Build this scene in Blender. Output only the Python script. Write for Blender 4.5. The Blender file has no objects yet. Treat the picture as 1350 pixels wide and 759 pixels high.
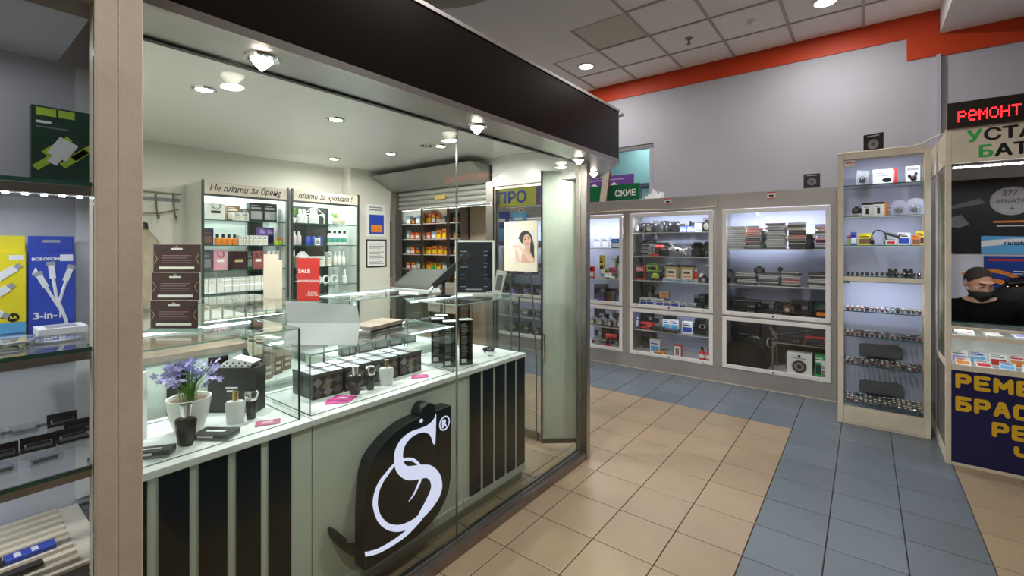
import bpy, bmesh, math, random
from mathutils import Matrix, Vector
random.seed(7)
S = bpy.context.scene
COL = S.collection
PI = math.pi

# ------------------------------------------------------------------ camera
cd = bpy.data.cameras.new('camera')
cam = bpy.data.objects.new('camera', cd)
COL.objects.link(cam)
cam.location = (0, 0, 1.5)
cam.rotation_euler = (PI / 2, 0, 0.6472)
cd.sensor_width = 36.0
cd.lens = 36.0 * 598.6 / 1350.0
cd.shift_x = -12.4 / 1350.0
cd.shift_y = -55.9 / 1350.0
cd.clip_start = 0.05
S.camera = cam
# ------------------------------------------------------------------ world, exposure
w = bpy.data.worlds.new('world')
S.world = w
w.use_nodes = True
w.node_tree.nodes['Background'].inputs[0].default_value = (1.0, 0.97, 0.94, 1)
w.node_tree.nodes['Background'].inputs[1].default_value = 0.16
S.view_settings.view_transform = 'Standard'
S.view_settings.look = 'None'
S.view_settings.exposure = 0.0
S.view_settings.gamma = 1.0
S.view_settings.use_curve_mapping = False
S.cycles.transparent_max_bounces = 40
S.cycles.max_bounces = 14
S.cycles.sample_clamp_indirect = 4.0
S.cycles.caustics_reflective = False
S.cycles.caustics_refractive = False


def area_lamp(name, loc, size, power, col=(1, 1, 1), size_y=None, rot=(0, 0, 0), spread=PI):
    ld = bpy.data.lights.new(name, 'AREA')
    ld.energy = power
    ld.color = col
    if size_y is None:
        ld.shape = 'DISK'
        ld.size = size
    else:
        ld.shape = 'RECTANGLE'
        ld.size = size
        ld.size_y = size_y
    ld.spread = spread
    o = bpy.data.objects.new(name, ld)
    COL.objects.link(o)
    o.location = loc
    o.rotation_euler = rot
    return o


# ------------------------------------------------------------------ materials
MATS = {}


def mat(name, col=(.8, .8, .8), rough=.5, metal=0., emit=None, es=0., var=0., vscale=6., bump=0., bscale=40., spec=None, rnd=0., coat=0.):
    if name in MATS:
        return MATS[name]
    m = bpy.data.materials.new(name)
    m.use_nodes = True
    nt = m.node_tree
    b = nt.nodes['Principled BSDF']
    b.inputs['Base Color'].default_value = (*col, 1)
    b.inputs['Roughness'].default_value = rough
    b.inputs['Metallic'].default_value = metal
    if coat:
        b.inputs['Coat Weight'].default_value = coat
        b.inputs['Coat Roughness'].default_value = .08
    if spec is not None:
        b.inputs['Specular IOR Level'].default_value = spec
    if emit is not None:
        b.inputs['Emission Color'].default_value = (*emit, 1)
        b.inputs['Emission Strength'].default_value = es
    if var or rnd:
        tc = nt.nodes.new('ShaderNodeTexCoord')
        nz = nt.nodes.new('ShaderNodeTexNoise')
        nz.inputs['Scale'].default_value = vscale
        nz.inputs['Detail'].default_value = 5
        nt.links.new(tc.outputs['Object'], nz.inputs['Vector'])
        mr = nt.nodes.new('ShaderNodeMapRange')
        mr.inputs['From Min'].default_value = .3
        mr.inputs['From Max'].default_value = .7
        mr.inputs['To Min'].default_value = 1 - var
        mr.inputs['To Max'].default_value = 1 + var
        nt.links.new(nz.outputs['Fac'], mr.inputs['Value'])
        val = mr.outputs['Result']
        if rnd:
            oi = nt.nodes.new('ShaderNodeObjectInfo')
            m2 = nt.nodes.new('ShaderNodeMapRange')
            m2.inputs['To Min'].default_value = 1 - rnd
            m2.inputs['To Max'].default_value = 1 + rnd
            nt.links.new(oi.outputs['Random'], m2.inputs['Value'])
            mm = nt.nodes.new('ShaderNodeMath')
            mm.operation = 'MULTIPLY'
            nt.links.new(val, mm.inputs[0])
            nt.links.new(m2.outputs['Result'], mm.inputs[1])
            val = mm.outputs[0]
        mx = nt.nodes.new('ShaderNodeMix')
        mx.data_type = 'RGBA'
        mx.blend_type = 'MULTIPLY'
        mx.inputs['Factor'].default_value = 1
        mx.inputs['A'].default_value = (*col, 1)
        cb = nt.nodes.new('ShaderNodeCombineColor')
        for k in range(3):
            nt.links.new(val, cb.inputs[k])
        nt.links.new(cb.outputs[0], mx.inputs['B'])
        nt.links.new(mx.outputs['Result'], b.inputs['Base Color'])
    if bump:
        tc = nt.nodes.new('ShaderNodeTexCoord')
        nz = nt.nodes.new('ShaderNodeTexNoise')
        nz.inputs['Scale'].default_value = bscale
        nt.links.new(tc.outputs['Object'], nz.inputs['Vector'])
        bp = nt.nodes.new('ShaderNodeBump')
        bp.inputs['Strength'].default_value = bump
        bp.inputs['Distance'].default_value = .01
        nt.links.new(nz.outputs['Fac'], bp.inputs['Height'])
        nt.links.new(bp.outputs['Normal'], b.inputs['Normal'])
    MATS[name] = m
    return m


def glassmat(name, tint, f0=.04, refl=1.0):
    if name in MATS:
        return MATS[name]
    m = bpy.data.materials.new(name)
    m.use_nodes = True
    nt = m.node_tree
    nt.nodes.clear()
    out = nt.nodes.new('ShaderNodeOutputMaterial')
    tr = nt.nodes.new('ShaderNodeBsdfTransparent')
    tr.inputs[0].default_value = (*tint, 1)
    gl = nt.nodes.new('ShaderNodeBsdfGlossy')
    gl.inputs['Color'].default_value = (refl, refl, refl, 1)
    gl.inputs['Roughness'].default_value = 0.0
    lw = nt.nodes.new('ShaderNodeLayerWeight')
    lw.inputs['Blend'].default_value = .5
    pw = nt.nodes.new('ShaderNodeMath')
    pw.operation = 'POWER'
    pw.inputs[1].default_value = 5
    nt.links.new(lw.outputs['Facing'], pw.inputs[0])
    ma = nt.nodes.new('ShaderNodeMath')
    ma.operation = 'MULTIPLY_ADD'
    ma.inputs[1].default_value = 1 - f0
    ma.inputs[2].default_value = f0
    nt.links.new(pw.outputs[0], ma.inputs[0])
    mx = nt.nodes.new('ShaderNodeMixShader')
    nt.links.new(ma.outputs[0], mx.inputs[0])
    nt.links.new(tr.outputs[0], mx.inputs[1])
    nt.links.new(gl.outputs[0], mx.inputs[2])
    nt.links.new(mx.outputs[0], out.inputs[0])
    MATS[name] = m
    return m


GLASS = glassmat('clear_glass', (.975, .986, .98), f0=.024)
SHOPGLASS = glassmat('shop_front_glass', (.93, .966, .942), f0=.018)
CLEAR = glassmat('clear_plastic', (.88, .9, .92), f0=.08)
EDGE = mat('glass_edge_green', (.03, .11, .085), .15)
EDGE3 = mat('glass_edge_grey', (.20, .24, .22), .2)
EDGE2 = mat('glass_edge_pale', (.35, .52, .46), .15)
WHITE = mat('white_laminate', (.80, .82, .79), .35)
WHITETOP = mat('white_counter_top', (.86, .88, .90), .3)
BLACK = mat('black_plastic', (.012, .012, .013), .35)
BLACKG = mat('black_gloss_panel', (.008, .008, .009), .12)
GREY = mat('grey_plastic', (.22, .22, .23), .45)
SILVER = mat('brushed_steel', (.45, .43, .41), .32, 1.0, var=.06, vscale=20)
STEEL = mat('dark_steel', (.28, .25, .23), .35, 1.0, var=.1, vscale=14)
CHROME = mat('chrome', (.8, .8, .8), .1, 1.0)
GOLD = mat('gold', (.75, .55, .22), .2, 1.0)
BEIGE = mat('beige_painted_frame', (.72, .62, .49), .5, var=.10, vscale=5, bump=.1)
CREAM = mat('cream_painted_frame', (.68, .60, .48), .5, var=.10, vscale=6)
PAPER = mat('white_paper', (.85, .85, .84), .6)
CARD = mat('cream_card', (.72, .64, .54), .6)
RED = mat('red_print', (.62, .03, .03), .4)
ORANGE = mat('orange_print', (.80, .25, .03), .45)
YELLOW = mat('yellow_print', (.85, .72, .02), .45)
GREEN = mat('green_print', (.03, .42, .08), .45)
LIME = mat('lime_print', (.42, .62, .05), .45)
BLUE = mat('blue_print', (.03, .07, .45), .4)
SKY = mat('sky_blue_print', (.12, .42, .75), .4)
NAVY = mat('navy_print', (.006, .01, .07), .4)
PURPLE = mat('purple_print', (.17, .06, .32), .45)
MAGENTA = mat('magenta_card', (.68, .06, .35), .5)
PINK = mat('pink_print', (.75, .35, .45), .5)
BURG = mat('burgundy_print', (.040, .008, .012), .35)
DIMTXT = mat('dim_pink_text', (.36, .22, .24), .5)
BROWN = mat('brown_wood', (.16, .085, .045), .5, var=.25, vscale=12)
OAK = mat('grey_oak', (.27, .21, .165), .5, var=.25, vscale=9)
DGREEN = mat('dark_green_print', (.008, .05, .028), .4)
SIGNGREEN = mat('sign_green', (.005, .14, .05), .4)
TEALG = mat('teal_liquid', (.10, .42, .34), .3)
LILAC = mat('lilac_petal', (.42, .38, .72), .6)
LEAF = mat('plant_leaf', (.12, .32, .05), .5)
LIMELEAF = mat('bright_leaf', (.25, .62, .06), .5)
CERAMIC = mat('white_ceramic', (.86, .86, .84), .25)
SKIN = mat('skin', (.55, .30, .21), .55)
HAIRM = mat('dark_short_hair', (.022, .014, .011), .8, bump=.5, bscale=300)
CLOTH = mat('black_knit', (.005, .005, .006), .9, bump=.3, bscale=200, spec=.1)
LEDW = mat('led_white', (1, 1, 1), .5, emit=(.82, .88, 1.0), es=14)
LEDC = mat('led_cool_dots', (1, 1, 1), .5, emit=(.85, .9, 1.0), es=25)
LAMPW = mat('lamp_warm', (1, 1, 1), .5, emit=(1.0, .90, .74), es=18)
LAMPN = mat('lamp_neutral', (1, 1, 1), .5, emit=(1.0, .98, .94), es=22)
LEDRED = mat('led_red', (.9, .02, .02), .5, emit=(1.0, .007, .010), es=14)
LOGOLIT = mat('logo_lit_face', (.25, .25, .3), .5, emit=(.74, .74, 1.0), es=.92)
GREENSHADE = mat('grey_green_panel', (.52, .56, .48), .4)


# ------------------------------------------------------------------ mesh builder
class MB:
    def __init__(s):
        s.v, s.f, s.mi, s.mats = [], [], [], []

    def _m(s, m):
        if m not in s.mats:
            s.mats.append(m)
        return s.mats.index(m)

    def face(s, pts, m):
        b = len(s.v)
        s.v += [tuple(p) for p in pts]
        s.f.append(tuple(range(b, b + len(pts))))
        s.mi.append(s._m(m))
        return s

    def mesh(s, vs, fs, m):
        b = len(s.v)
        s.v += [tuple(p) for p in vs]
        k = s._m(m)
        for f in fs:
            s.f.append(tuple(i + b for i in f))
            s.mi.append(k)
        return s

    def box(s, x0, y0, z0, x1, y1, z1, m, M=None, edge=None):
        x0, x1 = min(x0, x1), max(x0, x1)
        y0, y1 = min(y0, y1), max(y0, y1)
        z0, z1 = min(z0, z1), max(z0, z1)
        vs = [(x0, y0, z0), (x1, y0, z0), (x1, y1, z0), (x0, y1, z0), (x0, y0, z1), (x1, y0, z1), (x1, y1, z1), (x0, y1, z1)]
        if M:
            vs = [M @ Vector(p) for p in vs]
        fs = [(3, 2, 1, 0), (4, 5, 6, 7), (0, 1, 5, 4), (2, 3, 7, 6), (1, 2, 6, 5), (3, 0, 4, 7)]
        if edge is None:
            s.mesh(vs, fs, m)
        else:
            d = [x1 - x0, y1 - y0, z1 - z0]
            t = d.index(min(d))
            pairs = {2: (0, 1), 1: (2, 3), 0: (4, 5)}[t]
            b = len(s.v)
            s.v += [tuple(p) for p in vs]
            for i, f in enumerate(fs):
                s.f.append(tuple(k + b for k in f))
                s.mi.append(s._m(m if i in pairs else edge))
        return s

    def boxc(s, cx, cy, cz, sx, sy, sz, m, M=None):
        return s.box(cx - sx / 2, cy - sy / 2, cz - sz / 2, cx + sx / 2, cy + sy / 2, cz + sz / 2, m, M)

    def cyl(s, p0, p1, r0, m, r1=None, n=14, caps=True):
        r1 = r0 if r1 is None else r1
        p0, p1 = Vector(p0), Vector(p1)
        d = (p1 - p0).normalized()
        a = d.orthogonal().normalized()
        b = d.cross(a)
        vs, fs = [], []
        for i in range(n):
            t = 2 * PI * i / n
            o = a * math.cos(t) + b * math.sin(t)
            vs.append(p0 + o * r0)
            vs.append(p1 + o * r1)
        for i in range(n):
            j = (i + 1) % n
            fs.append((2 * i, 2 * j, 2 * j + 1, 2 * i + 1))
        if caps:
            fs.append(tuple(2 * i for i in reversed(range(n))))
            fs.append(tuple(2 * i + 1 for i in range(n)))
        s.mesh(vs, fs, m)
        return s

    def tube(s, pts, r, m, n=8):
        pts = [Vector(p) for p in pts]
        rs = r if isinstance(r, (list, tuple)) else [r] * len(pts)
        vs, fs = [], []
        a = None
        for i, p in enumerate(pts):
            d = (pts[min(i + 1, len(pts) - 1)] - pts[max(i - 1, 0)]).normalized()
            a = d.orthogonal().normalized() if a is None else (a - d * a.dot(d)).normalized()
            b = d.cross(a)
            for k in range(n):
                t = 2 * PI * k / n
                vs.append(p + (a * math.cos(t) + b * math.sin(t)) * rs[i])
        for i in range(len(pts) - 1):
            for k in range(n):
                j = (k + 1) % n
                fs.append((i * n + k, i * n + j, (i + 1) * n + j, (i + 1) * n + k))
        fs.append(tuple(reversed(range(n))))
        fs.append(tuple(range((len(pts) - 1) * n, len(pts) * n)))
        s.mesh(vs, fs, m)
        return s

    def lathe(s, prof, m, c=(0, 0, 0), n=18, sx=1., sy=1.):
        vs, fs = [], []
        for r, z in prof:
            for k in range(n):
                t = 2 * PI * k / n
                vs.append((c[0] + r * math.cos(t) * sx, c[1] + r * math.sin(t) * sy, c[2] + z))
        for i in range(len(prof) - 1):
            for k in range(n):
                j = (k + 1) % n
                fs.append((i * n + k, i * n + j, (i + 1) * n + j, (i + 1) * n + k))
        fs.append(tuple(reversed(range(n))))
        fs.append(tuple(range((len(prof) - 1) * n, len(prof) * n)))
        s.mesh(vs, fs, m)
        return s

    def ball(s, c, r, m, n=12, k=8):
        rx, ry, rz = r if isinstance(r, (tuple, list)) else (r, r, r)
        prof = [(math.sin(PI * i / k), -math.cos(PI * i / k)) for i in range(k + 1)]
        vs, fs = [], []
        for a, z in prof:
            a = max(a, .002)
            for q in range(n):
                t = 2 * PI * q / n
                vs.append((c[0] + rx * a * math.cos(t), c[1] + ry * a * math.sin(t), c[2] + rz * z))
        for i in range(k):
            for q in range(n):
                j = (q + 1) % n
                fs.append((i * n + q, i * n + j, (i + 1) * n + j, (i + 1) * n + q))
        s.mesh(vs, fs, m)
        return s

    def prism(s, poly, fn, t0, t1, m, mside=None):
        """poly of 2D points; fn(a, b, t) -> 3D point; extruded from t0 to t1"""
        n = len(poly)
        v0 = [fn(a, b, t0) for a, b in poly]
        v1 = [fn(a, b, t1) for a, b in poly]
        s.mesh(v0, [tuple(reversed(range(n)))], m)
        s.mesh(v1, [tuple(range(n))], m)
        s.mesh(v0 + v1, [(i, (i + 1) % n, n + (i + 1) % n, n + i) for i in range(n)], mside or m)
        return s

    def build(s, name, parent=None, smooth=False, loc=None, bevel=0.):
        me = bpy.data.meshes.new(name)
        me.from_pydata(s.v, [], s.f)
        for m in s.mats:
            me.materials.append(m)
        me.polygons.foreach_set('material_index', s.mi)
        bm = bmesh.new()
        bm.from_mesh(me)
        bmesh.ops.recalc_face_normals(bm, faces=bm.faces)
        bm.to_mesh(me)
        bm.free()
        if smooth:
            me.polygons.foreach_set('use_smooth', [True] * len(me.polygons))
            if smooth != 'all':
                me.set_sharp_from_angle(angle=math.radians(40))
        me.update()
        o = bpy.data.objects.new(name, me)
        COL.objects.link(o)
        if parent is not None:
            o.parent = parent
        if loc is not None:
            o.location = loc
        if bevel:
            bv = o.modifiers.new('bevel', 'BEVEL')
            bv.width = bevel
            bv.segments = 2
            bv.limit_method = 'ANGLE'
        return o


def tag(o, label=None, cat=None, group=None, kind=None):
    if label:
        o['label'] = label
    if cat:
        o['category'] = cat
    if group:
        o['group'] = group
    if kind:
        o['kind'] = kind
    return o


def thing(name, label, cat, loc=(0, 0, 0), rz=0., group=None):
    o = bpy.data.objects.new(name, None)
    COL.objects.link(o)
    o.empty_display_size = .05
    o.location = loc
    o.rotation_euler = (0, 0, rz)
    return tag(o, label, cat, group)


def dup(o, loc=None, rz=None, label=None, group=None, parent=None, rot=None, scale=None):
    c = o.copy()
    COL.objects.link(c)
    c.parent = parent
    if loc is not None:
        c.location = loc
    if rz is not None:
        c.rotation_euler = (0, 0, rz)
    if rot is not None:
        c.rotation_euler = rot
    if scale is not None:
        c.scale = scale
    if label:
        c['label'] = label
    if group:
        c['group'] = group
    for ch in list(o.children):
        dup(ch, parent=c)
    return c


class Proto:
    """first use places the object itself, later uses place copies"""

    def __init__(s, o):
        s.o, s.used = o, False

    def at(s, loc, rz=0., label=None, group=None, rot=None, scale=None):
        if not s.used:
            s.used = True
            s.o.location = loc
            s.o.rotation_euler = rot if rot is not None else (0, 0, rz)
            if scale is not None:
                s.o.scale = scale
            if label:
                s.o['label'] = label
            if group:
                s.o['group'] = group
            return s.o
        return dup(s.o, loc, rz if rot is None else None, label, group, None, rot, scale)


def text(name, body, size, m, M, parent=None, bold=0., sx=1., shear=0., ext=.0008, align='LEFT', heavy=0.):
    cu = bpy.data.curves.new(name, 'FONT')
    cu.body = body
    cu.size = size
    cu.offset = bold
    cu.shear = shear
    cu.extrude = ext
    cu.align_x = align
    cu.resolution_u = 3
    t = bpy.data.objects.new(name, cu)
    COL.objects.link(t)
    dg = bpy.context.evaluated_depsgraph_get()
    me = bpy.data.meshes.new_from_object(t.evaluated_get(dg))
    bpy.data.objects.remove(t)
    if heavy:
        bm = bmesh.new()
        for q, (k, j) in enumerate(((-1, 0), (-.4, 0), (.4, 0), (1, 0), (0, -.6), (0, .6))):
            c = me.copy()
            c.transform(Matrix.Translation((k * heavy, j * heavy, q * .00012)))
            bm.from_mesh(c)
            bpy.data.meshes.remove(c)
        bm.to_mesh(me)
        bm.free()
    me.transform(M @ Matrix.Diagonal((sx, 1, 1, 1)))
    me.materials.clear()
    me.materials.append(m)
    o = bpy.data.objects.new(name, me)
    COL.objects.link(o)
    o.parent = parent
    return o


def fr_y(x, y, z):
    """text frame: reads along +x, stands up in z, faces -y"""
    return Matrix(((1, 0, 0, x), (0, 0, -1, y), (0, 1, 0, z), (0, 0, 0, 1)))


def fr_x(x, y, z):
    """text frame: reads along +y, stands up in z, faces +x"""
    return Matrix(((0, 0, 1, x), (1, 0, 0, y), (0, 1, 0, z), (0, 0, 0, 1)))


def struct(o):
    o['kind'] = 'structure'
    return o

# ================================================================== STRUCTURE
# ---- floor: grout slab with ceramic tiles
GROUT = mat('floor_grout', (.060, .040, .022), .8, var=.2, vscale=30)
TAN = mat('tan_floor_tile', (.300, .224, .146), .30, var=.05, vscale=5, rnd=.05)
BLUET = mat('blue_floor_tile', (.118, .142, .168), .32, var=.05, vscale=5, rnd=.07)


def far_tiles(name, c1, c2, mortar):
    m = bpy.data.materials.new(name)
    m.use_nodes = True
    nt = m.node_tree
    b = nt.nodes['Principled BSDF']
    b.inputs['Roughness'].default_value = .35
    tc = nt.nodes.new('ShaderNodeTexCoord')
    br = nt.nodes.new('ShaderNodeTexBrick')
    br.offset = 0
    br.inputs['Scale'].default_value = 1
    br.inputs['Brick Width'].default_value = .3189
    br.inputs['Row Height'].default_value = .3189
    br.inputs['Mortar Size'].default_value = .003
    br.inputs['Color1'].default_value = (*c1, 1)
    br.inputs['Color2'].default_value = (*c2, 1)
    br.inputs['Mortar'].default_value = (*mortar, 1)
    nt.links.new(tc.outputs['Object'], br.inputs['Vector'])
    nt.links.new(br.outputs['Color'], b.inputs['Base Color'])
    return m


T = .3189
X0, Y0 = -.4728, 4.3086
FARTILE = far_tiles('far_tile_floor', (.300, .224, .146), (.29, .217, .142), (.06, .04, .025))
floor = struct(MB().box(-11, -5, -.2, 6, 14, -.010, GROUT).build('floor'))
# the outlying floor, past the tiles that can be told apart
fl = MB()
for x0, y0, x1, y1 in ((-11, -5, -4.618, 14), (2.078, -5, 6, 14), (-4.618, -5, 2.078, .8008), (-4.618, 5.903, 2.078, 14)):
    fl.box(x0, y0, -.0099, x1, y1, -.0005, FARTILE)
o = fl.build('tile_field', floor)
o['kind'] = 'stuff'
tile_mesh = {}
for key, m in (('tan', TAN), ('blue', BLUET)):
    g = .0048
    a = MB()
    b0, b1 = g / 2 + .0008, g / 2
    vs = [(b1, b1, -.0099), (T - b1, b1, -.0099), (T - b1, T - b1, -.0099), (b1, T - b1, -.0099),
          (b1, b1, -.0012), (T - b1, b1, -.0012), (T - b1, T - b1, -.0012), (b1, T - b1, -.0012),
          (b0 + .0012, b0 + .0012, 0), (T - b0 - .0012, b0 + .0012, 0), (T - b0 - .0012, T - b0 - .0012, 0), (b0 + .0012, T - b0 - .0012, 0)]
    fs = [(0, 1, 5, 4), (1, 2, 6, 5), (2, 3, 7, 6), (3, 0, 4, 7), (4, 5, 9, 8), (5, 6, 10, 9), (6, 7, 11, 10), (7, 4, 8, 11), (8, 9, 10, 11)]
    a.mesh(vs, fs, m)
    o = a.build('floor_tile', floor)
    tile_mesh[key] = o
used = set()
for i in range(-13, 8):
    for j in range(-11, 5):
        x, y = X0 + i * T, Y0 + j * T
        blue = (0 <= i <= 2) or (j >= 0 and i < 3)
        key = 'blue' if blue else 'tan'
        if key not in used:
            used.add(key)
            t = tile_mesh[key]
        else:
            t = tile_mesh[key].copy()
            COL.objects.link(t)
        t.location = (x, y, 0)

# ---- walls
WALL = mat('wall_paint', (.49, .485, .54), .7, var=.03, vscale=2)
WALLW = mat('warm_wall_paint', (.46, .43, .40), .7, var=.03, vscale=2)
ORNG = mat('orange_wall_stripe', (.62, .050, .003), .55, var=.05, vscale=3)
CEILM = mat('ceiling_paint', (.82, .80, .77), .8, var=.02, vscale=2)
ZC = 3.75
wall_back = struct(MB().box(-11, 5.85, 0, -2.76, 6.05, 2.09, WALL).box(-11, 5.85, 2.09, -3.9, 6.05, 2.86, WALL)
                   .box(-11, 5.85, 2.86, -2.23, 6.05, ZC, WALL).box(-2.76, 5.85, 0, -2.23, 6.05, 2.09, WALL)
                   .box(-2.23, 5.85, 0, 6, 6.05, ZC, WALL).build('wall_back'))
st = [(-11, 3.53), (.331, 3.53), (.331, 3.312), (.565, 3.312), (.565, ZC), (-11, ZC)]
struct(MB().prism(st, lambda a, b, t: (a, t, b), 5.849, 5.838, ORNG).build('trim_1'))
struct(MB().box(.565, 5.838, 3.30, 6, 5.849, 3.512, ORNG).build('trim_2'))
struct(MB().box(.545, 5.80, 2.0, .575, 5.849, 3.31, WALL).build('trim_3'))
# upper window with teal light behind
win = struct(MB().box(-3.9, 5.86, 2.80, -2.24, 5.90, 2.855, GREY).box(-2.29, 5.86, 2.09, -2.235, 5.90, 2.80, WALL)
             .box(-3.9, 5.86, 2.09, -2.29, 5.90, 2.13, WALL).box(-3.1, 5.865, 2.13, -3.07, 5.895, 2.8, WALL).build('window_1'))
MB().box(-3.88, 5.875, 2.13, -2.29, 5.881, 2.80, GLASS, edge=EDGE).build('pane', win)
TEALW = mat('teal_room_wall', (.42, .66, .68), .7)
struct(MB().box(-4.1, 6.9, 1.9, -1.4, 7.0, 3.4, TEALW).build('wall_beyond'))
struct(MB().box(-1.5, 6.06, 2.0, -1.4, 6.899, 3.3, TEALW).build('wall_beyond_side'))
struct(MB().box(-4.2, 6.06, 2.0, -4.1, 6.899, 3.3, TEALW).build('wall_beyond_end'))
struct(MB().box(-4.2, 6.06, 3.3, -1.4, 6.899, 3.4, TEALW).build('ceiling_beyond'))
struct(MB().box(-4.2, 6.06, 1.9, -1.4, 6.899, 1.999, TEALW).build('floor_beyond'))
area_lamp('back_room_lamp', (-2.6, 6.5, 3.25), .5, 8, (.86, 1.0, 1.0))
tag(MB().box(-2.9, 6.4, 2.0, -2.0, 6.75, 2.38, mat('dusty_grey_green', (.2, .28, .26), .6)).box(-2.92, 6.36, 2.36, -1.98, 6.76, 2.41, GREY)
    .box(-2.6, 6.385, 2.05, -2.2, 6.40, 2.33, TEALW).build('storage_chest'), 'grey green chest standing behind the high teal window', 'chest')
# hall bounds that only show in reflections
struct(MB().box(5.9, -5, 0, 6.0, 14, ZC, WALLW).build('wall_right'))
struct(MB().box(-11, -5.1, 0, 6, -5, ZC, WALLW).build('wall_front'))
struct(MB().box(-11.1, -5, 0, -11, 14, ZC, WALLW).build('wall_left'))

# ---- hall ceiling: plaster with a field of lay-in tiles
TX0, TY0, TS = -3.06, 2.87, .61
CEILT = mat('ceiling_tile', (.88, .85, .81), .85, var=.05, vscale=30, rnd=.05, bump=.3, bscale=120)
CEILD = mat('ceiling_tile_darker', (.66, .60, .53), .85, var=.06, vscale=30, bump=.3, bscale=120)
GRID = mat('ceiling_grid', (.42, .40, .38), .5)
ceiling = struct(MB().box(-11, -5, ZC + .03, 6, 6.05, ZC + .2, CEILM).box(-11, -5, ZC - .012, TX0, 6.05, ZC + .03, CEILM)
                 .box(TX0, -5, ZC - .012, 6, TY0, ZC + .03, CEILM).box(.57, TY0, ZC - .012, 6, 6.05, ZC + .03, CEILM)
                 .box(TX0, TY0, ZC - .012, TX0 + TS, TY0 + 3 * TS, ZC + .03, CEILM).box(TX0 + TS, TY0, ZC - .012, TX0 + 2 * TS, TY0 + 2 * TS, ZC + .03, CEILM).build('ceiling'))
gm = MB()
nx, ny = 6, 5
for i in range(nx + 1):
    x = TX0 + i * TS
    gm.box(x - .012, TY0 + (3, 2, 0)[min(i, 2)] * TS, ZC - .014, x + .012, 5.838, ZC - .004, GRID)
for j in range(ny + 1):
    y = TY0 + j * TS
    if y < 5.83:
        gm.box(TX0 + (2, 2, 1, 0, 0, 0)[j] * TS, y - .012, ZC - .0135, .57, y + .012, ZC - .004, GRID)
gm.build('tile_grid', ceiling)
cproto = {}
for i in range(nx):
    for j in range(ny):
        x, y = TX0 + i * TS, TY0 + j * TS
        ye = min(y + TS, 5.838)
        if (i == 0 and j < 3) or (i == 1 and j < 2):
            continue
        dark = (i, j) in ((1, 2), (4, 1))
        k = (dark, ye - y)
        if k not in cproto:
            cproto[k] = MB().box(.006, .006, -.004, TS - .006, ye - y - .006, .026, CEILD if dark else CEILT).build('ceiling_tile', ceiling)
            t = cproto[k]
        else:
            t = cproto[k].copy()
            COL.objects.link(t)
        t.location = (x, y, ZC)
# dropped beam to the side of the tile field
struct(MB().box(.572, 1.5, 3.512, 6, 5.837, ZC - .02, CEILM).build('beam'))
# rounded duct casing over the shop
dc = [(-2.6 + .75 * math.cos(a), 2.2 + .75 * math.sin(a)) for a in [i * PI / 16 for i in range(33)]]
struct(MB().prism(dc[:-1], lambda a, b, t: (a, b, t), ZC - .02, ZC - .13, mat('duct_casing', (.40, .36, .30), .7)).build('ceiling_casing'))


def downlight(x, y, z, label, power, r=.085, col=(1, .98, .95), m=LAMPN, group=None):
    t = thing('downlight', label, 'light', (x, y, z), 0, group)
    ring = [(r * 1.28, 0), (r * 1.25, -.008), (r, -.010), (r * .98, -.004), (r * .98, 0)]
    MB().lathe(ring, CERAMIC, n=24).build('trim_ring', t, True)
    MB().lathe([(.002, -.003), (r * .96, -.003), (r * .96, -.007), (.002, -.008)], m, n=24).build('diffuser', t)
    area_lamp('downlight_lamp', (x, y, z - .02), r * 2, power, col)
    return t


HL = [(-2.78, 5.02, 'round downlight in the ceiling tile over the cabinet row'), (-.29, 5.02, 'round downlight in the ceiling tile near the dropped beam')]
for x, y, l in HL:
    downlight(x, y, ZC - .006, l, 17)
for x, y in ((-.3, 2.2), (-.3, -.4), (2.9, 1.6), (-2.7, -.6), (-5.3, 4.3), (-7.6, 4.3)):
    downlight(x, y, ZC - .014, 'round ceiling downlight over the aisle', 33, group='aisle downlights')
# sprinkler and smoke detector
t = thing('sprinkler', 'small metal sprinkler head hanging from a ceiling tile', 'sprinkler', (-1.52, 5.02, ZC - .004))
MB().lathe([(.04, 0), (.038, -.008), (.012, -.012), (.010, -.04), (.014, -.05), (.012, -.055)], GREY, n=14).build('body', t, True)
MB().lathe([(.022, -.062), (.022, -.066), (.003, -.068)], STEEL, n=12).cyl((.009, 0, -.045), (.009, 0, -.064), .002, STEEL).cyl((-.009, 0, -.045), (-.009, 0, -.064), .002, STEEL).build('deflector', t)
t = thing('smoke_detector', 'round white smoke detector on a ceiling tile', 'smoke detector', (-.90, 5.02, ZC - .004))
MB().lathe([(.05, 0), (.05, -.012), (.04, -.02)], CERAMIC, n=20).build('base', t, True)
MB().lathe([(.038, -.0205), (.036, -.035), (.02, -.042), (.003, -.042)], PAPER, n=20).build('sensor_cap', t, True)

# ================================================================== SHOP SHELL
GX = -1.6
# shop ceiling, walls
SHOPW = mat('shop_wall_paint', (.72, .70, .64), .6)
SHOPC = mat('shop_ceiling_gloss', (.79, .79, .76), .28)
ZS = 2.22
shop_ceiling = struct(MB().box(-4.05, .24, ZS, -1.592, 2.84, ZS + .03, SHOPC).build('ceiling_shop'))
struct(MB().box(-4.05, .24, 0, -3.93, 2.84, ZS + .001, SHOPW).box(-3.93, 2.40, 0, -3.80, 2.84, ZS + .001, SHOPW).build('wall_side'))
struct(MB().box(-3.93, .18, 0, -1.66, .24, ZS, SHOPW).build('wall_end'))
struct(MB().box(-3.9295, .2405, 0, -3.918, 1.13, 1.905, SHOPW).build('trim_4'))
# fascia board: black face with silver edging, chamfered end
fas = thing('shop_fascia', 'black glossy fascia board with silver edging above the glass shop front', 'fascia')
FB = mat('fascia_black', (.010, .0075, .007), .22, var=.1, vscale=3, spec=.2)
Q = [(-1.36, .285), (-1.36, 2.92), (-1.80, 3.50), (-4.05, 3.50)]


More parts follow.
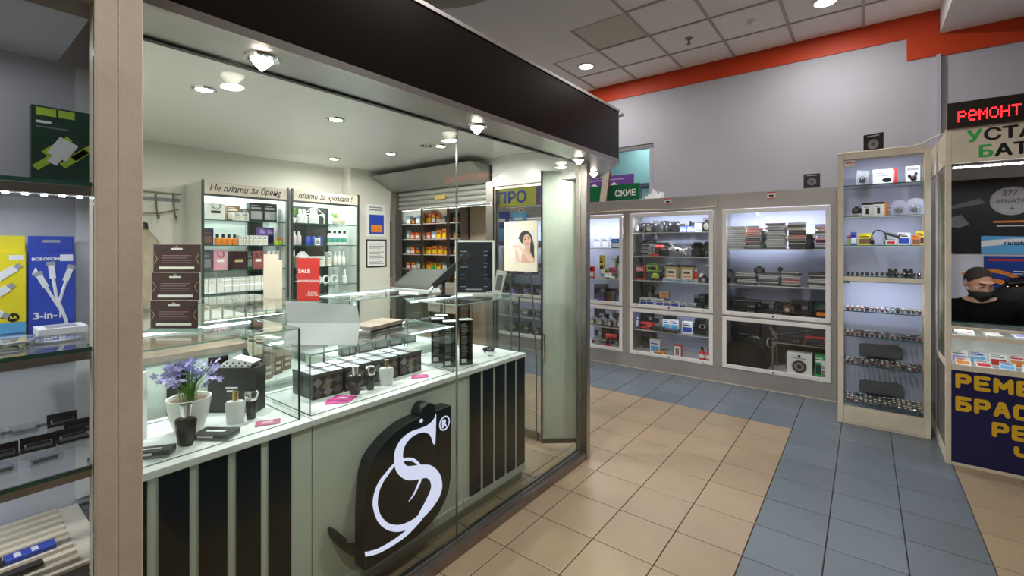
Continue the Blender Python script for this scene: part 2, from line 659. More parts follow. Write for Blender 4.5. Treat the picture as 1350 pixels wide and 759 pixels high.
def strip(mb, off0, off1, z0, z1, m):
    for (ax, ay), (bx, by) in zip(Q[:-1], Q[1:]):
        d = Vector((bx - ax, by - ay, 0)).normalized()
        n = Vector((d.y, -d.x, 0))
        if n.x < 0 and n.y < 0:
            n = -n
        p = [Vector((ax, ay, 0)) + n * off0, Vector((bx, by, 0)) + n * off0, Vector((bx, by, 0)) + n * off1, Vector((ax, ay, 0)) + n * off1]
        vs = [(q.x, q.y, z0) for q in p] + [(q.x, q.y, z1) for q in p]
        mb.mesh(vs, [(0, 1, 2, 3), (4, 5, 6, 7), (0, 1, 5, 4), (1, 2, 6, 5), (2, 3, 7, 6), (3, 0, 4, 7)], m)


mb = MB(); strip(mb, -.012, 0, 2.098, 2.425, FB); mb.build('face_panel', fas)
mb = MB(); strip(mb, -.02, .006, 2.072, 2.0975, SILVER); mb.build('lower_edging', fas)
mb = MB(); strip(mb, -.02, .006, 2.4255, 2.442, SILVER); mb.build('upper_edging', fas)
SOFF = mat('soffit_steel', (.43, .43, .41), .40, 1.0, var=.05, vscale=4)
sp = [(-1.592, .285), (-1.385, .285), (-1.385, 2.925), (-1.81, 3.478), (-4.05, 3.478), (-4.05, 2.85), (-1.592, 2.85)]
MB().prism(sp, lambda a, b, t: (a, b, t), 2.094, 2.082, SOFF).build('soffit_panel', fas)
MB().prism([(-4.0, .3), (-1.4, .3), (-1.4, 2.9), (-1.83, 3.46), (-4.0, 3.46)], lambda a, b, t: (a, b, t), 2.40, 2.42, GREY).build('top_board', fas)
# glass front, joint, rail, end post
gw = thing('glass_shop_front', 'tall clear glass shop front on a low steel rail', 'glass wall')
MB().box(GX - .005, .285, .055, GX + .005, 1.5865, 2.082, SHOPGLASS, edge=EDGE3).build('glass_panel', gw)
MB().box(GX - .005, 1.5915, .055, GX + .005, 2.80, 2.082, SHOPGLASS, edge=EDGE3).build('glass_panel', gw)
MB().box(GX - .012, .285, 2.074, GX + .010, 2.80, 2.0815, BLACK).build('top_channel', gw)
MB().box(GX - .035, .285, 0.001, GX + .045, 2.80, .050, STEEL).box(GX - .015, .285, .050, GX - .008, 2.8, .062, STEEL).box(GX + .008, .285, .050, GX + .015, 2.8, .062, STEEL).build('base_rail', gw)
MB().box(GX - .035, 2.802, 0.001, GX + .045, 2.865, 2.081, STEEL).box(GX + .0455, 2.81, .001, GX + .05, 2.857, 2.081, SILVER).build('end_post', gw)
# ---- shop end: shutter box, shutter, posts
sb = thing('roller_shutter', 'grey steel roller shutter raised over the far shop opening', 'roller shutter')
SHG = mat('shutter_grey', (.36, .36, .34), .4, .6)
MB().prism([(2.60, 2.165), (2.86, 2.03), (2.98, 2.03), (2.98, 2.08), (2.86, 2.165)], lambda a, b, t: (t, a, b), -3.79, -2.47, SHG).build('shutter_housing', sb)
for k in range(4):
    z = 2.027 - k * .046
    prof = [(2.895, z), (2.885, z - .010), (2.882, z - .022), (2.885, z - .036), (2.895, z - .044), (2.91, z - .044), (2.91, z)]
    MB().prism(prof, lambda a, b, t: (t, a, b), -3.72, -2.53, SHG).build('slat', sb)
MB().box(-3.18, 2.872, 1.925, -3.04, 2.881, 1.965, GOLD).build('name_plate', sb)
MB().box(-3.79, 2.85, 0.001, -3.725, 2.93, 2.03, STEEL).build('guide_rail', sb)
MB().box(-2.525, 2.85, 0.001, -2.45, 2.93, 2.03, STEEL).build('guide_rail', sb)
struct(MB().box(-2.45, 2.846, 1.985, -1.64, 2.89, ZS, SHOPC).box(-3.79, 2.846, 2.166, -2.45, 2.89, ZS + .03, SHOPC).build('wall_header'))
gp = thing('glass_side_panel', 'fixed clear glass pane in a dark frame beside the raised shutter', 'glass panel')
MB().box(-2.43, 2.868, .06, -1.95, 2.876, 1.96, GLASS, edge=EDGE).build('pane', gp)
MB().box(-2.445, 2.86, 0.001, -2.43, 2.885, 1.984, STEEL).box(-2.43, 2.86, 1.96, -1.95, 2.885, 1.984, STEEL).box(-2.43, 2.86, .001, -1.95, 2.885, .06, STEEL).build('frame', gp)
# ---- frosted door leaf standing open
FROST = mat('frosted_white_film', (.62, .66, .59), .25)
dr = thing('door_leaf', 'pale frosted glass door leaf standing open at the shop corner', 'door', (-1.655, 2.955, .05), math.atan2(-.2, -.245))
MB().box(0.012, -.006, .03, .305, .006, 2.0, FROST).build('panel', dr)
MB().box(0.0, -.014, .0, .012, .014, 2.0, STEEL).box(.3055, -.014, 0, .318, .014, 2.0, BLACK).box(.012, -.014, 0, .3055, .014, .0295, BLACK).build('frame', dr)
MB().tube([(.30, .014, .62), (.30, .05, .62), (.30, .055, .66), (.30, .05, .80), (.30, .014, .80)], .008, CHROME).build('handle', dr, True)
dr = thing('door_leaf', 'narrow dark edged glass door leaf behind the frosted one', 'door', (-1.93, 3.02, .02), math.atan2(.3, -.28))
MB().box(0.02, -.005, .03, .38, .005, 1.93, GLASS, edge=EDGE).build('pane', dr)
MB().box(0.0, -.014, 0, .02, .014, 1.96, BLACK).box(.3805, -.014, 0, .40, .014, 1.96, BLACK).box(.02, -.014, 0, .38, .014, .03, BLACK).box(.02, -.014, 1.93, .38, .014, 1.96, BLACK).build('frame', dr)


# ---- fascia spots and shop ceiling spots
def spot(x, y, z, label, power=9, group=None, crystal=True):
    t = thing('spotlight', label, 'light', (x, y, z), 0, group)
    MB().lathe([(.052, 0), (.050, -.006), (.040, -.009), (.034, -.004), (.034, 0)], CHROME, n=24).build('trim_ring', t, True)
    if crystal:
        MB().lathe([(.032, -.004), (.030, -.012), (.018, -.026), (.004, -.040)], LAMPW, n=10).build('glass_drop', t)
    else:
        MB().lathe([(.003, -.003), (.033, -.003), (.033, -.006), (.003, -.007)], LAMPW, n=20).build('lens', t)
    area_lamp('spot_lamp', (x, y, z - .045), .06, power, (1, .96, .90))
    return t


for x, y, l in ((-1.49, .637, 'crystal spotlight in the fascia soffit beside the beige post'), (-1.505, 1.633, 'crystal spotlight in the fascia soffit above the glass joint'),
                (-1.53, 2.663, 'crystal spotlight in the fascia soffit beside the steel end post'), (-1.72, 3.23, 'crystal spotlight under the chamfered fascia corner')):
    spot(x, y, 2.0815, l, 7.5)
for x, y in ((-2.42, .785), (-2.40, 1.425), (-2.95, 2.21), (-3.50, 2.06), (-2.44, 2.26)):
    spot(x, y, ZS - .0005, 'flush round spotlight in the glossy shop ceiling', 13.0 if x > -3.2 else 4.0, 'shop ceiling spotlights', False)
t = thing('ceiling_vent', 'small round slotted vent in the glossy shop ceiling', 'vent', (-2.50, 2.20 - .02, ZS))
MB().lathe([(.055, 0), (.055, -.006), (.003, -.008)], CERAMIC, n=24).build('disc', t)
for k in range(8):
    a = k * PI / 4
    MB().boxc(0, .035, -.009, .008, .022, .003, BLACK, Matrix.Rotation(a, 4, 'Z')).build('slot', t)
LOGO_RIBBONS = [
 ([(1.438,0.638),(1.428,0.639),(1.413,0.641),(1.397,0.642),(1.382,0.643),(1.369,0.643),(1.357,0.642),(1.346,0.64),(1.335,0.637),(1.324,0.633),(1.314,0.629),(1.304,0.623),(1.295,0.616),(1.288,0.609),(1.282,0.601),(1.277,0.593),(1.273,0.583),(1.27,0.573),(1.269,0.563),(1.269,0.552),(1.27,0.541),(1.271,0.53),(1.273,0.518),(1.276,0.504),(1.283,0.489),(1.293,0.473),(1.305,0.459),(1.319,0.445),(1.336,0.431),(1.356,0.421),(1.374,0.414),(1.388,0.41),(1.4,0.407),(1.414,0.403),(1.428,0.399),(1.439,0.397),(1.448,0.394),(1.453,0.392),(1.456,0.392),(1.455,0.392),(1.456,0.392),(1.461,0.388),(1.467,0.382),(1.472,0.377),(1.476,0.372),(1.479,0.366),(1.482,0.357),(1.485,0.348),(1.486,0.341),(1.485,0.335),(1.484,0.329),(1.481,0.323),(1.478,0.316),(1.473,0.31),(1.467,0.303),(1.461,0.296),(1.455,0.289),(1.448,0.282),(1.442,0.275),(1.436,0.269),(1.429,0.262),(1.423,0.257),(1.417,0.251),(1.412,0.246),(1.408,0.243)],
  [(1.445,0.616),(1.435,0.617),(1.421,0.618),(1.406,0.619),(1.393,0.619),(1.383,0.618),(1.374,0.616),(1.365,0.614),(1.357,0.61),(1.349,0.606),(1.341,0.601),(1.334,0.595),(1.329,0.589),(1.325,0.582),(1.322,0.575),(1.32,0.568),(1.318,0.56),(1.318,0.552),(1.318,0.544),(1.319,0.536),(1.32,0.527),(1.323,0.518),(1.327,0.51),(1.331,0.503),(1.335,0.499),(1.339,0.495),(1.345,0.491),(1.352,0.488),(1.355,0.487),(1.358,0.486),(1.365,0.484),(1.376,0.48),(1.389,0.477),(1.401,0.473),(1.414,0.469),(1.429,0.465),(1.443,0.46),(1.456,0.455),(1.469,0.449),(1.484,0.44),(1.498,0.429),(1.51,0.417),(1.523,0.403),(1.534,0.388),(1.544,0.371),(1.551,0.354),(1.555,0.339),(1.557,0.324),(1.558,0.31),(1.556,0.297),(1.553,0.287),(1.548,0.277),(1.542,0.269),(1.535,0.26),(1.527,0.252),(1.518,0.246),(1.509,0.24),(1.499,0.234),(1.489,0.229),(1.479,0.225),(1.47,0.222),(1.461,0.218),(1.452,0.215),(1.444,0.213),(1.438,0.211)]),
 ([(1.431,0.248),(1.428,0.245),(1.424,0.241),(1.419,0.236),(1.413,0.232),(1.406,0.228),(1.398,0.224),(1.389,0.22),(1.379,0.216),(1.368,0.212),(1.355,0.208),(1.341,0.204),(1.328,0.201),(1.315,0.199),(1.301,0.197),(1.287,0.196),(1.272,0.195),(1.257,0.195),(1.241,0.195),(1.226,0.195),(1.212,0.196),(1.2,0.197),(1.189,0.198),(1.179,0.199),(1.169,0.202),(1.156,0.206),(1.142,0.21),(1.129,0.215),(1.12,0.218)],
  [(1.455,0.227),(1.452,0.224),(1.447,0.219),(1.441,0.214),(1.434,0.21),(1.427,0.205),(1.418,0.201),(1.409,0.197),(1.398,0.193),(1.386,0.188),(1.373,0.184),(1.359,0.18),(1.345,0.176),(1.331,0.174),(1.316,0.172),(1.301,0.171),(1.286,0.171),(1.271,0.17),(1.254,0.17),(1.238,0.171),(1.224,0.172),(1.211,0.173),(1.199,0.174),(1.188,0.176),(1.176,0.179),(1.161,0.183),(1.146,0.189),(1.133,0.194),(1.124,0.197)]),
 ([(1.43,0.252),(1.425,0.249),(1.418,0.245),(1.41,0.241),(1.403,0.238),(1.396,0.236),(1.389,0.234),(1.382,0.233),(1.372,0.233),(1.359,0.233),(1.344,0.235),(1.329,0.237),(1.316,0.24),(1.305,0.243),(1.294,0.247),(1.284,0.251),(1.274,0.257),(1.264,0.263),(1.253,0.27),(1.243,0.278),(1.234,0.286),(1.226,0.295),(1.218,0.305),(1.211,0.315),(1.204,0.326),(1.198,0.337),(1.193,0.35),(1.189,0.363),(1.186,0.375),(1.184,0.385),(1.183,0.394),(1.184,0.402),(1.184,0.411),(1.186,0.42),(1.188,0.43),(1.192,0.44),(1.195,0.449),(1.2,0.457),(1.206,0.464),(1.211,0.472),(1.217,0.478),(1.221,0.482),(1.225,0.485),(1.23,0.488),(1.235,0.492),(1.241,0.497),(1.248,0.503),(1.255,0.508),(1.262,0.513),(1.27,0.517),(1.278,0.52),(1.287,0.523),(1.296,0.524),(1.305,0.525),(1.314,0.524),(1.324,0.522),(1.333,0.519),(1.343,0.516),(1.353,0.512),(1.362,0.507),(1.37,0.502),(1.377,0.497),(1.383,0.492),(1.39,0.486),(1.395,0.48),(1.4,0.474),(1.405,0.467),(1.41,0.46),(1.413,0.455)],
  [(1.456,0.226),(1.452,0.223),(1.445,0.218),(1.437,0.212),(1.428,0.208),(1.42,0.205),(1.412,0.203),(1.402,0.202),(1.39,0.201),(1.376,0.201),(1.361,0.201),(1.344,0.202),(1.328,0.205),(1.313,0.209),(1.299,0.214),(1.284,0.22),(1.27,0.228),(1.256,0.237),(1.242,0.247),(1.228,0.259),(1.216,0.272),(1.204,0.285),(1.195,0.298),(1.186,0.312),(1.179,0.326),(1.173,0.34),(1.168,0.355),(1.164,0.369),(1.161,0.382),(1.159,0.394),(1.158,0.404),(1.159,0.414),(1.16,0.424),(1.163,0.435),(1.166,0.445),(1.17,0.455),(1.175,0.464),(1.18,0.473),(1.187,0.481),(1.193,0.488),(1.199,0.494),(1.205,0.498),(1.21,0.501),(1.216,0.503),(1.221,0.506),(1.228,0.511),(1.235,0.516),(1.243,0.521),(1.251,0.526),(1.26,0.53),(1.269,0.533),(1.279,0.536),(1.288,0.537),(1.299,0.538),(1.309,0.538),(1.32,0.536),(1.331,0.534),(1.343,0.531),(1.354,0.526),(1.366,0.521),(1.377,0.515),(1.386,0.508),(1.395,0.5),(1.402,0.493),(1.408,0.485),(1.415,0.477),(1.42,0.469),(1.424,0.462),(1.427,0.457)]),
 ([(1.412,0.412),(1.411,0.409),(1.41,0.405),(1.409,0.4),(1.407,0.395),(1.405,0.391),(1.402,0.386),(1.399,0.381),(1.395,0.375),(1.39,0.368),(1.385,0.361),(1.379,0.354),(1.374,0.348),(1.367,0.342),(1.359,0.337),(1.353,0.332),(1.348,0.328)],
  [(1.428,0.404),(1.427,0.401),(1.425,0.396),(1.423,0.391),(1.421,0.386),(1.418,0.381),(1.414,0.376),(1.41,0.372),(1.406,0.366),(1.4,0.36),(1.395,0.353),(1.388,0.347),(1.381,0.341),(1.373,0.336),(1.364,0.332),(1.356,0.328),(1.35,0.326)]),
]
LOGO_HORN = [(1.517,0.68),(1.515,0.597),(1.511,0.537),(1.504,0.533),(1.495,0.546),(1.489,0.568),(1.474,0.594),(1.442,0.614),(1.427,0.616),(1.423,0.641),(1.453,0.639),(1.483,0.646),(1.504,0.659)]

# ================================================================== FRONT COUNTER
CX0, CX1 = -2.25, -1.75
COUNTER = mat('counter_laminate', (.70, .76, .68), .35)
STRIPE = mat('counter_pale_strip', (.70, .76, .68), .35)
BLACKP = mat('counter_black_gloss', (.005, .005, .005), .10, spec=.22)


def counter(name, label, y0, y1, blacks, top_l=0):
    t = thing(name, label, 'counter', ((CX0 + CX1) / 2, (y0 + y1) / 2, 0))
    oy, ox = (y0 + y1) / 2, (CX0 + CX1) / 2
    X = lambda a: a - ox
    Y = lambda a: a - oy
    MB().box(X(CX0), Y(y0), .06, X(CX1), Y(y1), .785, COUNTER).build('body', t)
    MB().box(X(CX0) + .03, Y(y0) + .001, 0.001, X(CX1) - .02, Y(y1) - .001, .06, GREENSHADE).build('plinth', t)
    MB().box(X(CX0), Y(y0), .7855, X(CX1) + .012, Y(y1), .81, WHITETOP).build('worktop', t, bevel=.002)
    MB().box(X(CX1) + .0005, Y(y0), .061, X(CX1) + .006, Y(y1), .105, STRIPE).build('kickboard', t)
    for a, b in blacks:
        MB().box(X(CX1) + .0005, Y(a), .106, X(CX1) + .006, Y(b), .783, BLACKP).build('black_panel', t)
    return t


counter('display_counter', 'white counter striped with wide black panels beside the beige post', .25, .935, [(.25, .416), (.445, .525), (.552, .635), (.663, .743), (.771, .852)])
counter('display_counter', 'plain pale counter carrying the lit emblem sign', .94, 1.785, [])
counter('display_counter', 'white counter with narrow black panels next to the glass corner', 1.79, 2.348, [(1.836, 1.924), (1.948, 2.033), (2.056, 2.142), (2.161, 2.244), (2.267, 2.344)])


def glass_box(label, y0, y1, z0, z1, x0=-2.21, x1=-1.785, led=True):
    t = thing('glass_showcase', label, 'showcase', ((x0 + x1) / 2, (y0 + y1) / 2, z0))
    ox, oy = (x0 + x1) / 2, (y0 + y1) / 2
    a0, a1, b0, b1, h = x0 - ox, x1 - ox, y0 - oy, y1 - oy, z1 - z0
    g = .006
    MB().box(a1 - g, b0, .0005, a1, b1, h - g, GLASS, edge=EDGE).build('front_pane', t)
    MB().box(a0, b0, .0005, a0 + g, b1, h - g, GLASS, edge=EDGE).build('rear_pane', t)
    MB().box(a0 + g, b0, .0005, a1 - g, b0 + g, h - g, GLASS, edge=EDGE).build('end_pane', t)
    MB().box(a0 + g, b1 - g, .0005, a1 - g, b1, h - g, GLASS, edge=EDGE).build('end_pane', t)
    MB().box(a0, b0, h - g + .0003, a1, b1, h, GLASS, edge=EDGE2).build('top_pane', t)
    if led:
        area_lamp('showcase_lamp', (x0 + .05, oy, z1 - .024), (y1 - y0) * .85, 1.7 * (y1 - y0), (.90, .95, 1), .02, (0, 0, PI / 2))
        MB().box(a0 + .012, b0 + .02, h - .020, a0 + .026, b1 - .02, h - .012, LEDW).build('light_bar', t)
    return t


glass_box('clear glass showcase holding the flower pot on the striped counter', .25, .908, .8105, 1.175)
glass_box('low clear glass showcase holding black patterned cartons', .949, 1.756, .8105, 1.06)
glass_box('clear glass showcase with tall black boxes next to the glass corner', 1.772, 2.344, .8105, 1.175)

# ---- lit emblem sign on the counter
lg = thing('emblem_sign', 'black emblem sign with a lit white swan letter on the counter front', 'sign', (CX1, 1.37, .13))
FACE = [(1.124, .135), (1.122, .202), (1.123, .364), (1.128, .47), (1.138, .532), (1.155, .580), (1.185, .612), (1.241, .650), (1.279, .666), (1.319, .680), (1.367, .688), (1.408, .690),
        (1.6195, .690), (1.619, .503), (1.617, .330), (1.604, .271), (1.580, .230), (1.546, .194), (1.500, .166), (1.451, .149), (1.396, .140), (1.293, .1365), (1.205, .1355)]
L = lambda a, b, t: (t, a - 1.37, b - .13)
SIGNB = mat('sign_black_face', (.006, .006, .006), .12, spec=.25)
SIGNS = mat('sign_black_side', (.012, .012, .012), .5)
MB().prism(FACE, L, .0075, .080, SIGNB, SIGNS).build('body', lg)
ear = [(1.470 + .045 * math.cos(a), .700 + .042 * math.sin(a)) for a in [i * PI / 14 for i in range(28)]]
MB().prism(ear, L, .0075, .0803, SIGNB, SIGNS).build('ear', lg)
HOOK = [(.996, .352), (1.010, .353), (1.032, .326), (1.061, .290), (1.073, .252), (1.1215, .229), (1.1215, .186), (1.091, .199), (1.058, .233), (1.029, .274), (1.007, .312)]
MB().prism(HOOK, L, .0075, .045, SIGNS).build('trunk', lg)
for k, (A, B) in enumerate(LOGO_RIBBONS):
    mb = MB()
    n = len(A)
    t0 = .0812 + k * .0003
    vs = [L(a, b, t0) for a, b in A] + [L(a, b, t0) for a, b in B]
    mb.mesh(vs, [(i, i + 1, n + i + 1, n + i) for i in range(n - 1)], LOGOLIT)
    mb.build('lit_stroke', lg)
mb = MB(); mb.prism(LOGO_HORN, L, .0809, .0824, LOGOLIT); mb.build('lit_stroke', lg)
MB().prism([(1.424 + .010 * math.cos(a), .674 + .009 * math.sin(a)) for a in [i * PI / 6 for i in range(12)]], L, .081, .083, LOGOLIT).build('lit_dot', lg)
mb = MB()
for i in range(28):
    a, b = i * PI / 14, (i + 1) * PI / 14
    mb.face([L(1.573 + r * math.cos(q), .616 + r * math.sin(q), .0815) for r, q in ((.036, a), (.0285, a), (.0285, b), (.036, b))], LOGOLIT)
mb.build('registered_ring', lg)
text('registered_letter', 'R', .055, LOGOLIT, fr_x(.0812, 1.5545 - 1.37, .5965 - .13), lg, bold=.0015)

# ================================================================== GOODS ON THE FRONT COUNTER
CT = .8112


def lathe_thing(name, label, cat, parts, loc, rz=0, group=None):
    t = thing(name, label, cat, loc, rz, group)
    for pn, prof, m, sx, sy in parts:
        MB().lathe(prof, m, sx=sx, sy=sy, n=20).build(pn, t, True)
    return t


DGLASS = mat('smoky_black_glass', (.02, .022, .02), .08)
GUN = mat('gunmetal_glass', (.055, .06, .065), .18, .4)
WBOT = mat('white_frosted_bottle', (.80, .81, .83), .3)
dark_bottle = [('body', [(.016, 0), (.024, .004), (.031, .05), (.034, .085), (.030, .093), (.012, .096)], DGLASS, 1, .62), ('cap', [(.014, .0965), (.015, .105), (.019, .14), (.003, .141)], CHROME, 1, .8)]
white_bottle = [('body', [(.028, 0), (.030, .003), (.036, .075), (.030, .084), (.010, .088)], WBOT, 1, .6), ('cap', [(.011, .0885), (.011, .122), (.003, .123)], GOLD, 1, 1)]
grey_bottle = [('body', [(.015, 0), (.017, .003), (.024, .068), (.022, .072)], GUN, 1, .75), ('cap', [(.021, .0725), (.027, .10), (.020, .112), (.003, .112)], CHROME, 1, .8)]
AZ = .9
lathe_thing('perfume_bottle', 'smoky black perfume bottle with silver cap in front of the flower pot', 'bottle', dark_bottle, (-1.872, .553, CT), AZ)
lathe_thing('perfume_bottle', 'white perfume bottle with gold cap before the black gift bag', 'bottle', white_bottle, (-1.955, .739, CT), AZ)
lathe_thing('perfume_bottle', 'dark tapered perfume bottle with silver cap beside the pink leaflet', 'bottle', grey_bottle, (-1.952, .795, CT), AZ)
lathe_thing('perfume_bottle', 'gunmetal perfume bottle with silver cap in the low showcase', 'bottle', [(a, [(r * .92, z * .93) for r, z in b], GUN if c is DGLASS else c, d, e) for a, b, c, d, e in dark_bottle], (-1.888, 1.215, CT), AZ)
lathe_thing('perfume_bottle', 'dark tapered perfume bottle in the low showcase', 'bottle', grey_bottle, (-1.888, 1.298, CT), AZ)
lathe_thing('perfume_bottle', 'white perfume bottle with gold cap in the low showcase', 'bottle', white_bottle, (-1.892, 1.392, CT), AZ)
# flower pot
fp = thing('potted_flowers', 'white ceramic pot of lilac artificial flowers with grassy leaves', 'potted plant', (-2.015, .605, CT))
fp.scale = (.93, .93, .93)
MB().lathe([(.045, 0), (.048, .004), (.066, .06), (.076, .125), (.076, .132), (.070, .132), (.066, .115), (.003, .113)], CERAMIC, n=28).build('pot', fp, True)
MB().lathe([(.003, .116), (.066, .116), (.066, .119), (.003, .122)], BROWN, n=20).build('soil', fp)
R = random.Random(3)
for k in range(26):
    a = R.uniform(0, 2 * PI)
    lean = R.uniform(.01, .10)
    hgt = R.uniform(.09, .19)
    mb = MB()
    ca, sa = math.cos(a), math.sin(a)
    b0 = Vector((ca * R.uniform(0, .035), sa * R.uniform(0, .035), .118))
    prev = None
    wv = Vector((-sa, ca, 0))
    rows = []
    for i in range(5):
        u = i / 4
        p = b0 + Vector((ca * lean * u * u, sa * lean * u * u, hgt * (u - .25 * u * u * (lean / .1))))
        rows.append((p - wv * .004 * (1 - u * .85), p + wv * .004 * (1 - u * .85)))
    mb.mesh([q for r in rows for q in r], [(2 * i, 2 * i + 1, 2 * i + 3, 2 * i + 2) for i in range(4)], LEAF)
    mb.build('leaf', fp)
mb = MB()
for k in range(5):
    a = k * 2 * PI / 5
    M = Matrix.Rotation(a, 4, 'Z')
    pts = [(0, 0, 0), (.006, -.0045, .004), (.014, -.005, .006), (.017, 0, .004), (.014, .005, .006), (.006, .0045, .004)]
    mb.face([M @ Vector(p) for p in pts], LILAC)
mb.ball((0, 0, .003), .003, mat('petal_eye', (.75, .65, .85), .6), 6, 4)
blossom = mb.build('blossom', fp)
bl = Proto(blossom)
for k in range(64):
    a = R.uniform(0, 2 * PI)
    rr = R.uniform(.01, .095)
    o = blossom if k == 0 else blossom.copy()
    if k:
        COL.objects.link(o)
    dx = R.choice((-.045, .0, .05))
    o.location = (rr * math.cos(a) * .8 + dx * .4, rr * math.sin(a) * .8 + dx, R.uniform(.20, .285) - abs(rr) * .35)
    o.rotation_euler = (R.uniform(-.9, .9), R.uniform(.2, 1.3), R.uniform(0, 6))
    s = R.uniform(.8, 1.3)
    o.scale = (s, s, s)
mb = MB()
for k in range(9):
    a = R.uniform(0, 2 * PI)
    mb.tube([(0, 0, .118), (.02 * math.cos(a), .03 * math.sin(a), .19), (.05 * math.cos(a), .075 * math.sin(a), .24)], .0016, LEAF, 5)
mb.build('stalks', fp)

# black gift bag with spotted tissue
gb = thing('gift_bag', 'black paper gift bag with dotted white tissue behind the bottles', 'gift bag', (-2.10, .80, CT), .65)
MB().box(-.10, -.035, 0, .10, .035, .185, mat('matt_black_card', (.014, .016, .014), .45)).build('bag', gb, bevel=.002)
TIS = mat('white_tissue', (.75, .76, .74), .7)
MB().prism([(-.05, .1855), (.07, .1855), (.085, .205), (.0, .225), (-.04, .205)], lambda a, b, t: (a, t, b), -.03, .03, TIS).build('tissue', gb)
mb = MB()
for k in range(9):
    x, z = -.035 + .0125 * k, .192 + .012 * (k % 2)
    mb.prism([(x + .004 * math.cos(q), z + .004 * math.sin(q)) for q in [i * PI / 4 for i in range(8)]], lambda a, b, t: (a, t, b), -.0302, -.0308, BLACK)
mb.build('tissue_dots', gb)
mb = MB()
for k, wd in ((0, .05), (1, .04)):
    mb.box(-wd / 2, -.0358, .10 - k * .014, wd / 2, -.0352, .107 - k * .014, PAPER)
mb.build('print', gb)


def slim_box(label, loc, rz, sx=.125, sy=.072, sz=.018):
    t = thing('slim_box', label, 'box', loc, rz)
    MB().box(-sx / 2, -sy / 2, 0, sx / 2, sy / 2, sz, GREY).build('tray', t)
    MB().box(-sx / 2 - .001, -sy / 2 - .001, sz * .35, sx / 2 + .001, sy / 2 + .001, sz + .001, mat('charcoal_card', (.035, .035, .038), .35)).build('lid', t)
    MB().box(-sx * .3, -sy * .08, sz + .0012, sx * .25, sy * .1, sz + .0016, PAPER).build('print', t)
    MB().box(-sx * .35, -sy / 2 - .0015, sz * .5, sx * .1, -sy / 2 - .0011, sz * .85, PAPER).build('end_label', t)
    return t


slim_box('slim charcoal box lying beside the smoky black bottle', (-1.868, .645, CT), .62)
slim_box('slim grey box lying against the beige post', (-1.865, .455, CT), .95, .12, .05, .022)


def leaflet(label, loc, rz, sx=.10, sy=.07, n=1, m=MAGENTA, group=None):
    t = thing('leaflet', label, 'leaflet', loc, rz, group)
    MB().box(-sx / 2, -sy / 2, 0, sx / 2, sy / 2, .0016, m).build('card', t)
    MB().box(-sx * .22, .002, .0017, sx * .2, sy * .18, .002, PAPER).box(-sx * .3, -sy * .2, .0017, sx * .3, -sy * .1, .002, PINK).build('print', t)
    return t


leaflet('pale pink patterned leaflet beside the dark tapered bottle', (-1.852, .815, CT), 1.1, .085, .055, m=mat('dusty_pink_card', (.50, .12, .25), .4))
leaflet('magenta leaflet lying flat under another one', (-1.862, 1.115, CT), .9)
leaflet('magenta leaflet lying across the one beneath', (-1.872, 1.145, CT + .002), .55)
leaflet('single magenta leaflet beside the white bottle', (-1.868, 1.585, CT), .85, .085, .06)
# floral standing card at the post
fc = thing('floral_bag', 'narrow white bag with pink floral print beside the beige post', 'bag', (-2.06, .455, CT), .8)
MB().box(-.03, -.02, 0, .03, .02, .24, PAPER).build('bag', fc)
mb = MB()
R = random.Random(5)
for k in range(26):
    x, z, r = R.uniform(-.024, .024), R.uniform(.012, .23), R.uniform(.004, .009)
    m = R.choice((MAGENTA, PINK, MAGENTA, GREEN, LILAC))
    mb.prism([(x + r * math.cos(q), z + r * 1.3 * math.sin(q)) for q in [i * PI / 4 for i in range(8)]], lambda a, b, t: (a, t, b), -.0202, -.0206 - k * .00002, m)
mb.build('floral_print', fc)['kind'] = 'stuff'
MB().tube([(-.015, -.021, .255), (-.016, -.021, .29), (0, -.021, .305), (.016, -.021, .29), (.015, -.021, .255)], .0015, BLACK, 6).build('handle', fc)

# black patterned cartons
DK1 = mat('carton_black', (.014, .013, .013), .35)
DK2 = mat('carton_charcoal', (.085, .08, .08), .35)
DK3 = mat('carton_grey', (.20, .195, .195), .4)
GOLDL = mat('carton_gold_line', (.55, .43, .24), .35)
SILV = mat('carton_silver_lid', (.36, .37, .39), .35)
t = thing('patterned_carton', 'black carton with grey and gold diamond pattern in the low showcase', 'carton', group='diamond pattern cartons')
W, D, H = .145, .085, .112
MB().box(-W / 2, -D / 2, 0, W / 2, D / 2, H * .86, DK1).build('body', t)
MB().box(-W / 2 - .0015, -D / 2 - .0015, H * .86, W / 2 + .0015, D / 2 + .0015, H, DK2).box(-W / 2, -D / 2, H, W / 2, D / 2, H + .0012, SILV).box(-.012, -D / 2 - .002, H, .012, D / 2 + .002, H + .002, DK1).build('lid', t)
mb = MB()
for k in range(3):
    for j in range(2):
        cx_, cz_ = -W / 3 + k * W / 3, .024 + j * .048
        m = (DK2, DK3, DK2)[(k + j) % 3]
        mb.face([(cx_ - W / 6.2, -D / 2 - .0006, cz_), (cx_, -D / 2 - .0006, cz_ - .023), (cx_ + W / 6.2, -D / 2 - .0006, cz_), (cx_, -D / 2 - .0006, cz_ + .023)], m)
for k in range(5):
    mb.face([(-.03 + k * .008, -D / 2 - .001, .040), (-.028 + k * .008, -D / 2 - .001, .040), (-.004 + k * .008, -D / 2 - .001, .078), (-.006 + k * .008, -D / 2 - .001, .078)], GOLDL)
mb.build('diamond_print', t)
P = Proto(t)
for k in range(4):
    for r in range(2):
        P.at((-1.998 - r * .096, 1.045 + .078 + k * .158, CT), PI / 2 + (.03 if (k + r) % 2 else -.02))
